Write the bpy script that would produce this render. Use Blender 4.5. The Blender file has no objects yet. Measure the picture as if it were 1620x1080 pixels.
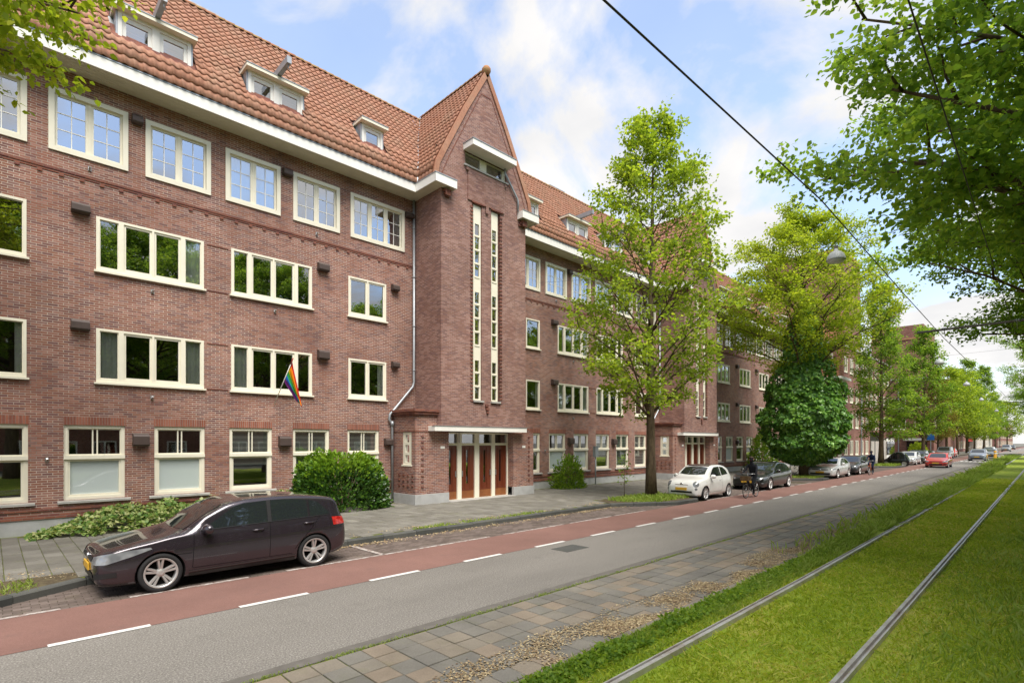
import bpy, bmesh, math, random
import numpy as np
from mathutils import Vector, Matrix, noise
from mathutils.bvhtree import BVHTree
from mathutils.geometry import delaunay_2d_cdt

R = math.radians
SC = bpy.context.scene
COL = SC.collection

# ------------------------------------------------------------------ camera
# X runs along the street (away to the right), Y towards the brick front, Z up
cam = bpy.data.cameras.new('camera')
camo = bpy.data.objects.new('camera', cam)
COL.objects.link(camo)
YAW = math.atan2(855, 840)
camo.location = (0, 0, 2.5)
camo.rotation_euler = (R(90), 0, YAW - R(90))
cam.sensor_width = 36.0
cam.lens = 36.0 * 840 / 1620
cam.shift_y = 159.0 / 1620
cam.clip_start = 0.1
cam.clip_end = 3000
SC.camera = camo

# ------------------------------------------------------------------ world, sun, exposure
SUN_EL, SUN_AZ = R(60), R(-112)      # the direction the light comes from (azimuth from +X)
sun_dir = Vector((math.cos(SUN_EL) * math.cos(SUN_AZ), math.cos(SUN_EL) * math.sin(SUN_AZ), math.sin(SUN_EL)))
SKY_STRENGTH = 0.15
world = bpy.data.worlds.new('World')
SC.world = world
world.use_nodes = True
nt = world.node_tree
for n in list(nt.nodes):
    nt.nodes.remove(n)


def wn(kind, **kw):
    n = nt.nodes.new(kind)
    for k, v in kw.items():
        setattr(n, k, v)
    return n


out = wn('ShaderNodeOutputWorld')
bg = wn('ShaderNodeBackground')
bg.inputs['Strength'].default_value = SKY_STRENGTH
sky = wn('ShaderNodeTexSky', sky_type='NISHITA', sun_disc=False)
sky.sun_elevation = SUN_EL
sky.sun_rotation = R(90) - SUN_AZ
sky.altitude = 0
sky.air_density = 1.0
sky.dust_density = 0.6
sky.ozone_density = 1.6
tc = wn('ShaderNodeTexCoord')
sep = wn('ShaderNodeSeparateXYZ')
nt.links.new(tc.outputs['Generated'], sep.inputs[0])


def wmath(op, a, b=None, clamp=False):
    n = wn('ShaderNodeMath', operation=op, use_clamp=clamp)
    for i, v in enumerate((a, b)):
        if v is None:
            continue
        if isinstance(v, (int, float)):
            n.inputs[i].default_value = v
        else:
            nt.links.new(v, n.inputs[i])
    return n.outputs[0]


zz = wmath('ADD', wmath('MAXIMUM', sep.outputs[2], 0.0), 0.22)
comb = wn('ShaderNodeCombineXYZ')
nt.links.new(wmath('DIVIDE', sep.outputs[0], zz), comb.inputs[0])
nt.links.new(wmath('DIVIDE', sep.outputs[1], zz), comb.inputs[1])
comb.inputs[2].default_value = 3.7
big = wn('ShaderNodeTexNoise')
big.inputs['Scale'].default_value = 1.55
big.inputs['Detail'].default_value = 9.0
big.inputs['Roughness'].default_value = 0.56
big.inputs['Distortion'].default_value = 0.35
nt.links.new(comb.outputs[0], big.inputs['Vector'])
cr = wn('ShaderNodeValToRGB')
cr.color_ramp.elements[0].position = 0.440
cr.color_ramp.elements[1].position = 0.535
nt.links.new(big.outputs['Fac'], cr.inputs[0])
low = wmath('SUBTRACT', 1.0, wmath('MULTIPLY', sep.outputs[2], 2.6), clamp=True)   # the clouds close up towards the horizon
veil = wmath('ADD', wmath('MULTIPLY', cr.outputs[0], 0.76), 0.24)      # thin high haze over the blue
cover = wmath('MAXIMUM', veil, wmath('MULTIPLY', low, 0.95))
shade = wn('ShaderNodeTexNoise')
shade.inputs['Scale'].default_value = 2.6
shade.inputs['Detail'].default_value = 5.0
nt.links.new(comb.outputs[0], shade.inputs['Vector'])
cc = wn('ShaderNodeValToRGB')
cc.color_ramp.elements[0].position = 0.30
cc.color_ramp.elements[0].color = (0.76, 0.785, 0.82, 1)
cc.color_ramp.elements[1].position = 0.62
cc.color_ramp.elements[1].color = (1.0, 1.0, 1.0, 1)
nt.links.new(shade.outputs['Fac'], cc.inputs[0])
gain = wn('ShaderNodeMix', data_type='RGBA', blend_type='MULTIPLY')
gain.inputs[0].default_value = 1.0
nt.links.new(cc.outputs[0], gain.inputs[6])
CLOUD = 2.75
gain.inputs[7].default_value = (CLOUD * 1.02, CLOUD * 1.0, CLOUD * 0.985, 1)
skyg = wn('ShaderNodeMix', data_type='RGBA', blend_type='MULTIPLY')
skyg.inputs[0].default_value = 1.0
nt.links.new(sky.outputs[0], skyg.inputs[6])
skyg.inputs[7].default_value = (1.0, 1.0, 1.0, 1)
mix = wn('ShaderNodeMix', data_type='RGBA')
nt.links.new(cover, mix.inputs[0])
nt.links.new(skyg.outputs[2], mix.inputs[6])
nt.links.new(gain.outputs[2], mix.inputs[7])
nt.links.new(mix.outputs[2], bg.inputs['Color'])
nt.links.new(bg.outputs[0], out.inputs[0])

sun = bpy.data.lights.new('sun', 'SUN')
sun.energy = 2.5
sun.angle = R(38)
sun.color = (1.0, 0.95, 0.88)
suno = bpy.data.objects.new('sun', sun)
COL.objects.link(suno)
suno.location = (0, 0, 60)
suno.rotation_euler = (-sun_dir).to_track_quat('-Z', 'Y').to_euler()

SC.view_settings.view_transform = 'Standard'
SC.view_settings.look = 'None'
SC.view_settings.exposure = 1.3
SC.view_settings.gamma = 1
SC.view_settings.use_curve_mapping = False
SC.render.engine = 'CYCLES'
SC.cycles.use_denoising = True
SC.cycles.max_bounces = 6
SC.cycles.diffuse_bounces = 4
SC.cycles.glossy_bounces = 3
SC.cycles.transparent_max_bounces = 8
SC.cycles.caustics_reflective = False
SC.cycles.caustics_refractive = False


# ------------------------------------------------------------------ helpers
def setp(o, label=None, cat=None, group=None, kind=None):
    if label:
        o['label'] = label
    if cat:
        o['category'] = cat
    if group:
        o['group'] = group
    if kind:
        o['kind'] = kind
    return o


def thing(name, label, cat, loc=(0, 0, 0), rz=0.0, group=None):
    o = bpy.data.objects.new(name, None)
    o.empty_display_size = 0.2
    COL.objects.link(o)
    o.location = loc
    o.rotation_euler = (0, 0, rz)
    return setp(o, label, cat, group)


def link(name, me, m=None, parent=None, loc=None, rot=None):
    o = bpy.data.objects.new(name, me)
    COL.objects.link(o)
    if m is not None and me is not None and not me.materials:
        for k in (m if isinstance(m, (list, tuple)) else [m]):
            me.materials.append(k)
    if parent is not None:
        o.parent = parent
    if loc is not None:
        o.location = loc
    if rot is not None:
        o.rotation_euler = rot
    return o


def empty(name, parent, loc=(0, 0, 0), rz=0.0):
    o = bpy.data.objects.new(name, None)
    o.empty_display_size = 0.1
    COL.objects.link(o)
    o.parent = parent
    o.location = loc
    o.rotation_euler = (0, 0, rz)
    return o


def copy_tree(o, parent=None, kids=None):
    c = o.copy()
    COL.objects.link(c)
    if parent is not None:
        c.parent = parent
    for ch in (kids or CH).get(o, ()):
        copy_tree(ch, c, kids)
    return c


CH = {}


def index_children():
    CH.clear()
    for o in COL.objects:
        if o.parent is not None:
            CH.setdefault(o.parent, []).append(o)


class MB:
    """collects faces and links them as one mesh object"""

    def __init__(s):
        s.v = []
        s.f = []
        s.m = []

    def add(s, verts, faces, mi=0):
        b = len(s.v)
        s.v.extend(verts)
        for q in faces:
            s.f.append([b + i for i in q])
            s.m.append(mi)

    def quad(s, a, b, c, d, mi=0):
        s.add([a, b, c, d], [(0, 1, 2, 3)], mi)

    def poly(s, pts, mi=0):
        s.add(list(pts), [tuple(range(len(pts)))], mi)

    def box(s, x0, x1, y0, y1, z0, z1, mi=0):
        s.add([(x0, y0, z0), (x1, y0, z0), (x1, y1, z0), (x0, y1, z0), (x0, y0, z1), (x1, y0, z1), (x1, y1, z1), (x0, y1, z1)],
              [(0, 3, 2, 1), (4, 5, 6, 7), (0, 1, 5, 4), (1, 2, 6, 5), (2, 3, 7, 6), (3, 0, 4, 7)], mi)

    def prism(s, pts, axis, a, b, mi=0):
        """extrude a 2D outline along an axis (0,1,2) from a to b"""
        n = len(pts)

        def P(p, t):
            return (t, p[0], p[1]) if axis == 0 else (p[0], t, p[1]) if axis == 1 else (p[0], p[1], t)
        vs = [P(p, a) for p in pts] + [P(p, b) for p in pts]
        fs = [tuple(range(n))[::-1], tuple(range(n, 2 * n))] + [(i, (i + 1) % n, n + (i + 1) % n, n + i) for i in range(n)]
        s.add(vs, fs, mi)

    def tube(s, path, rad, n=8, mi=0, caps=True):
        P = [Vector(p) for p in path]
        if not isinstance(rad, (list, tuple)):
            rad = [rad] * len(P)
        rings = []
        up = Vector((0, 0, 1))
        t0 = (P[1] - P[0]).normalized()
        if abs(t0.z) > 0.9:
            up = Vector((1, 0, 0))
        side = t0.cross(up).normalized()
        vs = []
        for i, p in enumerate(P):
            a = P[max(i - 1, 0)]
            b = P[min(i + 1, len(P) - 1)]
            t = (b - a).normalized()
            side = (side - t * side.dot(t)).normalized()
            w = t.cross(side)
            for k in range(n):
                an = 2 * math.pi * k / n
                vs.append(tuple(p + (side * math.cos(an) + w * math.sin(an)) * rad[i]))
        fs = []
        for i in range(len(P) - 1):
            for k in range(n):
                k2 = (k + 1) % n
                fs.append((i * n + k, i * n + k2, (i + 1) * n + k2, (i + 1) * n + k))
        if caps:
            fs.append(tuple(range(n))[::-1])
            fs.append(tuple(range((len(P) - 1) * n, len(P) * n)))
        s.add(vs, fs, mi)

    def lathe(s, prof, n=24, axis='z', center=(0, 0, 0), mi=0, close=False, caps=True):
        """prof: list of (radius, t)"""
        vs = []
        for (r, t) in prof:
            for k in range(n):
                a = 2 * math.pi * k / n
                c_, s_ = math.cos(a) * r, math.sin(a) * r
                p = (c_, s_, t) if axis == 'z' else (c_, t, s_) if axis == 'y' else (t, c_, s_)
                vs.append((p[0] + center[0], p[1] + center[1], p[2] + center[2]))
        fs = []
        m = len(prof)
        for i in range(m if close else m - 1):
            j = (i + 1) % m
            for k in range(n):
                k2 = (k + 1) % n
                fs.append((i * n + k, i * n + k2, j * n + k2, j * n + k))
        if not close and caps:
            fs.append(tuple(range(n))[::-1])
            fs.append(tuple(range((m - 1) * n, m * n)))
        s.add(vs, fs, mi)

    def mesh(s, name, smooth=False):
        me = bpy.data.meshes.new(name)
        me.from_pydata([tuple(v) for v in s.v], [], s.f)
        if any(s.m):
            me.polygons.foreach_set('material_index', s.m)
        if smooth:
            me.polygons.foreach_set('use_smooth', [True] * len(s.f))
        me.update()
        return me

    def build(s, name, m, parent=None, smooth=False, loc=None, rot=None, fix=False):
        me = s.mesh(name, smooth)
        if fix:
            fix_normals(me)
        return link(name, me, m, parent, loc, rot)


def fix_normals(me):
    bm = bmesh.new()
    bm.from_mesh(me)
    bmesh.ops.recalc_face_normals(bm, faces=bm.faces)
    bm.to_mesh(me)
    bm.free()


def np_mesh(name, verts, nper, mat_index=None):
    """many loose polygons of nper corners each; verts (N, nper, 3)"""
    N = verts.shape[0]
    me = bpy.data.meshes.new(name)
    me.vertices.add(N * nper)
    me.vertices.foreach_set('co', verts.reshape(-1).astype(np.float32))
    me.loops.add(N * nper)
    me.loops.foreach_set('vertex_index', np.arange(N * nper, dtype=np.int32))
    me.polygons.add(N)
    me.polygons.foreach_set('loop_start', np.arange(0, N * nper, nper, dtype=np.int32))
    me.polygons.foreach_set('loop_total', np.full(N, nper, dtype=np.int32))
    if mat_index is not None:
        me.polygons.foreach_set('material_index', mat_index.astype(np.int32))
    me.update(calc_edges=True)
    return me


# ------------------------------------------------------------------ materials
class NT:
    def __init__(s, name):
        s.m = bpy.data.materials.new(name)
        s.m.use_nodes = True
        s.t = s.m.node_tree
        s.b = s.t.nodes['Principled BSDF']
        s.out = s.t.nodes['Material Output']

    def n(s, kind, **kw):
        x = s.t.nodes.new(kind)
        for k, v in kw.items():
            setattr(x, k, v)
        return x

    def put(s, sock, v):
        if isinstance(v, bpy.types.NodeSocket):
            s.t.links.new(v, sock)
        elif isinstance(v, (tuple, list)) and len(v) == 3 and sock.type == 'RGBA':
            sock.default_value = (*v, 1)
        else:
            sock.default_value = v

    def math(s, op, a, b=None, c=None, clamp=False):
        x = s.n('ShaderNodeMath', operation=op, use_clamp=clamp)
        for i, v in enumerate((a, b, c)):
            if v is not None:
                s.put(x.inputs[i], v)
        return x.outputs[0]

    def pos(s):
        return s.n('ShaderNodeNewGeometry').outputs['Position']

    def obj(s):
        return s.n('ShaderNodeTexCoord').outputs['Object']

    def xyz(s, v):
        x = s.n('ShaderNodeSeparateXYZ')
        s.put(x.inputs[0], v)
        return x.outputs

    def vec(s, x, y, z):
        c_ = s.n('ShaderNodeCombineXYZ')
        for i, v in enumerate((x, y, z)):
            s.put(c_.inputs[i], v)
        return c_.outputs[0]

    def noise(s, scale, detail=4, rough=0.55, vec=None, col=False):
        x = s.n('ShaderNodeTexNoise')
        x.inputs['Scale'].default_value = scale
        x.inputs['Detail'].default_value = detail
        x.inputs['Roughness'].default_value = rough
        s.put(x.inputs['Vector'], vec if vec is not None else s.pos())
        return x.outputs['Color' if col else 'Fac']

    def ramp(s, fac, stops, interp='LINEAR'):
        x = s.n('ShaderNodeValToRGB')
        x.color_ramp.interpolation = interp
        e = x.color_ramp.elements
        while len(e) < len(stops):
            e.new(0.5)
        for k, (p, c_) in enumerate(stops):
            e[k].position = p
            e[k].color = (*c_, 1) if isinstance(c_, (tuple, list)) else (c_, c_, c_, 1)
        s.put(x.inputs[0], fac)
        return x.outputs[0]

    def mix(s, fac, a, b, mode='MIX'):
        x = s.n('ShaderNodeMix', data_type='RGBA', blend_type=mode)
        s.put(x.inputs[0], fac)
        s.put(x.inputs[6], a)
        s.put(x.inputs[7], b)
        return x.outputs[2]

    def bump(s, h, strength=0.3, dist=0.01):
        x = s.n('ShaderNodeBump')
        x.inputs['Strength'].default_value = strength
        x.inputs['Distance'].default_value = dist
        s.put(x.inputs['Height'], h)
        s.t.links.new(x.outputs[0], s.b.inputs['Normal'])

    def set(s, color=None, rough=None, spec=None, metal=None, coat=None):
        if color is not None:
            s.put(s.b.inputs['Base Color'], color)
        if rough is not None:
            s.put(s.b.inputs['Roughness'], rough)
        if spec is not None:
            s.put(s.b.inputs['Specular IOR Level'], spec)
        if metal is not None:
            s.put(s.b.inputs['Metallic'], metal)
        if coat is not None:
            s.put(s.b.inputs['Coat Weight'], coat)
            s.b.inputs['Coat Roughness'].default_value = 0.03
        return s.m


def plain(name, color, rough=0.6, spec=0.4, metal=0.0, var=0.12, scale=6.0, coat=None, bump=0.0):
    s = NT(name)
    c = s.mix(1.0, color, s.ramp(s.noise(scale, 5), [(0.25, 1 - var), (0.75, 1 + var * 0.6)]), 'MULTIPLY') if var else color
    if bump:
        s.bump(s.noise(scale * 8, 4), bump, 0.01)
    return s.set(c, rough, spec, metal, coat)


def island(s):
    return s.n('ShaderNodeNewGeometry').outputs['Random Per Island']


def objrand(s):
    return s.n('ShaderNodeObjectInfo').outputs['Random']


# ------------------------------------------------------------------ shared materials
def brick_mat(name, cols, mortar, w=0.215, h=0.0625, m=0.0085, tint=None):
    s = NT(name)
    p = s.xyz(s.pos())
    u = s.math('ADD', p[0], p[1])
    row = s.math('FLOOR', s.math('DIVIDE', p[2], h))
    half = s.math('MULTIPLY', s.math('MODULO', s.math('ABSOLUTE', row), 2.0), 0.5)
    uu = s.math('ADD', s.math('DIVIDE', u, w), half)
    cell = s.math('FLOOR', uu)
    wnz = s.n('ShaderNodeTexWhiteNoise', noise_dimensions='2D')
    s.put(wnz.inputs['Vector'], s.vec(cell, row, 0.0))
    col = s.ramp(wnz.outputs['Value'], [(i / len(cols), c) for i, c in enumerate(cols)], 'CONSTANT')
    fu = s.math('FRACT', uu)
    fv = s.math('FRACT', s.math('DIVIDE', p[2], h))
    mo = s.math('MAXIMUM', s.math('LESS_THAN', fu, m / w), s.math('LESS_THAN', fv, m / h))
    mvar = s.mix(1.0, mortar, s.ramp(s.noise(0.9, 4), [(0.3, 0.45), (0.62, 1.15)]), 'MULTIPLY')
    c = s.mix(mo, col, mvar)
    big_ = s.ramp(s.noise(0.35, 6, 0.6), [(0.28, 0.80), (0.72, 1.14)])
    c = s.mix(1.0, c, big_, 'MULTIPLY')
    fine = s.ramp(s.noise(26, 3), [(0.2, 0.86), (0.8, 1.12)])
    c = s.mix(1.0, c, fine, 'MULTIPLY')
    # rain streaks and lime bloom
    st = s.noise(1.0, 5, 0.6, s.vec(s.math('MULTIPLY', u, 1.3), 0.0, s.math('MULTIPLY', p[2], 0.22)))
    c = s.mix(s.ramp(st, [(0.60, 0.0), (0.82, 0.28)]), c, (0.40, 0.33, 0.29))
    s.bump(s.math('SUBTRACT', 1.0, mo), 0.5, 0.006)
    return s.set(c, 0.85, 0.2)


M = {}
M['brick'] = brick_mat('brick', [(0.255, 0.108, 0.078), (0.291, 0.135, 0.102), (0.219, 0.097, 0.078), (0.321, 0.160, 0.126), (0.178, 0.085, 0.078), (0.270, 0.120, 0.084), (0.245, 0.131, 0.114)], (0.50, 0.43, 0.36), m=0.0105)
M['brick_tower'] = brick_mat('tower_brick', [(0.260, 0.131, 0.102), (0.301, 0.160, 0.130), (0.240, 0.120, 0.096), (0.332, 0.188, 0.156), (0.209, 0.108, 0.096)], (0.38, 0.32, 0.28))
M['soldier'] = brick_mat('soldier_brick', [(0.27, 0.095, 0.06), (0.31, 0.12, 0.08), (0.23, 0.085, 0.06)], (0.33, 0.27, 0.23), w=0.0625, h=0.9, m=0.009)
M['brick_dark'] = brick_mat('moulded_brick', [(0.21, 0.075, 0.05), (0.25, 0.09, 0.06), (0.17, 0.06, 0.05)], (0.22, 0.17, 0.14))
M['brick_far'] = brick_mat('far_brick', [(0.215, 0.090, 0.068), (0.25, 0.11, 0.085), (0.19, 0.078, 0.06), (0.275, 0.13, 0.10)], (0.30, 0.25, 0.21))
M['cream'] = plain('cream_paint', (0.80, 0.755, 0.62), 0.45, 0.4, var=0.05, scale=3)
M['white'] = plain('white_paint', (0.80, 0.78, 0.73), 0.5, 0.4, var=0.06, scale=2)
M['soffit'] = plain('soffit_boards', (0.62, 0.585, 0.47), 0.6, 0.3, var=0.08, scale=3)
M['stone'] = plain('grey_stone', (0.40, 0.385, 0.36), 0.8, 0.3, var=0.25, scale=3, bump=0.2)
M['zinc'] = plain('zinc', (0.36, 0.385, 0.41), 0.45, 0.5, 0.5, var=0.2, scale=3)
M['dark_metal'] = plain('dark_metal', (0.045, 0.04, 0.04), 0.5, 0.5, var=0.2, scale=5)
M['vent'] = plain('vent_brown', (0.075, 0.052, 0.045), 0.55, 0.4, var=0.15, scale=5)
M['steel'] = plain('steel', (0.45, 0.45, 0.45), 0.35, 0.5, 0.9, var=0.1)
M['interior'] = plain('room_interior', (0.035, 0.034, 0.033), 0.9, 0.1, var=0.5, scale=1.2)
M['curtain'] = plain('curtain_cloth', (0.85, 0.84, 0.80), 0.9, 0.1, var=0.12, scale=4)
M['blind'] = plain('roller_blind', (0.86, 0.86, 0.83), 0.8, 0.1, var=0.05, scale=4)
M['blind_grey'] = plain('grey_blind', (0.55, 0.56, 0.56), 0.8, 0.1, var=0.05, scale=4)

s = NT('plinth_render')
c = s.mix(s.ramp(s.noise(2.2, 6, 0.6), [(0.35, 0.0), (0.7, 0.7)]), (0.44, 0.44, 0.44), (0.30, 0.30, 0.29))
M['plinth'] = s.set(c, 0.85, 0.2)
s.bump(s.noise(30, 4), 0.2, 0.01)

s = NT('door_wood')
g = s.noise(2.0, 5, 0.6, s.vec(s.math('MULTIPLY', s.xyz(s.pos())[0], 22.0), 0.0, s.xyz(s.pos())[2]))
M['door'] = s.set(s.ramp(g, [(0.25, (0.085, 0.018, 0.008)), (0.6, (0.16, 0.036, 0.014)), (0.85, (0.22, 0.06, 0.022))]), 0.28, 0.5)
s = NT('door_kick_wood')
M['kick'] = s.set(s.ramp(s.noise(3.0, 5, 0.6), [(0.25, (0.17, 0.055, 0.018)), (0.75, (0.30, 0.11, 0.035))]), 0.5, 0.4)


def glass(name, refl, tint=(0.9, 0.95, 0.94), clear=True, base=(0.5, 0.55, 0.55)):
    s = NT(name)
    gl = s.n('ShaderNodeBsdfGlossy')
    gl.inputs['Roughness'].default_value = 0.015
    gl.inputs['Color'].default_value = (0.93, 0.95, 0.97, 1)
    # old panes are never quite flat
    b = s.n('ShaderNodeBump')
    b.inputs['Strength'].default_value = 0.025
    b.inputs['Distance'].default_value = 0.02
    s.put(b.inputs['Height'], s.noise(1.4, 2))
    s.t.links.new(b.outputs[0], gl.inputs['Normal'])
    if clear:
        tr = s.n('ShaderNodeBsdfTransparent')
        tr.inputs['Color'].default_value = (*tint, 1)
    else:
        tr = s.n('ShaderNodeBsdfDiffuse')
        tr.inputs['Color'].default_value = (*base, 1)
    mx = s.n('ShaderNodeMixShader')
    fr = s.n('ShaderNodeLayerWeight')
    fr.inputs['Blend'].default_value = 0.35
    s.put(mx.inputs[0], s.math('ADD', s.math('MULTIPLY', fr.outputs['Fresnel'], 0.6), refl, clamp=True))
    s.t.links.new(tr.outputs[0], mx.inputs[1])
    s.t.links.new(gl.outputs[0], mx.inputs[2])
    s.t.links.new(mx.outputs[0], s.out.inputs[0])
    return s.m


M['glass'] = glass('window_glass', 0.30)
M['glass_sky'] = glass('upper_window_glass', 0.42)
M['frost'] = glass('frosted_film', 0.10, clear=False, base=(0.50, 0.56, 0.55))

# roof tiles: every tile its own shade, lichen in patches
s = NT('clay_pantile')
r = s.math('ADD', s.math('MULTIPLY', island(s), 0.5), s.math('MULTIPLY', objrand(s), 0.5))
c = s.ramp(r, [(0.1, (0.33, 0.150, 0.092)), (0.45, (0.40, 0.188, 0.115)), (0.7, (0.44, 0.215, 0.138)), (0.95, (0.35, 0.178, 0.125))])
c = s.mix(s.ramp(s.noise(1.1, 6, 0.65), [(0.45, 0.0), (0.75, 0.55)]), c, (0.34, 0.25, 0.17))
c = s.mix(1.0, c, s.ramp(s.noise(14, 4), [(0.25, 0.78), (0.75, 1.12)]), 'MULTIPLY')
M['tile'] = s.set(c, 0.7, 0.3)
s = NT('ridge_lichen_tile')
c = s.mix(s.ramp(s.noise(5.0, 5, 0.6), [(0.4, 0.0), (0.62, 0.8)]), (0.36, 0.155, 0.085), (0.36, 0.27, 0.11))
M['ridge'] = s.set(c, 0.85, 0.2)

# ground surfaces
s = NT('asphalt')
n1 = s.noise(48, 4, 0.75)
c = s.ramp(n1, [(0.30, (0.085, 0.078, 0.069)), (0.50, (0.18, 0.166, 0.148)), (0.66, (0.34, 0.318, 0.29))])
c = s.mix(1.0, c, s.ramp(s.noise(0.45, 5, 0.6, s.vec(s.math('MULTIPLY', s.xyz(s.pos())[0], 0.25), s.xyz(s.pos())[1], 0.0)), [(0.28, 0.80), (0.5, 1.02), (0.72, 1.16)]), 'MULTIPLY')
stain = s.ramp(s.noise(1.7, 6, 0.7), [(0.58, 0.0), (0.75, 0.45)])
c = s.mix(stain, c, (0.10, 0.092, 0.082))
vor = s.n('ShaderNodeTexVoronoi')
vor.inputs['Scale'].default_value = 26
s.put(vor.inputs['Vector'], s.pos())
c = s.mix(s.ramp(vor.outputs['Distance'], [(0.13, 0.75), (0.19, 0.0)]), c, (0.33, 0.31, 0.29))
s.bump(n1, 0.5, 0.006)
M['asphalt'] = s.set(c, 0.85, 0.3)
s = NT('red_asphalt')
n1 = s.noise(85, 3, 0.7)
c = s.ramp(n1, [(0.30, (0.160, 0.082, 0.066)), (0.70, (0.245, 0.138, 0.116))])
c = s.mix(1.0, c, s.ramp(s.noise(0.5, 6, 0.6), [(0.3, 0.82), (0.7, 1.12)]), 'MULTIPLY')
c = s.mix(s.ramp(s.noise(2.3, 6, 0.7), [(0.56, 0.0), (0.78, 0.5)]), c, (0.12, 0.085, 0.075))
s.bump(n1, 0.3, 0.005)
M['red'] = s.set(c, 0.85, 0.3)
s = NT('road_paint')
c = s.mix(s.ramp(s.noise(30, 5, 0.7), [(0.30, 0.75), (0.46, 0.0)]), (0.66, 0.65, 0.62), (0.24, 0.22, 0.20))
M['paint'] = s.set(c, 0.7, 0.3)
s = NT('worn_paint')
c = s.mix(s.ramp(s.noise(9, 6, 0.75), [(0.40, 0.95), (0.62, 0.1)]), (0.52, 0.50, 0.47), (0.20, 0.13, 0.11))
M['paint_worn'] = s.set(c, 0.8, 0.3)


def paver_mat(name, stops, moss=0.3, dirt=0.75):
    s = NT(name)
    r = s.math('ADD', s.math('MULTIPLY', island(s), 0.5), s.math('MULTIPLY', objrand(s), 0.5))
    wnz = s.n('ShaderNodeTexWhiteNoise', noise_dimensions='1D')
    s.put(wnz.inputs['W'], s.math('MULTIPLY', r, 917.3))
    c = s.ramp(wnz.outputs['Value'], stops)
    c = s.mix(1.0, c, s.ramp(s.noise(1.3, 6, 0.65), [(0.3, dirt), (0.7, 1.1)]), 'MULTIPLY')
    n1 = s.noise(55, 4, 0.6)
    c = s.mix(1.0, c, s.ramp(n1, [(0.25, 0.84), (0.75, 1.12)]), 'MULTIPLY')
    c = s.mix(s.ramp(s.noise(2.4, 5, 0.7), [(0.56, 0.0), (0.78, moss)]), c, (0.13, 0.14, 0.045))
    s.bump(n1, 0.25, 0.004)
    return s.set(c, 0.85, 0.25)


M['slab'] = paver_mat('pavement_slab', [(0.0, (0.150, 0.140, 0.118)), (0.5, (0.178, 0.167, 0.144)), (1.0, (0.21, 0.198, 0.172))], 0.55)
M['tile30'] = paver_mat('verge_tile', [(0.0, (0.165, 0.155, 0.138)), (0.5, (0.20, 0.187, 0.162)), (0.70, (0.225, 0.195, 0.155)), (1.0, (0.255, 0.205, 0.155))], 0.3)
M['paver'] = paver_mat('parking_paver', [(0.0, (0.105, 0.082, 0.070)), (0.5, (0.14, 0.108, 0.094)), (1.0, (0.17, 0.135, 0.118))], 0.25)
M['kerb'] = paver_mat('kerb_stone', [(0.0, (0.065, 0.068, 0.064)), (1.0, (0.10, 0.10, 0.092))], 0.2)
M['edging'] = paver_mat('verge_edging', [(0.0, (0.19, 0.165, 0.135)), (1.0, (0.235, 0.205, 0.17))], 0.35)
s = NT('joint_moss')
c = s.ramp(s.noise(3.5, 5, 0.7), [(0.35, (0.075, 0.066, 0.045)), (0.50, (0.10, 0.11, 0.03)), (0.68, (0.17, 0.21, 0.035))])
M['joint'] = s.set(c, 0.95, 0.1)
s = NT('joint_sand')
c = s.ramp(s.noise(6, 5, 0.7), [(0.3, (0.06, 0.05, 0.04)), (0.7, (0.11, 0.10, 0.05))])
M['joint_dark'] = s.set(c, 0.95, 0.1)
s = NT('soil')
c = s.ramp(s.noise(9, 5, 0.7), [(0.3, (0.055, 0.042, 0.028)), (0.55, (0.10, 0.08, 0.05)), (0.75, (0.16, 0.14, 0.07))])
s.bump(s.noise(30, 4), 0.6, 0.02)
M['soil'] = s.set(c, 0.95, 0.1)
s = NT('turf')
c = s.ramp(s.noise(1.2, 6, 0.65), [(0.32, (0.16, 0.24, 0.025)), (0.50, (0.24, 0.32, 0.035)), (0.63, (0.34, 0.35, 0.065)), (0.78, (0.42, 0.36, 0.13))])
c = s.mix(1.0, c, s.ramp(s.noise(45, 4, 0.7), [(0.25, 0.7), (0.75, 1.2)]), 'MULTIPLY')
s.bump(s.noise(60, 4), 0.6, 0.02)
M['turf'] = s.set(c, 0.9, 0.15)
s = NT('far_ground')
M['ground'] = s.set(s.ramp(s.noise(0.3, 5), [(0.3, (0.10, 0.10, 0.085)), (0.7, (0.16, 0.155, 0.135))]), 0.95, 0.1)


def leaf_mat(name, stops, trans=0.58, rough=0.55, spec=0.25, nscale=0.7, nw=0.38):
    s = NT(name)
    r = s.math('ADD', s.math('MULTIPLY', island(s), 1.0 - nw), s.math('MULTIPLY', s.noise(nscale, 3), nw))
    c = s.ramp(r, stops)
    s.set(c, rough, spec)
    tr = s.n('ShaderNodeBsdfTranslucent')
    s.put(tr.inputs['Color'], s.mix(1.0, c, (1.35, 1.3, 0.7), 'MULTIPLY'))
    mx = s.n('ShaderNodeMixShader')
    mx.inputs[0].default_value = trans
    s.t.links.new(s.b.outputs[0], mx.inputs[1])
    s.t.links.new(tr.outputs[0], mx.inputs[2])
    s.t.links.new(mx.outputs[0], s.out.inputs[0])
    return s.m


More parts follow.
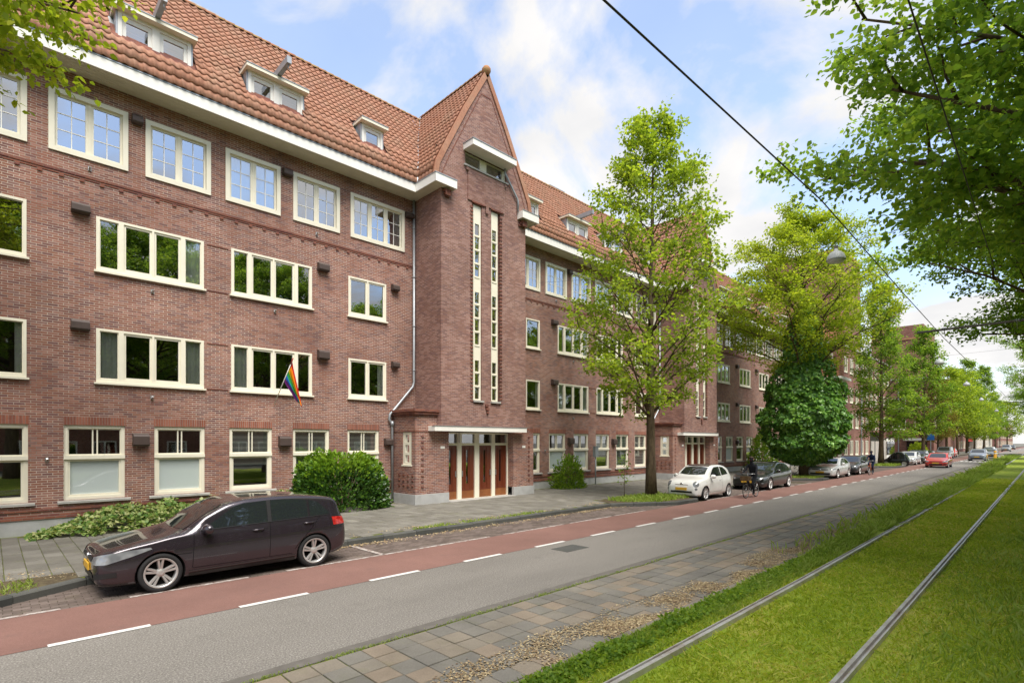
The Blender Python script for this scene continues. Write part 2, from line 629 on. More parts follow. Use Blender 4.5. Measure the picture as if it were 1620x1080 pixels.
M['leaf_lime'] = leaf_mat('lime_green_leaf', [(0.15, (0.151, 0.241, 0.025)), (0.5, (0.258, 0.364, 0.036)), (0.85, (0.381, 0.459, 0.050))])
M['leaf_yellow'] = leaf_mat('yellow_green_leaf', [(0.15, (0.20, 0.285, 0.024)), (0.5, (0.31, 0.405, 0.034)), (0.85, (0.43, 0.48, 0.05))])
M['leaf_mid'] = leaf_mat('mid_green_leaf', [(0.15, (0.098, 0.190, 0.025)), (0.5, (0.184, 0.305, 0.037)), (0.85, (0.299, 0.414, 0.052))])
M['leaf_deep'] = leaf_mat('deep_green_leaf', [(0.15, (0.106, 0.206, 0.031)), (0.5, (0.206, 0.344, 0.048)), (0.85, (0.350, 0.469, 0.069))])
M['leaf_ivy'] = leaf_mat('ivy_leaf', [(0.15, (0.053, 0.143, 0.027)), (0.5, (0.112, 0.262, 0.038)), (0.85, (0.240, 0.435, 0.060))], 0.22, 0.38, 0.5, 2.0)
M['leaf_laurel'] = leaf_mat('laurel_leaf', [(0.15, (0.020, 0.058, 0.012)), (0.5, (0.05, 0.125, 0.018)), (0.85, (0.12, 0.225, 0.025))], 0.25, 0.32, 0.5, 1.5)
M['leaf_fresh'] = leaf_mat('fresh_laurel_leaf', [(0.15, (0.120, 0.240, 0.019)), (0.85, (0.252, 0.396, 0.031))], 0.35, 0.4, 0.4)
M['leaf_pale'] = leaf_mat('variegated_ivy_leaf', [(0.2, (0.06, 0.135, 0.024)), (0.45, (0.14, 0.235, 0.04)), (0.62, (0.32, 0.38, 0.12)), (0.9, (0.52, 0.50, 0.26))], 0.25, 0.45, 0.4, 1.2)
M['leaf_orange'] = leaf_mat('orange_green_leaf', [(0.15, (0.13, 0.15, 0.03)), (0.6, (0.22, 0.20, 0.04)), (0.9, (0.30, 0.20, 0.06))])
M['grass'] = leaf_mat('grass_blade', [(0.28, (0.25, 0.345, 0.028)), (0.48, (0.37, 0.475, 0.045)), (0.62, (0.47, 0.515, 0.075)), (0.76, (0.57, 0.51, 0.16))], 0.5, 0.6, 0.2, 0.55, 0.55)
M['grass_tall'] = leaf_mat('tall_grass_blade', [(0.2, (0.19, 0.29, 0.04)), (0.55, (0.31, 0.43, 0.075)), (0.85, (0.46, 0.53, 0.18)), (0.97, (0.56, 0.54, 0.30))], 0.5, 0.6, 0.2, 0.8)
M['litter'] = leaf_mat('dry_leaf', [(0.15, (0.19, 0.125, 0.08)), (0.5, (0.38, 0.285, 0.165)), (0.85, (0.58, 0.49, 0.31))], 0.1, 0.8, 0.1)
s = NT('bark')
p = s.xyz(s.pos())
n1 = s.noise(7.0, 6, 0.7, s.vec(s.math('MULTIPLY', p[0], 1.0), s.math('MULTIPLY', p[1], 1.0), s.math('MULTIPLY', p[2], 0.25)))
c = s.ramp(n1, [(0.3, (0.050, 0.036, 0.024)), (0.55, (0.13, 0.095, 0.060)), (0.78, (0.21, 0.18, 0.085))])
s.bump(n1, 0.9, 0.04)
M['bark'] = s.set(c, 0.9, 0.15)


# ------------------------------------------------------------------ pieces laid in fields
F_PX, HZ, CXP = 840.0, 699.0, 810.0
CY_, SY_ = math.cos(YAW), math.sin(YAW)


def in_view(x, y, z=0.0, pad=60):
    d = CY_ * x + SY_ * y
    if d < 0.5:
        return None
    px = CXP + F_PX * (SY_ * x - CY_ * y) / d
    py = HZ - F_PX * (z - 2.5) / d
    if -pad < px < 1620 + pad and -pad < py < 1080 + pad:
        return d
    return None


def slab_faces(w, l, h, ch=0.006):
    """a block with chamfered top edges, no underside; origin at the centre of its top"""
    a, b = w / 2, l / 2
    t = [(-a + ch, -b + ch, 0), (a - ch, -b + ch, 0), (a - ch, b - ch, 0), (-a + ch, b - ch, 0)]
    m = [(-a, -b, -ch), (a, -b, -ch), (a, b, -ch), (-a, b, -ch)]
    g = [(-a, -b, -h), (a, -b, -h), (a, b, -h), (-a, b, -h)]
    f = [(0, 1, 2, 3)]
    for i in range(4):
        j = (i + 1) % 4
        f.append((4 + i, 4 + j, j, i))
        f.append((8 + i, 8 + j, 4 + j, 4 + i))
    return t + m + g, f


def field(parent, name, spots, size, m, limit=300, rest='joined_pieces', jitter=0.003, tilt=0.006, seed=1):
    """spots: (x, y, z, rot). The nearest in view become objects of their own, the others one joined mesh"""
    rng = random.Random(seed)
    keyed = []
    for sp in spots:
        d = in_view(sp[0], sp[1], sp[2])
        if d is not None:
            keyed.append((d, sp))
        elif in_view(sp[0], sp[1], sp[2], 420) is not None:
            keyed.append((1e6, sp))
    keyed.sort(key=lambda k: k[0])
    v, f = slab_faces(*size)
    me = bpy.data.meshes.new(name)
    me.from_pydata(v, [], f)
    me.materials.append(m)
    mb = MB()
    for i, (d, (x, y, z, rz)) in enumerate(keyed):
        tz = z + rng.uniform(-jitter, jitter)
        rot = (rng.gauss(0, tilt), rng.gauss(0, tilt), rz + rng.gauss(0, 0.008))
        if i < limit:
            o = bpy.data.objects.new(name, me)
            COL.objects.link(o)
            o.parent = parent
            o.location = (x, y, tz)
            o.rotation_euler = rot
        else:
            mt = Matrix.Translation((x, y, tz)) @ Matrix.Rotation(rot[2], 4, 'Z') @ Matrix.Rotation(rot[0], 4, 'X')
            mb.add([tuple(mt @ Vector(p)) for p in v], f)
    if mb.f:
        o = mb.build(rest, m, parent)
        o['kind'] = 'stuff'


def sheet(name, x0, x1, y0, y1, z, m, kind='structure'):
    mb = MB()
    n = max(1, int((x1 - x0) / 25))
    for i in range(n):
        a = x0 + (x1 - x0) * i / n
        b = x0 + (x1 - x0) * (i + 1) / n
        mb.quad((a, y0, z), (b, y0, z), (b, y1, z), (a, y1, z))
    o = mb.build(name, m)
    o['kind'] = kind
    return o


# ------------------------------------------------------------------ ground, road, pavement
XE = 620.0
g = MB()
g.quad((-700, -700, -0.06), (1200, -700, -0.06), (1200, 700, -0.06), (-700, 700, -0.06))
g.build('ground', M['ground'])['kind'] = 'structure'
road = sheet('road', -25, XE, 5.85, 8.62, 0.0, M['asphalt'])
lane = sheet('cycle_lane', -25, XE, 8.62, 10.37, 0.004, M['red'])
park = sheet('parking_strip', -25, XE, 10.37, 11.95, -0.014, M['joint_dark'])
pave = sheet('pavement', -25, XE, 11.95, 18.6, 0.108, M['joint'])
verge = sheet('paved_verge', -4, XE, 3.9, 5.85, -0.004, M['joint'])
bed = sheet('tram_bed', -12, XE, -14.0, 3.60, 0.09, M['turf'])

mb = MB()
for i in range(30):
    mb.quad((-4 + 4 * i, 5.85, 0.004), (4 * i, 5.85, 0.004), (4 * i, 6.05, 0.004), (-4 + 4 * i, 6.05, 0.004))
M['asphalt_dark'] = plain('gutter_asphalt', (0.15, 0.137, 0.122), 0.9, 0.2, var=0.25, scale=5, bump=0.3)
mb.build('gutter_strip', M['asphalt_dark'], road)
# dashes between carriageway and cycle lane: paint on the road
for i in range(-2, 150):
    x = 0.5 + 2.19 * i
    mb = MB()
    mb.quad((x, 8.57, 0.008), (x + 1.06, 8.57, 0.008), (x + 1.06, 8.68, 0.008), (x, 8.68, 0.008))
    if in_view(x, 8.6) is not None and i < 60:
        mb.build('lane_dash', M['paint'], road)
mb = MB()
for i in range(60, 150):
    x = 0.5 + 2.19 * i
    mb.quad((x, 8.57, 0.008), (x + 1.06, 8.57, 0.008), (x + 1.06, 8.68, 0.008), (x, 8.68, 0.008))
o = mb.build('far_lane_dashes', M['paint'], road)
o['kind'] = 'stuff'
# the worn white line between cycle lane and parking bays, with bay marks
for x0, x1 in ((-1.0, 0.75), (1.6, 3.4), (4.1, 6.2), (6.25, 9.4), (9.9, 12.4), (12.7, 14.9), (15.1, 17.0), (22.0, 24.6), (25.2, 27.6), (28.0, 33.0), (33.5, 36.0)):
    mb = MB()
    mb.quad((x0, 10.36, 0.009), (x1, 10.36, 0.009), (x1, 10.45, 0.009), (x0, 10.45, 0.009))
    mb.build('bay_line', M['paint_worn'], park)
mb = MB()
mb.quad((6.16, 10.45, 0.010), (6.27, 10.45, 0.010), (6.25, 11.8, 0.010), (6.14, 11.8, 0.010))
mb.build('bay_line', M['paint_worn'], park)
# inspection cover
mb = MB()
mb.box(9.35, 10.15, 7.72, 8.22, -0.02, 0.006)
mb.build('inspection_cover', M['kerb'], road)

# parking pavers: running bond across the strip
sp = []
for j in range(15):
    y = 10.43 + 0.1045 * j
    for i in range(-6, 170):
        x = -0.5 + 0.209 * i + (0.1045 if j % 2 else 0)
        if 17.0 + (11.9 - y) * 1.8 - 0.1 < x < 21.9 or x < 0.05 + (y - 11.2) * 1.7 - 0.05:
            continue
        sp.append((x, y, 0.0, 0.0))
field(park, 'paver', sp, (0.202, 0.098, 0.05), M['paver'], 300, 'far_pavers', seed=3)
sheet('parking_surface', 36.0, XE, 10.38, 11.93, -0.006, M['paver'])
# pavement slabs in columns across the pavement
sp = []
for i in range(-10, 175):
    x = -0.6 + 0.31 * i
    off = 0.225 if i % 2 else 0.0
    for j in range(15):
        y = 12.32 + 0.452 * j - off
        if 12.1 < y < 18.1 and not (17.6 < x < 21.4 and y < 13.0):
            sp.append((x, y, 0.122, 0.0))
field(pave, 'slab', sp, (0.299, 0.442, 0.05), M['slab'], 300, 'far_slabs', seed=4)
sheet('pavement_surface', 53.0, XE, 12.05, 18.55, 0.116, M['slab'])
# verge tiles
sp = []
for i in range(-6, 190):
    for j in range(6):
        sp.append((0.2 + 0.312 * i, 4.09 + 0.312 * j, 0.012, 0.0))
field(verge, 'verge_tile', sp, (0.298, 0.298, 0.04), M['tile30'], 300, 'far_verge_tiles', jitter=0.004, tilt=0.008, seed=5)
sheet('verge_surface', 58.0, XE, 3.92, 5.84, 0.005, M['tile30'])


def kerb(parent, path, width, top, drop, name, m, step=1.0, side=1, seed=1, maxpieces=300):
    """stones set end to end along a path; width to the left of the direction of travel when side=1"""
    rng = random.Random(seed)
    P = [Vector((p[0], p[1], 0)) for p in path]
    seg = []
    for a, b in zip(P, P[1:]):
        L = (b - a).length
        n = max(1, round(L / step))
        for k in range(n):
            seg.append((a + (b - a) * (k / n), a + (b - a) * ((k + 1) / n)))
    for a, b in seg[:maxpieces]:
        t = (b - a).normalized()
        nrm = Vector((-t.y, t.x, 0)) * side
        a2, b2 = a + t * 0.006, b - t * 0.006
        dz = rng.uniform(-0.006, 0.006)
        o_ = nrm * rng.uniform(-0.006, 0.006)
        ch = 0.025
        prof = [(0, -drop), (0, -ch), (ch, 0), (width, 0), (width, -drop)]
        mb = MB()
        n = len(prof)
        vs = []
        for q in (a2, b2):
            for (u, z) in prof:
                p = q + nrm * u + o_
                vs.append((p.x, p.y, top + z + dz))
        fs = [(i, i + 1, n + i + 1, n + i) for i in range(n - 1)] + [tuple(range(n))[::-1], tuple(range(n, 2 * n))]
        mb.add(vs, fs)
        mb.build(name, m, parent, fix=True)


def group_empty(name, kind='structure'):
    o = bpy.data.objects.new(name, None)
    COL.objects.link(o)
    o['kind'] = kind
    return o


kb = group_empty('kerb')
kerb(kb, [(-8, 10.5), (-0.75, 10.55), (0.25, 11.25), (1.2, 11.82), (2.2, 11.9), (17.0, 11.9), (19.6, 10.47), (21.2, 10.42), (21.5, 10.6), (22.1, 11.9), (37.0, 11.9), (38.6, 10.47), (39.8, 10.42), (40.4, 11.9), (62.0, 11.9), (63.5, 10.45), (66.5, 10.42), (67.3, 11.9), (120, 11.9)], 0.17, 0.135, 0.2, 'kerb_stone', M['kerb'], seed=8)
# the tree beds that stand out into the parking strip
for k, pts in enumerate([[(-9, 10.62), (-0.8, 10.67), (0.15, 11.35), (1.1, 11.96), (1.1, 12.5), (-9, 12.5)],
                         [(17.1, 12.02), (19.65, 10.6), (21.2, 10.55), (21.4, 10.68), (22.0, 12.02), (21.6, 12.95), (17.6, 12.95)],
                         [(37.1, 12.02), (38.65, 10.6), (39.75, 10.55), (40.3, 12.02), (42, 12.9), (37.5, 12.9)],
                         [(62.1, 12.02), (63.6, 10.6), (66.5, 10.55), (67.2, 12.02), (67, 12.9), (63, 12.9)]]):
    mb = MB()
    mb.poly([(x, y, 0.128 + 0.002 * (y > 11.5)) for x, y in pts])
    mb.build('tree_bed', M['soil'])['kind'] = 'structure'
# concrete edging between the verge and the track
ed = group_empty('verge_edging')
kerb(ed, [(-2, 3.62), (70, 3.67)], 0.24, 0.05, 0.2, 'edging_stone', M['edging'], seed=9, side=1)

# rails: two grooved rails set in the grass
RAIL = [(-2, 3.05, 1.47), (10, 3.02, 1.48), (30, 3.12, 1.55), (60, 3.30, 1.66), (90, 3.52, 1.9), (150, 4.1, 2.5), (260, 5.2, 3.6), (600, 8.5, 7.0)]
s = NT('rail_steel')
c = s.mix(s.ramp(s.noise(2.5, 5, 0.7), [(0.42, 0.0), (0.72, 0.8)]), (0.50, 0.49, 0.47), (0.27, 0.19, 0.13))
M['rail'] = s.set(c, 0.42, 0.5, 0.45)
s = NT('rail_rubber')
M['rail_side'] = s.set(s.ramp(s.noise(6, 4), [(0.3, (0.16, 0.15, 0.135)), (0.7, (0.28, 0.26, 0.23))]), 0.9, 0.1)
for which in (1, 2):
    prof = [(-0.055, -0.08), (-0.055, 0.058), (-0.010, 0.062), (-0.004, 0.025), (0.020, 0.025), (0.024, 0.058), (0.042, 0.058), (0.042, -0.08)]
    if which == 2:
        prof = [(-u, z) for u, z in prof][::-1]
    vs, fs = [], []
    n = len(prof)
    xs = np.concatenate([np.arange(-2, 60, 1.5), np.arange(60, 600, 12)])
    for x in xs:
        y = np.interp(x, [r_[0] for r_ in RAIL], [r_[which] for r_ in RAIL])
        for (u, z) in prof:
            vs.append((x, y + u, 0.095 + z))
    for i in range(len(xs) - 1):
        for k in range(n - 1):
            fs.append((i * n + k, (i + 1) * n + k, (i + 1) * n + k + 1, i * n + k + 1))
    mb = MB()
    mb.add(vs, fs)
    o = mb.build('tram_rail', M['rail'])
    setp(o, ['', 'steel tram rail in grass, the one nearer the road', 'steel tram rail in grass, the one farther from the road'][which], 'rail', 'rails of the tram track')


# ------------------------------------------------------------------ the long brick apartment building
YF = 18.4                      # front of the wings
YT = 16.6                      # front of the stair towers
CELL = 19.4                    # wing + tower repeat
bld = thing('apartment_building', 'long red brick apartment building with orange tiled roof and gabled stair towers', 'building', (0, YF, 0))
BOFF = Vector((0, -YF, 0))


def B(mb, name, m, parent=None, smooth=False, fix=False):
    """link a mesh given in world coordinates as a part of the building"""
    me = mb.mesh(name, smooth)
    if fix:
        fix_normals(me)
    me.transform(Matrix.Translation(BOFF))
    return link(name, me, m, parent or bld)


def plate(mb, x0, x1, z0, z1, holes, y, yb, sides=True, axis='y', mi=0):
    """a plate in the XZ plane with rectangular holes; front at y, reveals to yb"""
    xs = sorted({x0, x1, *[h[0] for h in holes], *[h[1] for h in holes]})
    zs = sorted({z0, z1, *[h[2] for h in holes], *[h[3] for h in holes]})
    xs = [x for x in xs if x0 - 1e-6 <= x <= x1 + 1e-6]
    zs = [z for z in zs if z0 - 1e-6 <= z <= z1 + 1e-6]

    def P(x, yy, z):
        return (x, yy, z) if axis == 'y' else (yy, x, z)
    for k in range(len(zs) - 1):
        za, zb = zs[k], zs[k + 1]
        run = None
        for i in range(len(xs) - 1):
            xa, xb = xs[i], xs[i + 1]
            xm, zm = (xa + xb) / 2, (za + zb) / 2
            solid = not any(h[0] < xm < h[1] and h[2] < zm < h[3] for h in holes)
            if solid:
                run = [run[0] if run else xa, xb]
            if run and (not solid or i == len(xs) - 2):
                mb.quad(P(run[0], y, za), P(run[1], y, za), P(run[1], y, zb), P(run[0], y, zb), mi)
                run = None
    for (a, b, c_, d) in holes:
        mb.quad(P(a, y, c_), P(a, yb, c_), P(a, yb, d), P(a, y, d), mi)
        mb.quad(P(b, y, c_), P(b, y, d), P(b, yb, d), P(b, yb, c_), mi)
        mb.quad(P(a, y, c_), P(b, y, c_), P(b, yb, c_), P(a, yb, c_), mi)
        mb.quad(P(a, y, d), P(a, yb, d), P(b, yb, d), P(b, y, d), mi)
    if sides:
        mb.quad(P(x0, y, z0), P(x0, y, z1), P(x0, yb, z1), P(x0, yb, z0), mi)
        mb.quad(P(x1, y, z0), P(x1, yb, z0), P(x1, yb, z1), P(x1, y, z1), mi)
        mb.quad(P(x0, y, z1), P(x1, y, z1), P(x1, yb, z1), P(x0, yb, z1), mi)
        mb.quad(P(x0, y, z0), P(x0, yb, z0), P(x1, yb, z0), P(x1, y, z0), mi)


WCACHE = {}


def window(parent, kind, x, z, w, h, y=YF, n=2, dress=None, m_frame='cream', m_glass=None, local=BOFF, rz=0.0):
    """kinds: T top floor with wide surround and glazing bars, S casements, G ground floor with transom, N narrow fixed"""
    key = (kind, round(w, 2), round(h, 2), n)
    if key not in WCACHE:
        parts = []
        fr, bars = MB(), MB()
        panes = []
        if kind == 'T':
            sur = 0.125
            cw = (w - 2 * sur) / n
            cas = [(sur + cw * i + (0.03 if i else 0), sur + cw * (i + 1) - (0.03 if i < n - 1 else 0), sur, h - sur) for i in range(n)]
            plate(fr, 0, w, 0, h, [(sur, w - sur, sur, h - sur)], -0.045, 0.06)
            plate(fr, sur, w - sur, sur, h - sur, cas, 0.02, 0.06, False)
            for c_ in cas:
                p = (c_[0] + 0.06, c_[1] - 0.06, c_[2] + 0.06, c_[3] - 0.06)
                plate(fr, c_[0], c_[1], c_[2], c_[3], [p], 0.035, 0.07, False)
                panes.append((p, 0.06))
                xm = (p[0] + p[1]) / 2
                bars.box(xm - 0.011, xm + 0.011, 0.045, 0.058, p[2], p[3])
                for q in (1, 2):
                    zm = p[2] + (p[3] - p[2]) * q / 3
                    bars.box(p[0], p[1], 0.046, 0.058, zm - 0.011, zm + 0.011)
        elif kind in ('S', 'N'):
            e = 0.065
            fix_ = 0.14
            if n == 4:
                fr_x = [e, e + 0.15 * w + 0.03, 0.245 * w, 0.495 * w - 0.015, 0.505 * w + 0.015, 0.755 * w, w - e - 0.15 * w - 0.03, w - e]
                fr_x = [0.03 * w, 0.19 * w, 0.235 * w, 0.49 * w, 0.51 * w, 0.765 * w, 0.81 * w, 0.97 * w]
                cas = [(fr_x[2 * i], fr_x[2 * i + 1], e + 0.03, h - e) for i in range(4)]
            else:
                cw = (w - 2 * e) / n
                cas = [(e + cw * i + (0.025 if i else 0), e + cw * (i + 1) - (0.025 if i < n - 1 else 0), e + 0.02, h - e) for i in range(n)]
            plate(fr, 0, w, 0, h, cas, -0.015, 0.07)
            for i, c_ in enumerate(cas):
                q = 0.055 if (n == 4 and i in (1, 2)) or n in (2, 3) else 0.02
                p = (c_[0] + q, c_[1] - q, c_[2] + q * 1.3, c_[3] - q)
                plate(fr, c_[0], c_[1], c_[2], c_[3], [p], 0.015, 0.06, False)
                panes.append((p, 0.05))
        elif kind == 'G':
            e = 0.085
            zt = h * 0.565
            up = (e, w - e, zt + 0.06, h - e)
            lo = (e, w - e, e, zt - 0.06)
            plate(fr, 0, w, 0, h, [up, lo], -0.01, 0.09)
            fr.box(-0.015, w + 0.015, -0.05, -0.011, zt - 0.045, zt + 0.055)
            xm = w / 2
            ups = [(up[0] + 0.025, xm - 0.035, up[2] + 0.03, up[3] - 0.03), (xm + 0.035, up[1] - 0.025, up[2] + 0.03, up[3] - 0.03)]
            plate(fr, *up, [(up[0] + 0.025, up[1] - 0.025, up[2] + 0.03, up[3] - 0.03)], 0.02, 0.08, False)
            fr.box(xm - 0.065, xm - 0.035, 0.022, 0.062, up[2] + 0.03, up[3] - 0.03)
            fr.box(xm + 0.035, xm + 0.065, 0.022, 0.062, up[2] + 0.03, up[3] - 0.03)
            lop = (lo[0] + 0.05, lo[1] - 0.05, lo[2] + 0.06, lo[3] - 0.04)
            plate(fr, *lo, [lop], 0.015, 0.08, False)
            panes += [((up[0] + 0.025, up[1] - 0.025, up[2] + 0.03, up[3] - 0.03), 0.066), (lop, 0.07)]
        WCACHE[key] = (fr.mesh('frame'), bars.mesh('glazing_bars') if bars.f else None, panes, {})
        for me in WCACHE[key][:2]:
            if me:
                fix_normals(me)
    fme, bme, panes, pm = WCACHE[key]
    e = empty('window', parent, Vector((x, y, z)) + local, rz)
    if m_frame not in pm:
        pm[m_frame] = fme.copy()
        pm[m_frame].materials.append(M[m_frame])
    link('frame', pm[m_frame], None, e)
    if bme:
        if not bme.materials:
            bme.materials.append(M['white'])
        link('glazing_bars', bme, None, e)
    gm = m_glass or ('glass_sky' if kind == 'T' else 'glass')
    for i, (p, dy) in enumerate(panes):
        g_ = gm if isinstance(gm, str) else gm[min(i, len(gm) - 1)]
        k2 = ('pane', i, g_)
        if k2 not in pm:
            mb = MB()
            mb.quad((p[0] - 0.01, dy, p[2] - 0.01), (p[1] + 0.01, dy, p[2] - 0.01), (p[1] + 0.01, dy, p[3] + 0.01), (p[0] - 0.01, dy, p[3] + 0.01))
            pm[k2] = mb.mesh('pane')
            pm[k2].materials.append(M[g_])
        link('pane', pm[k2], None, e)
    if kind in ('S', 'N'):
        if 'sill' not in pm:
            mb = MB()
            mb.box(-0.05, w + 0.05, -0.085, 0.0, -0.055, -0.003)
            pm['sill'] = mb.mesh('sill')
            pm['sill'].materials.append(M['cream'])
        link('sill', pm['sill'], None, e)
    if kind == 'G':
        if 'sill' not in pm:
            mb = MB()
            mb.prism([(-0.12, -0.085), (0.08, -0.085), (0.08, 0.0), (-0.09, -0.02), (-0.12, -0.03)], 0, -0.13, w + 0.13)
            pm['sill'] = mb.mesh('sill')
            fix_normals(pm['sill'])
            pm['sill'].materials.append(M['stone'])
        link('sill', pm['sill'], None, e)
    if dress:
        rng = random.Random(hash((round(x, 2), round(z, 2))) % 999)
        for d in dress.split('+'):
            mb = MB()
            if d in ('curtain_left', 'curtain_right', 'net'):
                cw = w * (0.17 if d != 'net' else 0.9)
                x0 = 0.05 if d == 'curtain_left' else (w - 0.05 - cw if d == 'curtain_right' else 0.05 * w)
                nn = int(cw / 0.03)
                for i in range(nn):
                    a, b = x0 + cw * i / nn, x0 + cw * (i + 1) / nn
                    ya, yb = 0.11 + 0.022 * math.sin(i * 1.3), 0.11 + 0.022 * math.sin((i + 1) * 1.3)
                    mb.quad((a, ya, 0.04), (b, yb, 0.04), (b, yb, h - 0.04), (a, ya, h - 0.04))
                mb.build('curtain', M['curtain'], e)
            elif d.startswith('blind'):
                lo_ = {'blind_full': 0.05, 'blind_half': h * 0.42, 'blind_top': h * 0.72}[d]
                zc = h - 0.08
                i = 0
                while zc > lo_:
                    mb.quad((0.06, 0.12, zc - 0.085), (w - 0.06, 0.12, zc - 0.085), (w - 0.06, 0.12, zc), (0.06, 0.12, zc), i % 2)
                    zc -= 0.087
                    i += 1
                mb.build('blind', [M['blind'], M['blind_grey']], e)
    return e


FR = ['glass', 'frost']
W1 = []     # openings in the wing wall: x0, x1, z0, z1
spec = []
for i, (a, b) in enumerate([(-1.04, .67), (1.08, 2.79), (3.20, 4.90), (5.32, 7.03), (7.46, 9.17), (9.60, 11.95)]):
    spec.append(('T', a, 10.17, b - a, 1.66, 3 if i == 5 else 2, [None, None, None, 'net', None, 'curtain_right'][i], None))
for z, dr in ((7.22, [None, 'curtain_right', None, None]), (4.15, ['curtain_right', 'curtain_left+curtain_right', 'curtain_left', 'curtain_right'])):
    for i, (a, b, n) in enumerate([(-.35, .66, 1), (2.07, 4.71, 4), (5.49, 8.13, 4), (9.52, 11.12, 2)]):
        spec.append(('S', a, z, b - a, 1.48, n, dr[i], None))
for i, (a, b) in enumerate([(-.62, .69), (1.39, 2.72), (3.42, 4.74), (5.44, 6.76), (7.46, 8.78), (9.49, 10.81)]):
    spec.append(('G', a, 0.95, b - a, 2.01, 1, [None, None, None, 'blind_half', 'blind_full', 'blind_full'][i], FR if i in (1, 2) else None))
mark0 = len(COL.objects)
cellparts = []
for (k, x, z, w, h, n, dress, gm) in spec:
    cellparts.append(window(bld, k, x, z, w, h, YF + (0.05 if k == 'G' else 0.0), n, dress, m_glass=gm))
holes = [(x, x + w, z, z + h) for (k, x, z, w, h, n, d, gm) in spec]

# wing wall with its openings
X0, X1 = -2.25, 12.46
mb = MB()
plate(mb, X0, X1, 0.5, 12.37, holes, YF, YF + 0.17, False)
cellparts.append(B(mb, 'wall', M['brick']))
mb = MB()
mb.box(X0, X1, YF - 0.03, YF + 0.1, 0.0, 0.5)
cellparts.append(B(mb, 'plinth', M['plinth']))
for (z0, z1, d) in ((0.502, 0.565, 0.055), (0.567, 0.63, 0.03), (0.71, 0.775, 0.035)):
    mb = MB()
    mb.box(X0, X1, YF - d, YF - 0.002, z0, z1)
    cellparts.append(B(mb, 'moulded_course', M['brick_dark']))
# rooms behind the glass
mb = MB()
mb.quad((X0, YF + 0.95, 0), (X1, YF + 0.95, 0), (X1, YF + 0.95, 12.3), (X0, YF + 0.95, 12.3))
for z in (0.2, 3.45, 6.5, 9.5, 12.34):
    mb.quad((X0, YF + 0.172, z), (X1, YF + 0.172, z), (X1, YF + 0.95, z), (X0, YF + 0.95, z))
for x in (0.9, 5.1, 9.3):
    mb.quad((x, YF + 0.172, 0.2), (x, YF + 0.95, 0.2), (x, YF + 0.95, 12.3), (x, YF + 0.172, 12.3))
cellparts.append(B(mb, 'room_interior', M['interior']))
# soldier courses over the ground floor windows
for (k, x, z, w, h, n, d, gm) in spec:
    if k == 'G':
        mb = MB()
        mb.box(x - 0.01, x + w + 0.01, YF - 0.006, YF + 0.16, z + h + 0.002, z + h + 0.225)
        cellparts.append(B(mb, 'lintel', M['soldier']))
# dentil course under the top floor
mb = MB()
mb.box(X0, X1, YF - 0.03, YF - 0.002, 9.66, 9.72)
mb.box(X0, X1, YF - 0.015, YF - 0.002, 9.60, 9.658)
x = X0 + 0.1
while x < X1 - 0.1:
    mb.box(x, x + 0.10, YF - 0.028, YF - 0.002, 9.53, 9.598)
    x += 0.43
cellparts.append(setp(B(mb, 'dentil_course', M['brick_dark']), kind='stuff'))
for z in (7.20, 8.62, 4.14, 5.55):
    mb = MB()
    mb.box(4.80, 5.40, YF - 0.016, YF - 0.002, z, z + 0.03)
    cellparts.append(B(mb, 'string_course', M['brick_dark']))
# ventilation hoods
for (a, b, z0, z1) in [(1.54, 1.93, 8.65, 8.93), (1.53, 1.92, 5.50, 5.80), (2.87, 3.12, 11.57, 11.84), (2.89, 3.27, 2.39, 2.75), (6.96, 7.34, 2.35, 2.71), (7.10, 7.39, 11.58, 11.84),
                       (8.32, 8.71, 8.62, 8.91), (8.32, 8.71, 5.46, 5.80), (11.99, 12.33, 11.60, 11.82), (11.34, 11.64, 8.50, 8.76), (11.34, 11.64, 5.46, 5.71), (11.02, 11.32, 2.37, 2.66)]:
    mb = MB()
    mb.prism([(YF - 0.002, z0), (YF - 0.002, z1), (YF - 0.16, z1 - 0.03), (YF - 0.20, z1 - 0.09), (YF - 0.20, z0 + 0.03), (YF - 0.17, z0)], 0, a, b)
    mb.box(a - 0.012, b + 0.012, YF - 0.21, YF - 0.003, z0 + 0.04, z0 + 0.055)
    cellparts.append(B(mb, 'ventilation_hood', M['vent'], fix=True))
# small flag sockets and hooks
for (x, z) in [(3.37, 6.90), (6.85, 6.92), (3.36, 3.80), (1.93, 9.95), (8.3, 9.92), (1.05, 2.05)]:
    mb = MB()
    mb.box(x - 0.035, x + 0.035, YF - 0.025, YF - 0.002, z - 0.07, z + 0.05)
    mb.tube([(x, YF - 0.02, z - 0.05), (x, YF - 0.10, z + 0.02)], 0.025, 8)
    cellparts.append(B(mb, 'flag_socket', M['steel']))


# ---- stair tower -------------------------------------------------
TX0, TX1 = 12.46, 17.15
TC = 14.805
tower_parts = []


def T(mb, name, m, parent=None, fix=False, smooth=False):
    o = B(mb, name, m, parent, smooth, fix)
    if parent is None:
        tower_parts.append(o)
    return o


strips = [(14.03, 14.56), (15.08, 15.60)]
PZ = 2.98
mb = MB()
plate(mb, TX0, TX1, PZ, 12.42, [(a, b, 4.1, 12.28) for a, b in strips], YT, YT + 0.13, False)
mb.quad((TX0, YT, PZ), (TX0, YT, 12.42), (TX0, YF, 12.42), (TX0, YF, PZ))
mb.quad((TX1, YT, PZ), (TX1, YF, PZ), (TX1, YF, 12.42), (TX1, YT, 12.42))
for a, b in strips:
    mb.quad((a, YT + 0.13, 4.1), (b, YT + 0.13, 4.1), (b, YT + 0.13, 12.28), (a, YT + 0.13, 12.28))
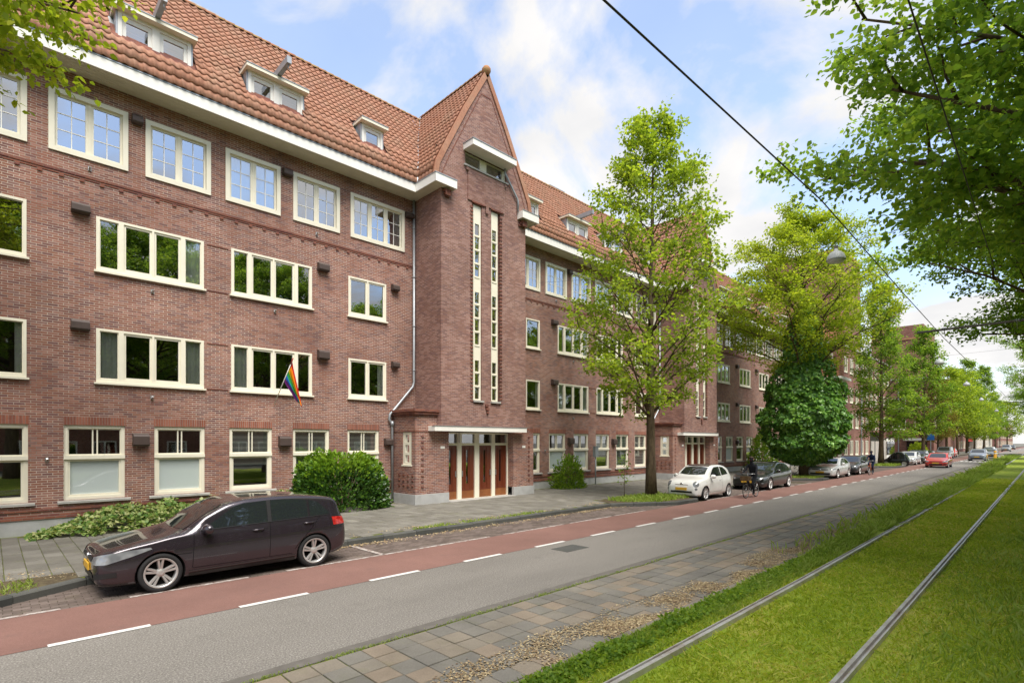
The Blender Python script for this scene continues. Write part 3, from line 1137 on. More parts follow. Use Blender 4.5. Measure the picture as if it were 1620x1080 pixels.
# gable above the eaves, in courses of trapezoids
GL = [(12.42, 12.36), (12.75, 12.20), (13.25, 12.30), (13.70, 12.50), (14.22, 12.75), (15.95, 13.68), (17.86, 14.76)]
AW = (13.66, 15.94)
for (z0, a0), (z1, a1) in zip(GL, GL[1:]):
    b0, b1 = 2 * TC - a0, 2 * TC - a1
    if abs(z0 - 13.70) < 1e-6:
        mb.quad((a0, YT, z0), (AW[0], YT, z0), (AW[0], YT, z1), (a1, YT, z1))
        mb.quad((AW[1], YT, z0), (b0, YT, z0), (b1, YT, z1), (AW[1], YT, z1))
    else:
        mb.quad((a0, YT, z0), (b0, YT, z0), (b1, YT, z1), (a1, YT, z1))
for (xa, xb) in ((AW[0], AW[0]), (AW[1], AW[1])):
    mb.quad((xa, YT, 13.70), (xa, YT + 0.2, 13.70), (xa, YT + 0.2, 14.22), (xa, YT, 14.22))
T(mb, 'tower_wall', M['brick_tower'])
# raised panel over the strip windows and the frame band along the gable
mb = MB()
mb.box(13.78, 15.82, YT - 0.05, YT - 0.002, 12.32, 13.60)
mb.box(14.73, 14.88, YT - 0.07, YT - 0.051, 12.02, 12.60)
mb.box(13.68, 13.80, YT - 0.09, YT - 0.051, 13.48, 13.58)
mb.box(15.80, 15.92, YT - 0.09, YT - 0.051, 13.48, 13.58)
T(mb, 'brick_panel', M['brick_tower'])
mb = MB()
band = [(12.95, 12.52), (13.7, 12.85), (15.95, 14.02), (16.9, 14.52)]
for sgn in (1, -1):
    P = [(TC + sgn * (a - TC), z) for z, a in band]
    for (xa, za), (xb, zb) in zip(P, P[1:]):
        o_ = -0.035 * sgn
        mb.add([(xa, YT - 0.012, za), (xb, YT - 0.012, zb), (xb + o_, YT - 0.012, zb + 0.01), (xa + o_, YT - 0.012, za + 0.01),
                (xa, YT - 0.001, za), (xb, YT - 0.001, zb), (xb + o_, YT - 0.001, zb + 0.01), (xa + o_, YT - 0.001, za + 0.01)],
               [(0, 1, 2, 3), (0, 4, 5, 1), (3, 2, 6, 7), (0, 3, 7, 4), (1, 5, 6, 2)])
mb.box(TC - 0.27, TC + 0.27, YT - 0.012, YT - 0.001, 16.90, 16.935)
T(mb, 'gable_band', M['brick_dark'], fix=True)
# toothed brick edges beside the strip windows
mb = MB()
z = 4.15
while z < 12.2:
    mb.box(13.93, 14.065, YT - 0.03, YT + 0.05, z, z + 0.062)
    mb.box(15.565, 15.70, YT - 0.03, YT + 0.05, z, z + 0.062)
    z += 0.155
T(mb, 'toothed_brickwork', M['brick_dark'])['kind'] = 'stuff'
mb = MB()
for a, b in strips:
    mb.box(a - 0.05, b + 0.12, YT - 0.06, YT - 0.001, 12.285, 12.35)
T(mb, 'brick_hood', M['brick_dark'])


def strip_window(x, w):
    e = empty('strip_window', bld, Vector((x, YT + 0.06, 4.22)) + BOFF)
    H = 8.02
    hs, panels = [], []
    zc = 0.06
    for grp in range(3):
        for k in range(4 if grp else 3):
            hs.append((0.085, w - 0.085, zc, zc + 0.46))
            zc += 0.565
        if grp < 2:
            zc += 0.55
    fr = MB()
    plate(fr, 0, w, 0, H, hs, 0.0, 0.06)
    for (a, b, c_, d) in hs:
        fr.box(a - 0.02, b + 0.02, -0.02, -0.001, c_ - 0.075, c_ - 0.02)
    fr.build('frame', M['cream'], e)
    for k, (a, b, c_, d) in enumerate(hs):
        pm = MB()
        pm.quad((a, 0.04, c_), (b, 0.04, c_), (b, 0.04, d), (a, 0.04, d))
        pm.build('pane', M['glass'], e)
    sb = MB()
    sb.box(-0.06, w + 0.08, -0.14, -0.003, -0.08, -0.004)
    sb.build('sill', M['stone'], e)
    return e


tower_parts.append(strip_window(14.14, 0.40))
tower_parts.append(strip_window(15.10, 0.40))
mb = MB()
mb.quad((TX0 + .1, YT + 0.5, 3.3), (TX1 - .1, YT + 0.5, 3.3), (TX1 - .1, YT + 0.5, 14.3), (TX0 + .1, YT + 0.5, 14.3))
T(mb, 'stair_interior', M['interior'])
# attic window under its white hood
e = empty('attic_window', bld, Vector((13.66, YT + 0.06, 13.70)) + BOFF)
tower_parts.append(e)
w_ = 15.94 - 13.66
hs = [(0.05, 0.84, 0.09, 0.48), (1.20, 2.10, 0.09, 0.48)]
mb = MB()
plate(mb, 0, w_, 0.0, 0.52, hs, 0.0, 0.08)
mb.build('frame', M['cream'], e)
for a, b, c_, d in hs:
    mb = MB()
    mb.quad((a, 0.05, c_), (b, 0.05, c_), (b, 0.05, d), (a, 0.05, d))
    mb.build('pane', M['glass'], e)
mb = MB()
mb.box(-0.08, w_ + 0.08, -0.14, -0.003, -0.07, -0.003)
mb.build('sill', M['stone'], e)
mb = MB()
mb.box(13.56, 15.98, YT - 0.62, YT - 0.002, 14.24, 14.47)
hood = T(mb, 'attic_hood', M['white'])
mb = MB()
mb.box(13.54, 16.0, YT - 0.64, YT - 0.002, 14.472, 14.50)
T(mb, 'flashing', M['zinc'], hood)
# small brick corbels below the strips and at the eaves
mb = MB()
for (x, z, w, h) in [(14.72, 3.98, .17, .09), (14.76, 3.84, .17, .09), (14.80, 3.70, .10, .09)]:
    mb.box(x, x + w, YT - 0.07, YT - 0.002, z, z + h)
T(mb, 'brick_corbel', M['brick_dark'])
for sx, x0 in ((1, 12.50), (-1, 16.76)):
    mb = MB()
    for k in range(3):
        mb.box(x0 + 0.03 + 0.05 * k * sx, x0 + 0.33 - 0.0 * k, YT - 0.16 + 0.045 * k, YT - 0.002, 12.30 - 0.08 * (k + 1), 12.30 - 0.08 * k - 0.003)
    for k in range(4):
        mb.box(x0 + 0.04 + 0.07 * k, x0 + 0.085 + 0.07 * k, YT - 0.2, YT - 0.161, 12.06, 12.30)
    T(mb, 'eaves_corbel', M['brick_dark'])
# eaves: fascia and soffit of wing and tower in one run
FY, FX = 17.6, 11.95
ZS, ZF = 12.37, 12.66
mb = MB()
for (x0, x1, y0, y1) in ((X0, FX + 0.04, FY, FY + 0.04), (FX, FX + 0.04, 16.28, FY + 0.04), (FX, 12.98, 16.26, 16.30), (12.94, 12.98, 16.30, YT), (16.64, 17.68, 16.26, 16.30), (16.64, 16.68, 16.30, YT), (17.64, 17.68, 16.28, FY + 0.04)):
    mb.box(x0, x1, y0, y1, ZS - 0.02, ZF)
f_ = T(mb, 'fascia', M['white'])
mb = MB()
for k, (x0, x1, y0, y1) in enumerate(((X0, FX + 0.02, FY - 0.015, FY + 0.05), (FX - 0.015, FX + 0.05, 16.27, FY - 0.016), (FX - 0.015, 12.985, 16.245, 16.269), (16.635, 17.69, 16.245, 16.269), (17.63, 17.695, 16.27, FY))):
    mb.box(x0, x1, y0, y1, ZF + 0.002, ZF + 0.035)
T(mb, 'gutter_edge', M['zinc'], f_)
mb = MB()
for x0, x1, y0, y1 in ((X0, FX + 0.02, FY + 0.005, YF + 0.02), (FX + 0.02, TX0 + 0.01, 16.29, YF + 0.02), (TX0 + 0.01, 12.96, 16.29, YT + .01), (16.66, TX1, 16.29, YT + .01), (TX1, 17.66, 16.29, YF + 0.02)):
    mb.quad((x0, y0, ZS), (x1, y0, ZS), (x1, y1, ZS), (x0, y1, ZS))
y = FY + 0.12
while y < YF:
    mb.box(X0, FX + 0.05, y, y + 0.008, ZS - 0.006, ZS - 0.001)
    y += 0.11
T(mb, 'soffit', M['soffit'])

# ---- entrance porch ----------------------------------------------
PY = 16.86
PXL, PXR = 11.45, 17.95
DX0, DX1 = 13.03, 16.66
DY = 17.22
mb = MB()
# left block with its own cornice, right block lower in front
mb.quad((PXL, PY, 0.5), (DX0, PY, 0.5), (DX0, PY, 3.60), (PXL, PY, 3.60))
plate(mb, PY, YF, 0.5, 3.60, [(17.12, 17.74, 1.60, 2.88)], PXL, PXL + 0.12, False, axis='x')
mb.quad((DX0, PY, 0.5), (DX0, PY, 2.9), (DX0, DY + .1, 2.9), (DX0, DY + .1, 0.5))
T(mb, 'porch_wall', M['brick'])
mb = MB()
mb.quad((DX1, PY, 0.5), (PXR, PY, 0.5), (PXR, PY, 2.88), (DX1, PY, 2.88))
mb.quad((PXR, PY, 0.5), (PXR, YF, 0.5), (PXR, YF, 3.6), (PXR, PY, 2.88))
mb.quad((DX1, PY, 2.88), (PXR, PY, 2.88), (PXR, 17.6, 2.88), (DX1, 17.6, 2.88))
mb.quad((TX1, 17.6, 2.88), (PXR, 17.6, 2.88), (PXR, 17.6, 3.6), (TX1, 17.6, 3.6))
mb.quad((DX1, PY, 0.5), (DX1, PY, 2.9), (DX1, DY + .1, 2.9), (DX1, DY + .1, 0.5))
T(mb, 'porch_wall', M['brick'])
mb = MB()
mb.quad((PXL, PY, 3.6), (TX0, PY, 3.6), (TX0, YF, 3.6), (PXL, YF, 3.6))
mb.quad((TX1, 17.6, 3.6), (PXR, 17.6, 3.6), (PXR, YF, 3.6), (TX1, YF, 3.6))
T(mb, 'porch_roof', M['stone'])
mb = MB()
mb.box(PXL - 0.03, DX0, PY - 0.03, PY + 0.1, 0.1, 0.5)
mb.box(PXL - 0.03, PXL + 0.1, PY + 0.101, YF - 0.031, 0.1, 0.5)
T(mb, 'porch_plinth', M['plinth'])
mb = MB()
mb.box(DX1, PXR + 0.03, PY - 0.03, PY + 0.1, 0.1, 0.5)
mb.box(PXR - 0.1, PXR + 0.03, PY + 0.101, YF - 0.031, 0.1, 0.5)
T(mb, 'porch_plinth', M['plinth'])
mb = MB()
PCZ = ((0.05, 3.50, 3.56), (0.10, 3.562, 3.66), (0.15, 3.662, 3.76))
for d, z0, z1 in PCZ:
    mb.box(PXL - d, TX0 - 0.002, PY - d, PY + 0.05, z0, z1)
    mb.box(PXL - d, PXL + 0.05, PY + 0.051, YF - 0.003, z0, z1)
T(mb, 'porch_cornice', M['brick_dark'])
mb = MB()
for d, z0, z1 in PCZ:
    mb.box(TX1 + 0.002, PXR + d, 17.6 - d, 17.7, z0, z1)
    mb.box(PXR - 0.05, PXR + d, 17.701, YF - 0.003, z0, z1)
T(mb, 'porch_cornice', M['brick_dark'])
mb = MB()
z = 0.75
while z < 2.75:
    mb.box(PXL + 0.26, PXL + 0.37, PY - 0.03, PY - 0.001, z, z + 0.07)
    mb.box(PXR - 0.37, PXR - 0.26, PY - 0.03, PY - 0.001, z, z + 0.07)
    z += 0.215
mb.box(PXL - 0.02, DX0, PY - 0.02, PY - 0.001, 2.90, 2.94)
mb.box(PXL - 0.02, PXL - 0.001, PY, YF - 0.01, 2.90, 2.94)
T(mb, 'porch_toothing', M['brick_dark'])['kind'] = 'stuff'
mb = MB()
for yy in (17.0, 17.3, 17.6, 17.9):
    for zz_ in (0.8, 1.0, 1.2):
        mb.box(PXL - 0.03, PXL - 0.001, yy, yy + 0.1, zz_, zz_ + 0.06)
T(mb, 'porch_studs', M['brick_dark'])['kind'] = 'stuff'
# narrow porch window on the flank
e = empty('porch_window', bld, Vector((PXL + 0.03, 17.12, 1.60)) + BOFF)
tower_parts.append(e)
hs = [(0.20, 0.47, 0.12 + 0.39 * k, 0.12 + 0.39 * k + 0.28) for k in range(3)]
mb = MB()
plate(mb, 0, 0.62, 0, 1.28, hs, 0.0, 0.07, axis='x')
mb.box(-0.05, -0.001, -0.04, 0.66, -0.03, 0.03)
mb.build('frame', M['cream'], e)
for a, b, c_, d in hs:
    mb = MB()
    mb.quad((0.05, a, c_), (0.05, b, c_), (0.05, b, d), (0.05, a, d))
    mb.build('pane', M['glass'], e)
mb = MB()
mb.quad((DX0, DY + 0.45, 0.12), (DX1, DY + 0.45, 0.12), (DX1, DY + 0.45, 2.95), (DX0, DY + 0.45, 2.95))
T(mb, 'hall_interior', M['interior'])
# doors
posts = [DX0, 13.10, 13.76, 13.98, 14.70, 14.95, 15.68, 15.87, 16.60, DX1]
mb = MB()
hs = []
for k in range(4):
    a, b = posts[1 + 2 * k], posts[2 + 2 * k]
    hs += [(a, b, 0.14, 2.36), (a, b, 2.46, 2.84)]
plate(mb, DX0, DX1, 0.125, 2.90, hs, DY, DY + 0.12, False)
T(mb, 'door_frame', M['cream'])
for k in range(4):
    a, b = posts[1 + 2 * k], posts[2 + 2 * k]
    e = empty('door', bld, Vector((a, DY + 0.06, 0.145)) + BOFF)
    tower_parts.append(e)
    w_ = b - a
    mb = MB()
    slit = (w_ * 0.40, w_ * 0.56, 0.62, 2.02)
    plate(mb, 0.004, w_ - 0.004, 0.32, 2.21, [slit], 0.0, 0.05)
    for u in (0.30, 0.66):
        mb.box(w_ * u - 0.015, w_ * u + 0.015, -0.018, -0.001, 0.40, 2.14)
    mb.build('leaf', M['door'], e)
    mb = MB()
    mb.box(0.004, w_ - 0.004, 0.004, 0.05, 0.0, 0.318)
    mb.build('kick_board', M['kick'], e)
    mb = MB()
    mb.quad((slit[0], 0.03, slit[2]), (slit[1], 0.03, slit[2]), (slit[1], 0.03, slit[3]), (slit[0], 0.03, slit[3]))
    mb.build('slit_pane', M['glass'], e)
    xh = w_ - 0.09 if k in (0, 2) else 0.05
    mb = MB()
    mb.box(xh, xh + 0.045, -0.035, -0.001, 0.92, 1.16)
    mb.build('handle', M['steel'], e)
    mb = MB()
    mb.quad((a, DY + 0.08, 2.46), (b, DY + 0.08, 2.46), (b, DY + 0.08, 2.84), (a, DY + 0.08, 2.84))
    T(mb, 'transom_pane', M['glass'])
mb = MB()
mb.box(DX0, DX1, 16.7, DY + 0.2, 0.02, 0.135)
T(mb, 'doorstep', M['stone'])
mb = MB()
mb.box(13.80, 13.90, DY - 0.12, DY - 0.002, 2.46, 2.86)
T(mb, 'porch_lamp', M['white'])
mb = MB()
mb.box(12.04, 17.08, 16.44, DY + 0.3, 2.93, 3.12)
can = T(mb, 'entrance_canopy', M['white'])
mb = MB()
mb.box(12.02, 17.10, 16.42, YT - 0.003, 3.122, 3.14)
T(mb, 'flashing', M['zinc'], can)
for xn in (12.62, 17.2):
    mb = MB()
    mb.box(xn, xn + 0.2, PY - 0.02, PY - 0.001, 2.24, 2.34)
    T(mb, 'number_plate', M['white'])
# downpipe: down the inner corner, a swan neck over the porch, then to the ground
mb = MB()
mb.tube([(12.36, YF - 0.1, 12.36), (12.36, YF - 0.1, 4.95), (12.3, YF - 0.1, 4.75), (11.42, YF - 0.1, 3.78), (11.24, YF - 0.1, 3.60), (11.20, YF - 0.1, 3.40), (11.32, YF - 0.12, 3.22), (11.33, YF - 0.12, 0.12)], 0.05, 10)
for z in (11.2, 9.2, 7.2, 5.4, 2.4, 1.0):
    xx = 12.36 if z > 5 else 11.33
    mb.tube([(xx, YF - 0.1, z), (xx, YF - 0.1, z + 0.05)], 0.062, 10)
mb.tube([(11.33, YF - 0.12, 3.12), (11.33, YF - 0.12, 3.32)], 0.075, 10)
T(mb, 'downpipe', M['zinc'], smooth=True)
mb = MB()
mb.tube([(15.80, YT - 0.08, 14.25), (15.82, YT - 0.08, 14.05), (16.55, YT - 0.08, 13.2), (16.60, YT - 0.08, 13.1), (16.60, YT - 0.08, 12.67)], 0.045, 8)
T(mb, 'downpipe', M['zinc'], smooth=True)

# the next wing and its tower repeat the first
index_children()
for o in cellparts + tower_parts:
    c_ = copy_tree(o, bld)
    c_.location.x += CELL
for o in tower_parts:
    c_ = copy_tree(o, bld)
    c_.location.x -= CELL

# ---- the third wing, running on to the corner block -----------------
W3X0, W3X1 = 36.55, 66.0
holes3 = []
k = 0
for i in range(12):
    x = 39.80 + 2.13 * i
    if x + 1.71 < W3X1:
        window(bld, 'T', x, 10.17, 1.71, 1.66, YF, 2)
        holes3.append((x, x + 1.71, 10.17, 11.83))
for i in range(6):
    for z in (7.22, 4.15):
        x = 40.65 + 4.2 * i
        window(bld, 'S', x, z, 2.25, 1.48, YF, 3, [None, 'curtain_left', 'curtain_right'][(i + int(z)) % 3])
        holes3.append((x, x + 2.25, z, z + 1.48))
for i in range(12):
    x = 40.19 + 2.03 * i
    window(bld, 'G', x, 0.95, 1.32, 2.01, YF + 0.05, 1, [None, 'blind_full', None, 'blind_half'][i % 4], m_glass=FR if i % 3 == 1 else None)
    holes3.append((x, x + 1.32, 0.95, 2.96))
mb = MB()
plate(mb, W3X0, W3X1, 0.5, 12.37, holes3, YF, YF + 0.17, False)
B(mb, 'wall', M['brick'])
mb = MB()
mb.box(W3X0, W3X1, YF - 0.03, YF + 0.1, 0, 0.5)
B(mb, 'plinth', M['plinth'])
mb = MB()
mb.box(W3X0, W3X1, YF - 0.05, YF - 0.002, 0.502, 0.63)
B(mb, 'moulded_course', M['brick_dark'])
mb = MB()
mb.quad((W3X0, YF + 0.95, 0), (W3X1, YF + 0.95, 0), (W3X1, YF + 0.95, 12.3), (W3X0, YF + 0.95, 12.3))
for z in (0.2, 3.45, 6.5, 9.5, 12.34):
    mb.quad((W3X0, YF + 0.172, z), (W3X1, YF + 0.172, z), (W3X1, YF + 0.95, z), (W3X0, YF + 0.95, z))
B(mb, 'room_interior', M['interior'])
mb = MB()
mb.box(W3X0, W3X1, YF - 0.03, YF - 0.002, 9.60, 9.72)
B(mb, 'dentil_course', M['brick_dark'])
mb = MB()
mb.box(37.08, W3X1, FY, FY + 0.04, ZS - 0.02, ZF)
B(mb, 'fascia', M['white'])
mb = MB()
mb.quad((37.06, FY + 0.02, ZS), (W3X1, FY + 0.02, ZS), (W3X1, YF + 0.02, ZS), (37.06, YF + 0.02, ZS))
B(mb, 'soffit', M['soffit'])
for x in (39.9, 44.2, 48.3, 52.5, 56.5):
    for z in (2.35, 5.46, 8.62):
        mb = MB()
        mb.prism([(YF - 0.002, z), (YF - 0.002, z + .3), (YF - 0.16, z + .27), (YF - 0.20, z + .2), (YF - 0.20, z + .03), (YF - 0.17, z)], 0, x - 0.17, x + 0.17)
        B(mb, 'ventilation_hood', M['vent'], fix=True)

# ---- roofs ----------------------------------------------------------
RP = [(17.62, 12.69), (17.80, 13.28), (18.20, 13.90), (21.20, 17.80)]       # wing: (Y, Z)
GP = [(12.08, 12.69), (12.20, 13.28), (12.46, 13.80), (13.58, 15.93), (14.805, 18.02)]   # tower: (X, Z), left side


def along(P, s):
    for a, b in zip(P, P[1:]):
        L = math.hypot(b[0] - a[0], b[1] - a[1])
        if s <= L or b is P[-1]:
            t = s / L
            return a[0] + (b[0] - a[0]) * t, a[1] + (b[1] - a[1]) * t, (b[0] - a[0]) / L, (b[1] - a[1]) / L
        s -= L


def plen(P):
    return sum(math.hypot(b[0] - a[0], b[1] - a[1]) for a, b in zip(P, P[1:]))


TW, TL, TEXP = 0.232, 0.37, 0.315


def tile_mesh():
    """pantile: u across, v up the slope, w outwards; lower edge at v=0"""
    us = [0, .03, .07, .115, .155, .195, .232, .25]
    ws = [.034, .044, .034, .010, -.004, .002, .024, .036]
    v, f = [], []
    for u, w in zip(us, ws):
        v += [(u, 0, w + 0.012), (u, 0, w + 0.036), (u, TL, w - 0.004)]
    for i in range(len(us) - 1):
        a, b = 3 * i, 3 * (i + 1)
        f += [(a, b, b + 1, a + 1), (a + 1, b + 1, b + 2, a + 2)]
    return v, f


TV, TF = tile_mesh()
tme = bpy.data.meshes.new('tile')
tme.from_pydata(TV, [], TF)
tme.materials.append(M['tile'])
tme.polygons.foreach_set('use_smooth', [True] * len(TF))


def tower_left_x(z, off):
    zs_ = [p[1] for p in GP]
    return np.interp(z, zs_, [p[0] for p in GP]) + off


def roof_frame(x, s):
    y, z, dy, dz = along(RP, s)
    up = Vector((0, dy, dz)).normalized()
    u = Vector((1, 0, 0))
    nrm = u.cross(up)
    if nrm.y > 0:
        nrm = -nrm
    mt = Matrix((u, up, nrm)).transposed().to_4x4()
    mt.translation = Vector((x, y, z)) + nrm * 0.02
    return mt


DORM = [(-0.62, 0.25), (2.52, 4.30), (5.92, 7.70), (9.93, 10.80)]


def in_dormer(x, z, off, list_):
    for a, b in list_:
        if a + off - 0.18 < x < b + off + 0.0 and 13.50 < z < 14.70:
            return True
    return False


def main_roof(x0, x1, left_off, right_off, dorms, doff, near=False):
    rf = empty('roof', bld, BOFF * 0 + Vector((0, -YF, 0)) + Vector((0, YF, 0)) * 0)
    under = MB()
    for (a, b) in zip(RP, RP[1:]):
        under.quad((x0, a[0] + 0.01, a[1]), (x1, a[0] + 0.01, a[1]), (x1, b[0] + 0.01, b[1]), (x0, b[0] + 0.01, b[1]))
    under.quad((x0, 21.2, 17.79), (x1, 21.2, 17.79), (x1, 24.8, 12.7), (x0, 24.8, 12.7))
    under.build('roof_underlay', M['brick_dark'], rf)
    tiles = []
    rows = int(plen(RP) / TEXP)
    for r_ in range(rows + 1):
        s_ = r_ * TEXP
        if s_ > plen(RP) - 0.1:
            continue
        _, z, _, _ = along(RP, s_)
        xa, xb = x0, x1
        if left_off is not None:
            xa = 2 * (TC + left_off) - tower_left_x(z, left_off) - 0.15
        if right_off is not None:
            xb = tower_left_x(z, right_off) - 0.02
        n0 = int(math.ceil(xa / TW))
        for i in range(n0, int(xb / TW) + 1):
            x = i * TW
            if x > xb or in_dormer(x + 0.1, z + 0.1, doff, dorms):
                continue
            tiles.append((x, s_, z))
    keyed = []
    for (x, s_, z) in tiles:
        mt = roof_frame(x, s_)
        p = mt.translation
        keyed.append((CY_ * p.x + SY_ * p.y if in_view(p.x, p.y, p.z, 8) is not None else 1e6, mt))
    keyed.sort(key=lambda k: k[0])
    js = MB()
    rng = random.Random(5)
    for i, (d, mt) in enumerate(keyed):
        mt = mt @ Matrix.Translation((rng.uniform(-.004, .004), rng.uniform(-.008, .008), rng.uniform(-.003, .004)))
        if near and i < 290 and d < 1e5:
            o = bpy.data.objects.new('tile', tme)
            COL.objects.link(o)
            o.parent = rf
            o.matrix_local = mt
        else:
            js.add([tuple(mt @ Vector(p)) for p in TV], TF)
    o = js.build('field_tiles', M['tile'], rf, True)
    o['kind'] = 'stuff'
    # ridge
    xr = x0
    k = 0
    js = MB()
    ra = x0 if left_off is None else TC + left_off - 0.2
    rb = x1 if right_off is None else TC + right_off + 0.2
    xr = ra
    while xr < rb:
        prof = [(0.125 * math.sin(t), 0.10 * math.cos(t)) for t in np.linspace(-1.75, 1.75, 9)]
        vs = [(xr, 21.2 + a * 1.0, 17.80 + b) for a, b in prof] + [(xr + 0.33, 21.2 + a * 1.12, 17.805 + b * 1.12) for a, b in prof]
        n = len(prof)
        fs = [(q, q + 1, n + q + 1, n + q) for q in range(n - 1)]
        fs.append(tuple(range(n, 2 * n)))
        if near and in_view(xr, 21.2, 17.8, 5):
            m2 = MB()
            m2.add(vs, fs)
            m2.build('ridge_tile', M['ridge'], rf, True)
        else:
            js.add(vs, fs)
        xr += 0.32
    if js.f:
        o = js.build('ridge_tiles', M['ridge'], rf, True)
        o['kind'] = 'stuff'
    return rf


def tower_roof(off):
    rf = empty('tower_roof', bld, Vector((0, -YF, 0)))
    js = MB()
    under = MB()
    for sgn in (1, -1):
        for (a, b) in zip(GP, GP[1:]):
            xa, xb = a[0] + 0.02, b[0] + 0.02
            if sgn < 0:
                xa, xb = 2 * TC - xa, 2 * TC - xb
            under.quad((xa + off, YT - 0.02, a[1]), (xb + off, YT - 0.02, b[1]), (xb + off, 21.2, b[1]), (xa + off, 21.2, a[1]))
        rows = int(plen(GP) / TEXP)
        for r_ in range(rows + 1):
            s_ = r_ * TEXP
            if s_ > plen(GP) - 0.12:
                continue
            x, z, dx, dz = along(GP, s_)
            ymax = np.interp(z, [p[1] for p in RP], [p[0] for p in RP]) + 0.15
            if sgn < 0:
                x, dx = 2 * TC - x, -dx
            up = Vector((dx, 0, dz)).normalized()
            u = Vector((0, -1, 0)) if sgn > 0 else Vector((0, 1, 0))
            nrm = u.cross(up)
            mt0 = Matrix((u, up, nrm)).transposed().to_4x4()
            y = YT + 0.02
            while y < ymax:
                mt = mt0.copy()
                mt.translation = Vector((x + off, y + (TW if sgn > 0 else 0), z)) + nrm * 0.02
                js.add([tuple(mt @ Vector(p)) for p in TV], TF)
                y += TW
    under.build('roof_underlay', M['brick_dark'], rf)
    o = js.build('field_tiles', M['tile'], rf, True)
    o['kind'] = 'stuff'
    js = MB()
    y = YT - 0.06
    while y < 21.3:
        prof = [(0.125 * math.sin(t), 0.10 * math.cos(t)) for t in np.linspace(-1.75, 1.75, 9)]
        vs = [(TC + off + a * 1.12, y, 18.03 + b * 1.12) for a, b in prof] + [(TC + off + a, y + 0.33, 18.03 + b) for a, b in prof]
        n = len(prof)
        js.add(vs, [(q, q + 1, n + q + 1, n + q) for q in range(n - 1)] + [tuple(range(n))])
        y += 0.32
    o = js.build('ridge_tiles', M['ridge'], rf, True)
    o['kind'] = 'stuff'
    js = MB()
    js.lathe([(0.02, -.24), (.12, -.22), (.19, -.06), (.19, .02), (.13, .11), (.03, .15)], 12, 'z', (TC + off, YT - 0.0, 18.06))
    js.build('finial_tile', M['ridge'], rf, True)
    # verge tiles along the gable edges
    js = MB()
    for sgn in (1, -1):
        P = [(TC + sgn * (p[0] - TC) + off, p[1]) for p in GP]
        for (xa, za), (xb, zb) in zip(P, P[1:]):
            o_ = 0.17 * sgn
            vs = [(xa - 0.02 * sgn, YT - 0.055, za + .05), (xb - 0.02 * sgn, YT - 0.055, zb + .05), (xb + o_, YT - 0.055, zb - 0.04), (xa + o_, YT - 0.055, za - 0.04),
                  (xa - 0.02 * sgn, YT + 0.1, za + .05), (xb - 0.02 * sgn, YT + 0.1, zb + .05), (xb + o_, YT + 0.1, zb - 0.04), (xa + o_, YT + 0.1, za - 0.04)]
            js.add(vs, [(0, 1, 2, 3), (0, 4, 5, 1), (3, 2, 6, 7)])
    js.build('verge', M['tile'], rf, fix=True)
    # lead valley
    js = MB()
    vy = [(np.interp(z, [p[1] for p in GP], [p[0] for p in GP]), np.interp(z, [p[1] for p in RP], [p[0] for p in RP]), z) for z in np.linspace(12.7, 17.75, 14)]
    js.tube([(a + off - 0.02, b - 0.03, c_ + 0.03) for a, b, c_ in vy], 0.045, 6)
    js.build('valley', M['zinc'], rf)
    return rf


def dormer(xa, xb, beam=False):
    Yd = 18.12
    e = empty('dormer', bld, Vector((xa, Yd, 13.56)) + BOFF)
    w = xb - xa
    n = 2 if w > 1.2 else 1
    hs = [(w / n * k + 0.09, w / n * (k + 1) - 0.09, 0.10, 0.80) for k in range(n)]
    fr = MB()
    plate(fr, 0, w, 0, 0.90, hs, 0.0, 0.10)
    ps = []
    for a, b, c_, d in hs:
        p = (a + 0.10, b - 0.10, c_ + 0.10, d - 0.13)
        plate(fr, a, b, c_, d, [p], 0.04, 0.08, False)
        ps.append(p)
    fr.build('frame', M['white'], e)
    for p in ps:
        mb = MB()
        mb.quad((p[0], 0.07, p[2]), (p[1], 0.07, p[2]), (p[1], 0.07, p[3]), (p[0], 0.07, p[3]))
        mb.build('pane', M['glass_sky'], e)
    for sx, ex in ((0.004, -0.05), (w - 0.004, w + 0.05)):
        mb = MB()
        y1 = np.interp(13.56 + 0.9, [p[1] for p in RP], [p[0] for p in RP]) - Yd + 0.25
        lo, hi = min(sx, ex), max(sx, ex)
        mb.box(lo, hi, 0.03, y1 + 0.4, -0.06, 0.90)
        mb.build('cheek', M['zinc'], e)
    mb = MB()
    mb.box(-0.06, w + 0.06, -0.10, -0.004, -0.13, -0.02)
    for sx in (-0.22, w + 0.04):
        mb.add([(sx, -0.10, -0.10), (sx + 0.18, -0.10, -0.10), (sx + 0.18, 0.47, 0.90), (sx, 0.47, 0.90)], [(0, 1, 2, 3)])
    mb.build('flashing', M['zinc'], e)
    mb = MB()
    mb.box(-0.12, w + 0.12, -0.22, 1.0, 0.903, 1.0)
    mb.build('cap', M['cream'], e)
    mb = MB()
    mb.box(-0.13, w + 0.13, -0.235, 1.0, 1.002, 1.025)
    mb.build('roof_felt', M['zinc'], e)
    mb = MB()
    mb.quad((0.05, 0.3, 0), (w - 0.05, 0.3, 0), (w - 0.05, 0.3, 0.9), (0.05, 0.3, 0.9))
    mb.build('room_interior', M['interior'], e)
    if beam:
        mb = MB()
        mb.box(w * 0.50 - 0.07, w * 0.50 + 0.07, -1.05, 0.6, 1.03, 1.25)
        mb.tube([(w * 0.5, -0.95, 1.05), (w * 0.5, -0.95, 0.93), (w * 0.5 + 0.05, -0.93, 0.88)], 0.015, 6)
        mb.build('hoist_beam', M['zinc'], e)


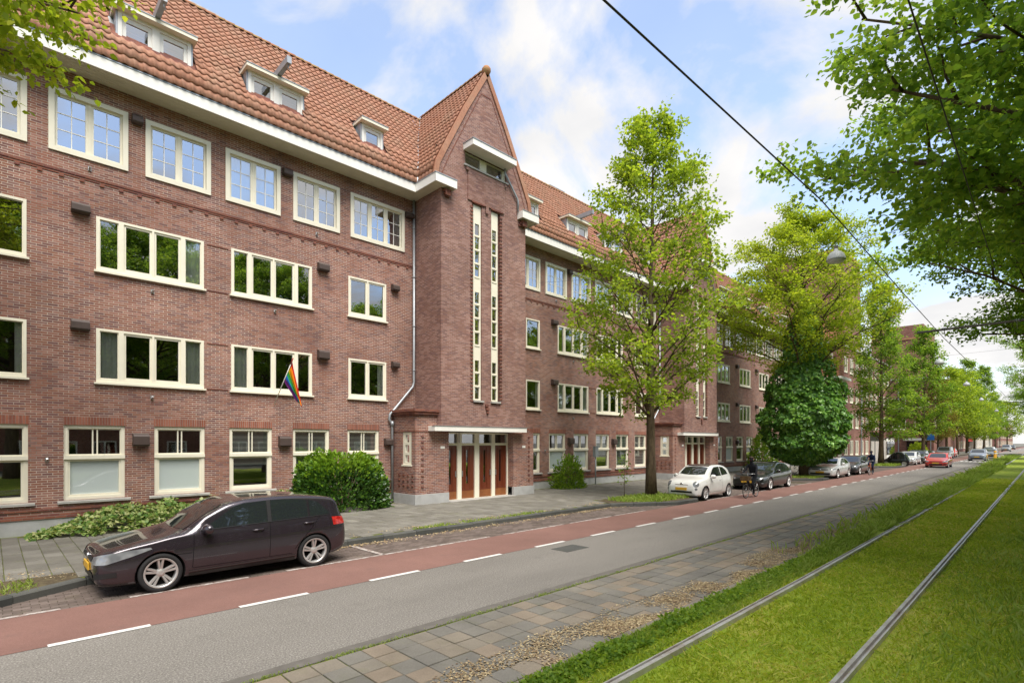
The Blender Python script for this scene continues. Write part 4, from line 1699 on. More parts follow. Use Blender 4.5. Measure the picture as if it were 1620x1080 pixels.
main_roof(-3.6, 14.0, -CELL, 0.0, DORM, 0.0, True)
main_roof(16.0, 34.0, 0.0, CELL, DORM, CELL)
D3 = [(40.2, 42.0), (44.6, 46.4), (49.0, 50.8), (53.4, 55.2), (57.8, 59.6)]
main_roof(35.5, 67.0, CELL, None, D3, 0.0)
tower_roof(0.0)
tower_roof(CELL)
tower_roof(-CELL)
for k, (a, b) in enumerate(DORM):
    if k:
        dormer(a, b, k in (1, 2))
    dormer(a + CELL, b + CELL, k in (1, 2))
for a, b in D3:
    dormer(a, b)
for (x, w, h) in ((4.6, 1.3, 0.06), (24.2, 1.3, 0.08), (46.0, 1.2, 0.5)):
    mb = MB()
    mb.box(x, x + w, 21.35, 22.0, 17.0, 17.95 + h)
    mb.box(x - 0.05, x + w + 0.05, 21.30, 22.05, 17.952 + h, 18.0 + h)
    B(mb, 'chimney', M['zinc'])


# ------------------------------------------------------------------ plants
def rnd_dirs(rng, n):
    v = rng.normal(size=(n, 3))
    return v / np.linalg.norm(v, axis=1, keepdims=True)


def leaf_quads(P, D, N, L, Wd, fold=0.25):
    """diamond leaves: base P, direction D, face normal N, length L, width ratio"""
    D = D / (np.linalg.norm(D, axis=1, keepdims=True) + 1e-9)
    S = np.cross(D, N)
    S /= (np.linalg.norm(S, axis=1, keepdims=True) + 1e-9)
    U = np.cross(S, D)
    L = L[:, None]
    v = np.empty((len(P), 4, 3))
    v[:, 0] = P
    v[:, 1] = P + D * L * 0.45 + S * L * Wd + U * L * fold * 0.3
    v[:, 2] = P + D * L
    v[:, 3] = P + D * L * 0.45 - S * L * Wd + U * L * fold * 0.3
    return v


def leaf_hex(P, D, N, L, Wd, fold=0.25):
    """six cornered leaves for plants close to the camera"""
    D = D / (np.linalg.norm(D, axis=1, keepdims=True) + 1e-9)
    S = np.cross(D, N)
    S /= (np.linalg.norm(S, axis=1, keepdims=True) + 1e-9)
    U = np.cross(S, D)
    L = L[:, None]
    v = np.empty((len(P), 6, 3))
    for k, (a, b, c_) in enumerate([(0, 0, 0), (0.32, 1.0, 0.3), (0.68, 0.72, 0.25), (1, 0, 0), (0.68, -0.72, 0.25), (0.32, -1.0, 0.3)]):
        v[:, k] = P + D * L * a + S * L * Wd * b + U * L * fold * c_
    return v


class Tree:
    def __init__(s, seed):
        s.rng = np.random.default_rng(seed)
        s.wood = MB()
        s.tw = []          # twig segments carrying leaves: (a, b)

    def limb(s, pts, r0, r1, n=6):
        k = len(pts)
        s.wood.tube([tuple(p) for p in pts], [r0 + (r1 - r0) * (i / (k - 1)) ** 0.8 for i in range(k)], n)

    def curve(s, a, b, bend, k=5, wob=0.05):
        a, b = np.array(a, float), np.array(b, float)
        L = np.linalg.norm(b - a)
        pts = []
        for i in range(k + 1):
            t = i / k
            p = a + (b - a) * t
            p[2] += bend * L * math.sin(math.pi * t)
            if 0 < i < k:
                p += s.rng.normal(size=3) * wob * L / k
            pts.append(p)
        return pts

    def branch_out(s, a, b, r, lvl, bend=0.08, nsub=7, ntw=6, spread=0.55, flat=0.5, subl=0.42, twl=0.55):
        pts = s.curve(a, b, bend)
        L = np.linalg.norm(np.array(b) - np.array(a))
        s.limb(pts, r, max(0.008, r * 0.25), 6 if r > 0.03 else 4)
        P = np.array(pts)
        d0 = (P[-1] - P[0]) / L
        for k in range(nsub):
            t = 0.22 + 0.78 * (k + s.rng.uniform(0.1, 0.9)) / nsub
            i = min(int(t * 5), 4)
            base = P[i] + (P[i + 1] - P[i]) * (t * 5 - i)
            side = np.cross(d0, [0, 0, 1.0])
            side /= np.linalg.norm(side) + 1e-9
            sg = 1 if k % 2 else -1
            dirn = d0 * s.rng.uniform(0.45, 0.9) + side * sg * s.rng.uniform(0.5, 1.1) + np.array([0, 0, s.rng.normal() * flat + 0.1])
            dirn /= np.linalg.norm(dirn)
            sl = L * subl * s.rng.uniform(0.7, 1.25) * (1.15 - 0.6 * t)
            end = base + dirn * max(sl, 0.5)
            q = s.curve(base, end, 0.05, 3, 0.1)
            s.limb(q, max(0.008, r * 0.38), 0.006, 4)
            Q = np.array(q)
            s.tw.append((Q[1], Q[3]))
            for j in range(ntw):
                u = 0.25 + 0.75 * (j + s.rng.uniform()) / ntw
                m = min(int(u * 3), 2)
                tb = Q[m] + (Q[m + 1] - Q[m]) * (u * 3 - m)
                sd = np.cross(dirn, [0, 0, 1.0])
                sd /= np.linalg.norm(sd) + 1e-9
                td = dirn * 0.7 + sd * (1 if j % 2 else -1) * s.rng.uniform(0.4, 1.0) + np.array([0, 0, s.rng.normal() * flat * 0.8 - 0.12])
                td /= np.linalg.norm(td)
                te = tb + td * twl * s.rng.uniform(0.6, 1.3)
                s.tw.append((tb, te))

    def leaves(s, per, size, flat=0.6, jit=0.10, droop=0.25, wd=0.36, fn=None, ends=1.0):
        a = np.array([t[0] for t in s.tw])
        b = np.array([t[1] for t in s.tw])
        idx = np.repeat(np.arange(len(a)), per)
        n = len(idx)
        t = (s.rng.uniform(0.0, 1.0, n) ** ends)[:, None] * 1.06 + 0.03
        P = a[idx] + (b[idx] - a[idx]) * t + s.rng.normal(size=(n, 3)) * jit
        d = (b - a)[idx]
        d /= np.linalg.norm(d, axis=1, keepdims=True) + 1e-9
        D = d * 0.6 + rnd_dirs(s.rng, n) * 0.9
        D[:, 2] -= droop
        N = rnd_dirs(s.rng, n) * (1 - flat)
        N[:, 2] += flat
        L = size * s.rng.uniform(0.65, 1.3, n)
        return (fn or leaf_quads)(P, D, N, L, wd)


def crown_tree(seed, H, base, prof, nlimb, r0, per, leaf, nsub=7, ntw=6, lift=0.55, flat=0.5, jit=0.1, lean=(0, 0), subl=0.42, twl=0.55, leaders=1, bend=0.06, fn=None, ends=1.0):
    """prof: [(height fraction from crown base to top, radius)]"""
    T_ = Tree(seed)
    rng = T_.rng
    k = 9
    tp = []
    for i in range(k + 1):
        t = i / k
        z = H * 0.93 * t
        tp.append(np.array([lean[0] * t + 0.05 * math.sin(3 * t + seed) * H * 0.06, lean[1] * t + 0.05 * math.cos(4 * t + seed) * H * 0.06, z]))
    T_.wood.tube([tuple(p) for p in tp], [r0 * (1.25 if i == 0 else 1.0 - 0.93 * (i / k) ** 0.9) + 0.012 for i in range(k + 1)], 12)

    def axis(z):
        t = np.clip(z / (H * 0.93), 0, 1) * k
        i = min(int(t), k - 1)
        return tp[i] + (tp[i + 1] - tp[i]) * (t - i)
    az = rng.uniform(0, 6)
    for i in range(nlimb):
        f = (i + 0.5) / nlimb
        ze = base + (H - base) * f ** 0.92
        az += 2.39996 + rng.normal() * 0.25
        rad = np.interp(f, [p[0] for p in prof], [p[1] for p in prof]) * rng.uniform(0.78, 1.12)
        zs = max(base * 0.75, ze - rad * lift * rng.uniform(0.8, 1.3))
        a = axis(zs)
        c_ = axis(ze)
        b = np.array([c_[0] + rad * math.cos(az), c_[1] + rad * math.sin(az), ze + rng.normal() * 0.25])
        rr = max(0.016, r0 * 0.34 * (1 - 0.75 * f))
        T_.branch_out(a, b, rr, 1, bend, nsub, ntw, flat=flat, subl=subl, twl=twl)
    T_.tw.append((tp[-2], tp[-1] + np.array([0, 0, H * 0.05])))
    return T_, T_.leaves(per, leaf, jit=jit, fn=fn, ends=ends)


def plant_tree(name, label, loc, T_, lv, m_leaf, group=None, rz=0.0, m_bark='bark', cat='tree'):
    t = thing(name, label, cat, loc, rz, group)
    T_.wood.build('trunk', M[m_bark], t, True)
    me = np_mesh('crown', lv, lv.shape[1])
    me.materials.append(M[m_leaf])
    link('crown', me, None, t)
    return t


G_ROW = 'street trees along the kerb'
# the light green tree in front of the second wing
t1, l1 = crown_tree(11, 16.6, 4.6, [(0, 2.6), (0.12, 3.4), (0.3, 3.7), (0.5, 3.1), (0.68, 2.3), (0.85, 1.5), (1.0, 0.5)], 46, 0.21, 11, 0.16, 7, 6, lift=0.85, flat=0.32, jit=0.13, subl=0.40, twl=0.5)
plant_tree('street_tree', 'tall light green street tree with bare dark trunk, left of the white car', (20.75, 12.35, 0.1), t1, l1, 'leaf_lime', G_ROW)
# the wide yellow green tree whose trunk is wrapped in ivy
t2, l2 = crown_tree(22, 18.4, 8.6, [(0, 4.4), (0.15, 5.3), (0.4, 5.2), (0.62, 4.2), (0.82, 2.8), (1.0, 0.7)], 50, 0.30, 17, 0.17, 7, 7, lift=0.55, flat=0.33, jit=0.16, subl=0.42, twl=0.65)
ivt = plant_tree('street_tree', 'wide yellow green tree with its trunk wrapped in dark ivy', (40.9, 12.3, 0.1), t2, l2, 'leaf_yellow', G_ROW)
# ivy: leaves over a pear shaped body
rng = np.random.default_rng(5)
IVP = [(0.9, 0.7), (1.6, 1.9), (2.5, 2.45), (4.2, 2.7), (5.5, 2.4), (6.9, 1.95), (8.0, 1.5), (8.8, 1.25), (10.5, 0.95), (11.6, 0.5)]
zs = np.concatenate([rng.uniform(0.9, 6.5, 15000), rng.uniform(6.0, 11.6, 5200)])
az = rng.uniform(0, 2 * math.pi, len(zs))
rad = np.interp(zs, [p[0] for p in IVP], [p[1] for p in IVP])
lump = np.array([noise.noise(Vector((math.cos(a) * 2.2, math.sin(a) * 2.2, z * 1.1))) + 0.5 * noise.noise(Vector((math.cos(a) * 6, math.sin(a) * 6, z * 3))) for a, z in zip(az, zs)])
rr = rad * (1 + 0.30 * lump) - np.abs(rng.normal(size=len(zs))) * 0.13
P = np.stack([rr * np.cos(az), rr * np.sin(az), zs], 1)
out_ = np.stack([np.cos(az), np.sin(az), np.full(len(zs), 0.35)], 1)
D = rnd_dirs(rng, len(zs)) * 0.6 + np.stack([0 * zs, 0 * zs, -np.ones(len(zs))], 1) * 0.8 + out_ * 0.5
lv = leaf_quads(P, D, out_ + rnd_dirs(rng, len(zs)) * 0.7, 0.22 * rng.uniform(0.7, 1.3, len(zs)), 0.44)
me = np_mesh('ivy', lv, 4)
me.materials.append(M['leaf_ivy'])
link('ivy', me, None, ivt)
core = MB()
core.lathe([(max(0.05, r_ * 0.62), z) for z, r_ in IVP], 18)
core.build('ivy_core', M['leaf_ivy'], ivt, True)

# two narrow mid green trees farther on, then the rest of the row
t3, l3 = crown_tree(33, 18.8, 3.4, [(0, 2.0), (0.15, 2.7), (0.35, 2.6), (0.6, 2.0), (0.8, 1.3), (1.0, 0.4)], 36, 0.24, 15, 0.22, 6, 5, lift=0.9, flat=0.45, jit=0.2, subl=0.42, twl=0.55)
tr3 = plant_tree('street_tree', 'slim mid green street tree beside the small black car', (66.0, 12.5, 0.1), t3, l3, 'leaf_mid', G_ROW)
t4, l4 = crown_tree(44, 18.2, 3.8, [(0, 2.4), (0.15, 3.3), (0.4, 3.2), (0.65, 2.3), (0.85, 1.4), (1.0, 0.4)], 30, 0.24, 13, 0.27, 6, 5, lift=0.9, flat=0.45, jit=0.22, subl=0.42, twl=0.6)
tr4 = plant_tree('street_tree', 'conical bright green street tree by the shop front', (93.0, 12.6, 0.1), t4, l4, 'leaf_mid', G_ROW)
t5, l5 = crown_tree(55, 15.5, 4.5, [(0, 3.6), (0.2, 5.0), (0.5, 4.6), (0.8, 3.0), (1.0, 0.9)], 26, 0.22, 12, 0.33, 6, 5, lift=0.75, flat=0.45, jit=0.3, twl=0.7)
tr5 = plant_tree('street_tree', 'round yellow green street tree behind the red moving car', (118.0, 12.8, 0.1), t5, l5, 'leaf_lime', G_ROW)
index_children()
far = [(106.0, 12.6, 0.72, tr4, 'thin young street tree with orange tinted leaves by the shop front'),
       (134.0, 13.0, 1.0, tr5, 'rounded green tree behind the grey approaching car'),
       (152.0, 13.0, 1.1, tr4, 'tall dark trunked tree over the parked bicycles'),
       (172.0, 13.4, 0.9, tr5, 'tree with broad crown before the cream houses'),
       (200.0, 13.5, 1.25, tr3, 'tall slim pale tree far down the left row'),
       (250.0, 14.0, 1.0, tr4, 'small full green tree near the end of the street'),
       (310.0, 13.5, 1.3, tr5, 'last hazy tree at the end of the street')]
for (x, y, sc, src, lab) in far:
    c_ = copy_tree(src)
    c_.location = (x, y, 0.1)
    c_.rotation_euler.z = x * 1.7
    c_.scale = (sc, sc, sc)
    c_['label'] = lab
# orange tint of the young one: its own crown material
yo = [o for o in COL.objects if o.get('label') == far[0][4]][0]
for o in COL.objects:
    if o.parent is yo and o.name.startswith('crown'):
        o.data = o.data.copy()
        o.data.materials.clear()
        o.data.materials.append(M['leaf_orange'])

# the tree outside the frame on the left, whose branch hangs in at the top corner
T0 = Tree(7)
T0.wood.tube([(0, 0, 0), (0.05, 0, 4), (0.1, 0.05, 9), (0.1, 0, 15)], [0.24, 0.2, 0.14, 0.03], 10)
for (a, b) in [((0.1, 0, 8.2), (4.45, -0.35, 9.9)), ((0.1, 0, 7.6), (3.9, 0.3, 9.2)), ((0.1, 0, 8.6), (4.3, 0.5, 10.4)), ((0.1, 0, 9.0), (4.1, 0.9, 11.2)), ((0.1, 0, 8.4), (4.2, -0.9, 10.6)), ((0.1, 0, 8.8), (-2.9, 1.4, 11)), ((0.1, 0, 7.0), (-2.4, -1.6, 9)), ((0.1, 0, 10), (1.0, 3.0, 13)), ((0.1, 0, 10), (0.6, -3.0, 13)), ((0.1, 0, 11), (2.0, 0.6, 14.5))]:
    T0.branch_out(np.array(a), np.array(b), 0.06, 1, 0.07, 8, 7, flat=0.35, subl=0.36, twl=0.5)
plant_tree('street_tree', 'yellow green tree branch hanging into the top left corner', (-3.35, 12.3, 0.1), T0, T0.leaves(20, 0.125, jit=0.09, flat=0.55, droop=0.5, wd=0.33, fn=leaf_hex), 'leaf_yellow', G_ROW)

# the big trees on the right, beyond the track
G_R = 'large trees overhanging the tram track'
tA, lA = crown_tree(66, 15.5, 6.3, [(0, 5.2), (0.12, 6.9), (0.35, 7.3), (0.6, 6.0), (0.8, 4.0), (1.0, 1.2)], 52, 0.34, 34, 0.125, 9, 8, lift=0.42, flat=0.30, jit=0.13, subl=0.36, twl=0.62, bend=0.03, fn=leaf_hex, ends=0.6)
RT = plant_tree('broadleaf_tree', 'large maple like tree spreading leafy branches across the upper right', (14.39, -3.094, 0.1), tA, lA, 'leaf_deep', G_R, 1.8486)
RT.scale = (0.992, 0.992, 0.992)
index_children()
for (x, y, rz, sc, lab) in [(23.85, -3.165, 5.9728, 0.897, 'large tree at right edge with branches over the overhead wire arm'), (35.5, -5.2, 4.0, 0.98, 'third large tree of the right row, dark green'),
                            (48.0, -5.4, 5.2, 1.0, 'fourth large tree of the right row'), (62.0, -5.2, 1.0, 1.0, 'fifth large tree of the right row'), (80.0, -4.8, 2.8, 1.05, 'sixth large tree of the right row'),
                            (105.0, -3.6, 3.6, 1.1, 'seventh large tree of the right row'), (150.0, -2.0, 0.5, 1.1, 'eighth large tree of the right row, far off')]:
    c_ = copy_tree(RT)
    c_.location = (x, y, 0.1)
    c_.rotation_euler.z = rz
    c_.scale = (sc, sc, sc)
    c_['label'] = lab
# trees behind the camera, seen only in the window panes
for (x, y, rz) in [(-9.0, -11.0, 1.2), (1.0, -11.5, 3.0), (9.0, -12.0, 4.6)]:
    c_ = copy_tree(RT)
    c_.location = (x, y, 0.0)
    c_.rotation_euler.z = rz
    c_.scale = (1.2, 1.2, 1.2)
    c_['label'] = 'large tree across the street reflected in the window panes, ' + {-9.0: 'left', 1.0: 'middle', 9.0: 'right'}[x]
    c_['group'] = 'trees reflected in the windows'


def bush(name, label, loc, rx, ry, h, n, leaf, m, seed, wd=0.36, fresh=None, lump=0.16, upright=0.5, cat='shrub', group=None, box=False):
    rng = np.random.default_rng(seed)
    t = thing(name, label, cat, loc, 0, group)
    v = rnd_dirs(rng, n)
    v[:, 2] = np.abs(v[:, 2]) * 1.0
    if box:
        v = np.sign(v) * np.abs(v) ** 0.55
        v /= np.maximum(1.0, np.linalg.norm(v, axis=1, keepdims=True) * 0.88)
    lm = np.array([noise.noise(Vector(p) * 2.3 + Vector((seed, 0, 0))) + 0.5 * noise.noise(Vector(p) * 6) for p in v])
    k = (1 + lump * lm) * (1 - np.abs(rng.normal(size=n)) * 0.10)
    P = v * np.array([rx, ry, h]) * k[:, None]
    under = rng.uniform(size=n) < 0.20
    P[under, 2] *= rng.uniform(0, 0.5, under.sum())
    D = v * 0.8 + rnd_dirs(rng, n) * 0.7
    D[:, 2] += upright
    N = v + rnd_dirs(rng, n) * 0.6
    lv = leaf_quads(P, D, N, leaf * rng.uniform(0.7, 1.3, n), wd)
    mi = None
    ms = [M[m]]
    if fresh:
        ms.append(M[fresh])
        mi = ((P[:, 2] > h * 0.70 + rng.normal(size=n) * 0.12 * h)).astype(int)
    me = np_mesh('foliage', lv, 4, mi)
    for q in ms:
        me.materials.append(q)
    link('foliage', me, None, t)
    w = MB()
    for i in range(9):
        a = i * 0.7
        w.tube([(0.05 * math.cos(a), 0.05 * math.sin(a), 0), (rx * 0.45 * math.cos(a), ry * 0.45 * math.sin(a), h * 0.5), (rx * 0.7 * math.cos(a), ry * 0.7 * math.sin(a), h * 0.8)], [0.022, 0.014, 0.006], 5)
    w.build('stems', M['bark'], t)
    return t


bush('laurel_shrub', 'dense clipped laurel shrub with bright green top, left of the entrance', (8.85, 17.5, 0.11), 1.66, 0.85, 1.98, 11000, 0.135, 'leaf_laurel', 3, 0.30, 'leaf_fresh', 0.10, 0.25, box=True)
bush('young_shrub', 'loose green shrub against the wall right of the entrance', (21.4, 17.55, 0.11), 1.05, 0.62, 1.55, 3200, 0.13, 'leaf_mid', 4, 0.24, 'leaf_fresh', 0.45, 0.6)
bush('tall_shrub', 'tall rounded shrub against the wall behind the dark saloon', (46.8, 17.2, 0.11), 1.7, 1.0, 3.1, 3500, 0.18, 'leaf_mid', 6, 0.3, None, 0.3, 0.4)
bush('round_shrub', 'yellow flowering round shrub below the conical tree', (97.0, 13.8, 0.11), 1.7, 1.2, 2.2, 1200, 0.3, 'leaf_yellow', 9, 0.34)
bush('tall_shrub', 'yellow green shrub by the far brick house', (150.0, 17.0, 0.11), 2.6, 1.6, 4.2, 900, 0.5, 'leaf_yellow', 10, 0.34)
bush('climbing_plant', 'slim climbing plant beside the bay window of the corner block', (64.6, 17.6, 0.11), 0.5, 0.4, 3.8, 900, 0.18, 'leaf_deep', 12, 0.34)
# ground ivy along the foot of the wall
rng = np.random.default_rng(8)
gt = thing('ground_ivy', 'low variegated ivy spreading along the foot of the wall behind the dark car', 'ivy', (3.4, 17.7, 0.11))
n = 7500
x = rng.uniform(-2.75, 4.3, n)
y = rng.uniform(-0.75, 0.62, n)
hh = np.array([0.44 + 0.26 * noise.noise(Vector((a * 1.6, b * 1.6, 0))) + 0.18 * (b + 0.7) for a, b in zip(x, y)])
edge = np.clip((x + 2.75) * 0.55, 0, 1) * np.clip((y + 0.78) * 2.6, 0.15, 1)
z = hh * edge * rng.uniform(0.55, 1.0, n)
keep = (y > -0.75 + 0.3 * np.abs(np.sin(x * 2.1)) - 0.25 * (x > -1))
P = np.stack([x, y, np.maximum(z, 0.015)], 1)[keep]
n = len(P)
D = rnd_dirs(rng, n)
D[:, 2] *= 0.4
N = rnd_dirs(rng, n) * 0.7
N[:, 2] += 0.7
N[:, 1] -= 0.4
me = np_mesh('foliage', leaf_quads(P, D, N, 0.105 * rng.uniform(0.7, 1.3, n), 0.46), 4)
me.materials.append(M['leaf_pale'])
link('foliage', me, None, gt)
# sapling beside the trunk
T_ = Tree(91)
T_.wood.tube([(0, 0, 0), (0.03, 0, 0.9), (0.0, 0.02, 1.9)], [0.016, 0.012, 0.004], 5)
for i in range(14):
    z = 0.6 + i * 0.095
    T_.tw.append((np.array([0, 0, z]), np.array([0.28 * math.cos(i * 2.4), 0.28 * math.sin(i * 2.4), z + 0.08])))
plant_tree('sapling', 'thin young sapling left of the bare tree trunk', (18.9, 12.55, 0.12), T_, T_.leaves(9, 0.10, jit=0.05), 'leaf_mid', None, cat='sapling')


# ---- grass ------------------------------------------------------------
def blades(name, P, h, w, m, seed, lean=0.45, kind='stuff'):
    rng = np.random.default_rng(seed)
    n = len(P)
    a = rng.uniform(0, 2 * math.pi, n)
    S = np.stack([np.cos(a), np.sin(a), 0 * a], 1)
    b = rng.uniform(0, 2 * math.pi, n)
    Ld = np.stack([np.cos(b), np.sin(b), 0 * b], 1) * (np.abs(rng.normal(size=n)) * lean * h)[:, None]
    v = np.empty((n, 4, 3))
    up = np.zeros((n, 3))
    up[:, 2] = h
    v[:, 0] = P - S * w[:, None]
    v[:, 1] = P + S * w[:, None]
    v[:, 2] = P + S * w[:, None] * 0.5 + Ld * 0.35 + up * 0.6
    v[:, 3] = P + Ld + up
    me = np_mesh(name, v, 4)
    me.materials.append(M[m])
    o = link(name, me)
    o['kind'] = kind
    return o


def scatter(rng, n, xr, yr, power=2.2):
    """denser towards the camera"""
    u = rng.uniform(0, 1, n) ** power
    return np.stack([xr[0] + (xr[1] - xr[0]) * u, rng.uniform(yr[0], yr[1], n)], 1)


rng = np.random.default_rng(77)


def rail_y(x, which):
    return np.interp(x, [r_[0] for r_ in RAIL], [r_[which] for r_ in RAIL])


def off_rails(p):
    ok = np.ones(len(p), bool)
    for wch in (1, 2):
        ok &= np.abs(p[:, 1] - rail_y(p[:, 0], wch)) > 0.095
    return p[ok]


p = off_rails(scatter(rng, 150000, (2.6, 46), (-1.2, 3.68), 2.0))
d = np.hypot(p[:, 0], p[:, 1])
n = len(p)
nz = np.array([noise.noise(Vector((a * 0.9, b * 1.3, 0))) for a, b in p])
h = (0.036 + 0.016 * nz + 0.0010 * d) * rng.uniform(0.6, 1.4, n)
blades('short_grass', np.stack([p[:, 0], p[:, 1], np.full(n, 0.09)], 1), h, 0.0035 + 0.0008 * d, 'grass', 1, 1.25)
# long grass and weeds on the far side of the track
p = off_rails(scatter(rng, 52000, (3.6, 40), (-3.2, 1.15), 1.9))
nz = np.array([noise.noise(Vector((a * 0.7, b * 0.8, 5))) for a, b in p])
keep = rng.uniform(size=len(p)) < np.clip(0.45 + nz * 0.9 + (0.9 - p[:, 1]) * 0.25, 0.0, 1)
p = p[keep]
n = len(p)
d = np.hypot(p[:, 0], p[:, 1])
h = np.clip(0.09 + 0.10 * np.clip(0.7 - p[:, 1], 0, 1.5), 0.06, 0.32) * rng.uniform(0.5, 1.5, n)
blades('tall_grass', np.stack([p[:, 0], p[:, 1], np.full(n, 0.09)], 1), h, 0.003 + 0.0005 * d, 'grass_tall', 2, 0.55)
# the ragged strip along the edging stones
p = scatter(rng, 42000, (3.0, 70), (3.16, 3.66), 1.9)
n = len(p)
d = np.hypot(p[:, 0], p[:, 1])
nz = np.array([noise.noise(Vector((a * 0.8, b * 2.0, 9))) for a, b in p])
far_ = np.clip((p[:, 0] - 9) / 12, 0, 1)
h = np.clip(0.05 + 0.07 * nz + 0.16 * far_, 0.03, 0.5) * rng.uniform(0.5, 1.5, n)
blades('edge_grass', np.stack([p[:, 0], p[:, 1], np.full(n, 0.09)], 1), h, 0.0032 + 0.0006 * d, 'grass_tall', 3, 0.6)
p = scatter(rng, 16000, (12.5, 110), (3.75, 4.6), 1.5)
keep = rng.uniform(size=len(p)) < np.clip((p[:, 0] - 12) / 20, 0.03, 1) * np.clip((4.7 - p[:, 1]) * 1.5, 0, 1)
p = p[keep]
n = len(p)
d = np.hypot(p[:, 0], p[:, 1])
blades('verge_weeds', np.stack([p[:, 0], p[:, 1], np.full(n, 0.01)], 1), (0.10 + 0.004 * d) * rng.uniform(0.4, 1.6, n), 0.004 + 0.0006 * d, 'grass_tall', 4, 0.6)
# creeping leaves along the edging, moss blades in the gutter line, bed grass
p = scatter(rng, 9000, (3.2, 16), (3.32, 3.64), 1.4)
n = len(p)
nz = np.array([noise.noise(Vector((a * 1.3, b * 2, 3))) for a, b in p])
P = np.stack([p[:, 0], p[:, 1], 0.10 + np.clip(0.07 + 0.08 * nz, 0.02, 0.2) * rng.uniform(0.3, 1, n)], 1)
D = rnd_dirs(rng, n)
N = rnd_dirs(rng, n) * 0.6
N[:, 2] += 0.8
me = np_mesh('creeping_weeds', leaf_quads(P, D, N, 0.042 * rng.uniform(0.7, 1.4, n), 0.45), 4)
me.materials.append(M['leaf_mid'])
o = link('creeping_weeds', me)
o['kind'] = 'stuff'
p = scatter(rng, 9000, (0.5, 24), (5.80, 5.88), 1.3)
nz = np.array([noise.noise(Vector((a * 1.1, 0, 0))) for a, b in p])
p = p[rng.uniform(size=len(p)) < np.clip(0.35 + nz, 0.05, 1)]
n = len(p)
blades('gutter_grass', np.stack([p[:, 0], p[:, 1], np.full(n, 0.005)], 1), 0.022 * rng.uniform(0.5, 1.6, n), np.full(n, 0.005), 'grass_tall', 5, 0.8)
for k, (xa, xb, ya, yb, nn, hh_) in enumerate([(17.9, 21.6, 10.9, 12.8, 5200, 0.13), (-1.2, 0.55, 11.4, 12.3, 1500, 0.06), (38.2, 41.5, 10.9, 12.8, 1500, 0.10), (63.5, 67, 10.9, 12.8, 1200, 0.2), (8.2, 13.6, 12.05, 12.4, 1500, 0.05)]):
    q = np.stack([rng.uniform(xa, xb, nn), rng.uniform(ya, yb, nn)], 1)
    nz = np.array([noise.noise(Vector((a * 1.7, b * 1.7, k))) for a, b in q])
    q = q[(rng.uniform(size=nn) < 0.6 + nz) & (q[:, 1] > ya + np.clip(18.9 - q[:, 0], 0, 1) * 1.0 * (k == 0))]
    n = len(q)
    blades('tree_bed_grass' if k < 4 else 'kerb_moss', np.stack([q[:, 0], q[:, 1], np.full(n, 0.125)], 1), hh_ * rng.uniform(0.4, 1.5, n), np.full(n, 0.008 + 0.0006 * xa), 'grass_tall', 20 + k, 0.6)


def litter(name, n, xr, yr, z, size, seed, dens=None):
    rng = np.random.default_rng(seed)
    p = np.stack([rng.uniform(*xr, n), rng.uniform(*yr, n)], 1)
    if dens is not None:
        p = p[rng.uniform(size=n) < dens(p)]
    n = len(p)
    P = np.stack([p[:, 0], p[:, 1], z + rng.uniform(0.0, 0.012, n)], 1)
    D = rnd_dirs(rng, n)
    D[:, 2] *= 0.15
    N = rnd_dirs(rng, n) * 0.35
    N[:, 2] += 1
    me = np_mesh(name, leaf_quads(P, D, N, size * rng.uniform(0.5, 1.4, n), 0.4), 4)
    me.materials.append(M['litter'])
    o = link(name, me)
    o['kind'] = 'stuff'


def nzf(p, f, k):
    return np.array([noise.noise(Vector((a * f, b * f * 1.5, k))) for a, b in p])


litter('leaf_litter', 130000, (3.2, 20), (3.80, 4.7), 0.016, 0.028, 1, lambda p: np.clip(0.30 + 1.6 * nzf(p, 1.1, 2), 0, 1) * np.clip((4.7 - p[:, 1]) * 1.8, 0, 1))
litter('kerb_litter', 5000, (5.5, 18), (11.5, 11.9), 0.006, 0.05, 2, lambda p: np.clip(0.45 + nzf(p, 1.5, 1), 0, 1) * np.clip((p[:, 1] - 11.45) * 2.6, 0, 1))
litter('pavement_litter', 2600, (6.5, 17.5), (12.05, 12.7), 0.126, 0.045, 3, lambda p: np.clip(0.1 + nzf(p, 1.2, 4) * 1.6, 0, 1))
litter('corner_litter', 1600, (-1.5, 2.6), (12.0, 13.2), 0.126, 0.035, 4, lambda p: np.clip(0.3 + nzf(p, 1.2, 4) * 1.2, 0, 1))


# ------------------------------------------------------------------ vehicles
def pchip(xs, ys):
    xs, ys = np.array(xs, float), np.array(ys, float)
    h = np.diff(xs)
    dl = np.diff(ys) / h
    m = np.zeros(len(xs))
    for i in range(1, len(xs) - 1):
        if dl[i - 1] * dl[i] > 0:
            w1, w2 = 2 * h[i] + h[i - 1], h[i] + 2 * h[i - 1]
            m[i] = (w1 + w2) / (w1 / dl[i - 1] + w2 / dl[i])
    m[0], m[-1] = dl[0], dl[-1]

    def f(x):
        x = np.clip(np.asarray(x, float), xs[0], xs[-1])
        i = np.clip(np.searchsorted(xs, x) - 1, 0, len(xs) - 2)
        t = (x - xs[i]) / h[i]
        return (ys[i] * (1 + 2 * t) * (1 - t) ** 2 + m[i] * h[i] * t * (1 - t) ** 2 + ys[i + 1] * t * t * (3 - 2 * t) + m[i + 1] * h[i] * t * t * (t - 1))
    return f


def car_paint(name, col, metal=0.0, rough=0.32, coat=1.0):
    s = NT(name)
    c = s.mix(1.0, col, s.ramp(s.noise(5, 5, obj_vec(s)) if False else s.noise(4, 5), [(0.3, 0.96), (0.7, 1.03)]), 'MULTIPLY')
    s.set(c, rough, 0.5, metal, coat)
    return s.m


def obj_vec(s):
    return s.obj()


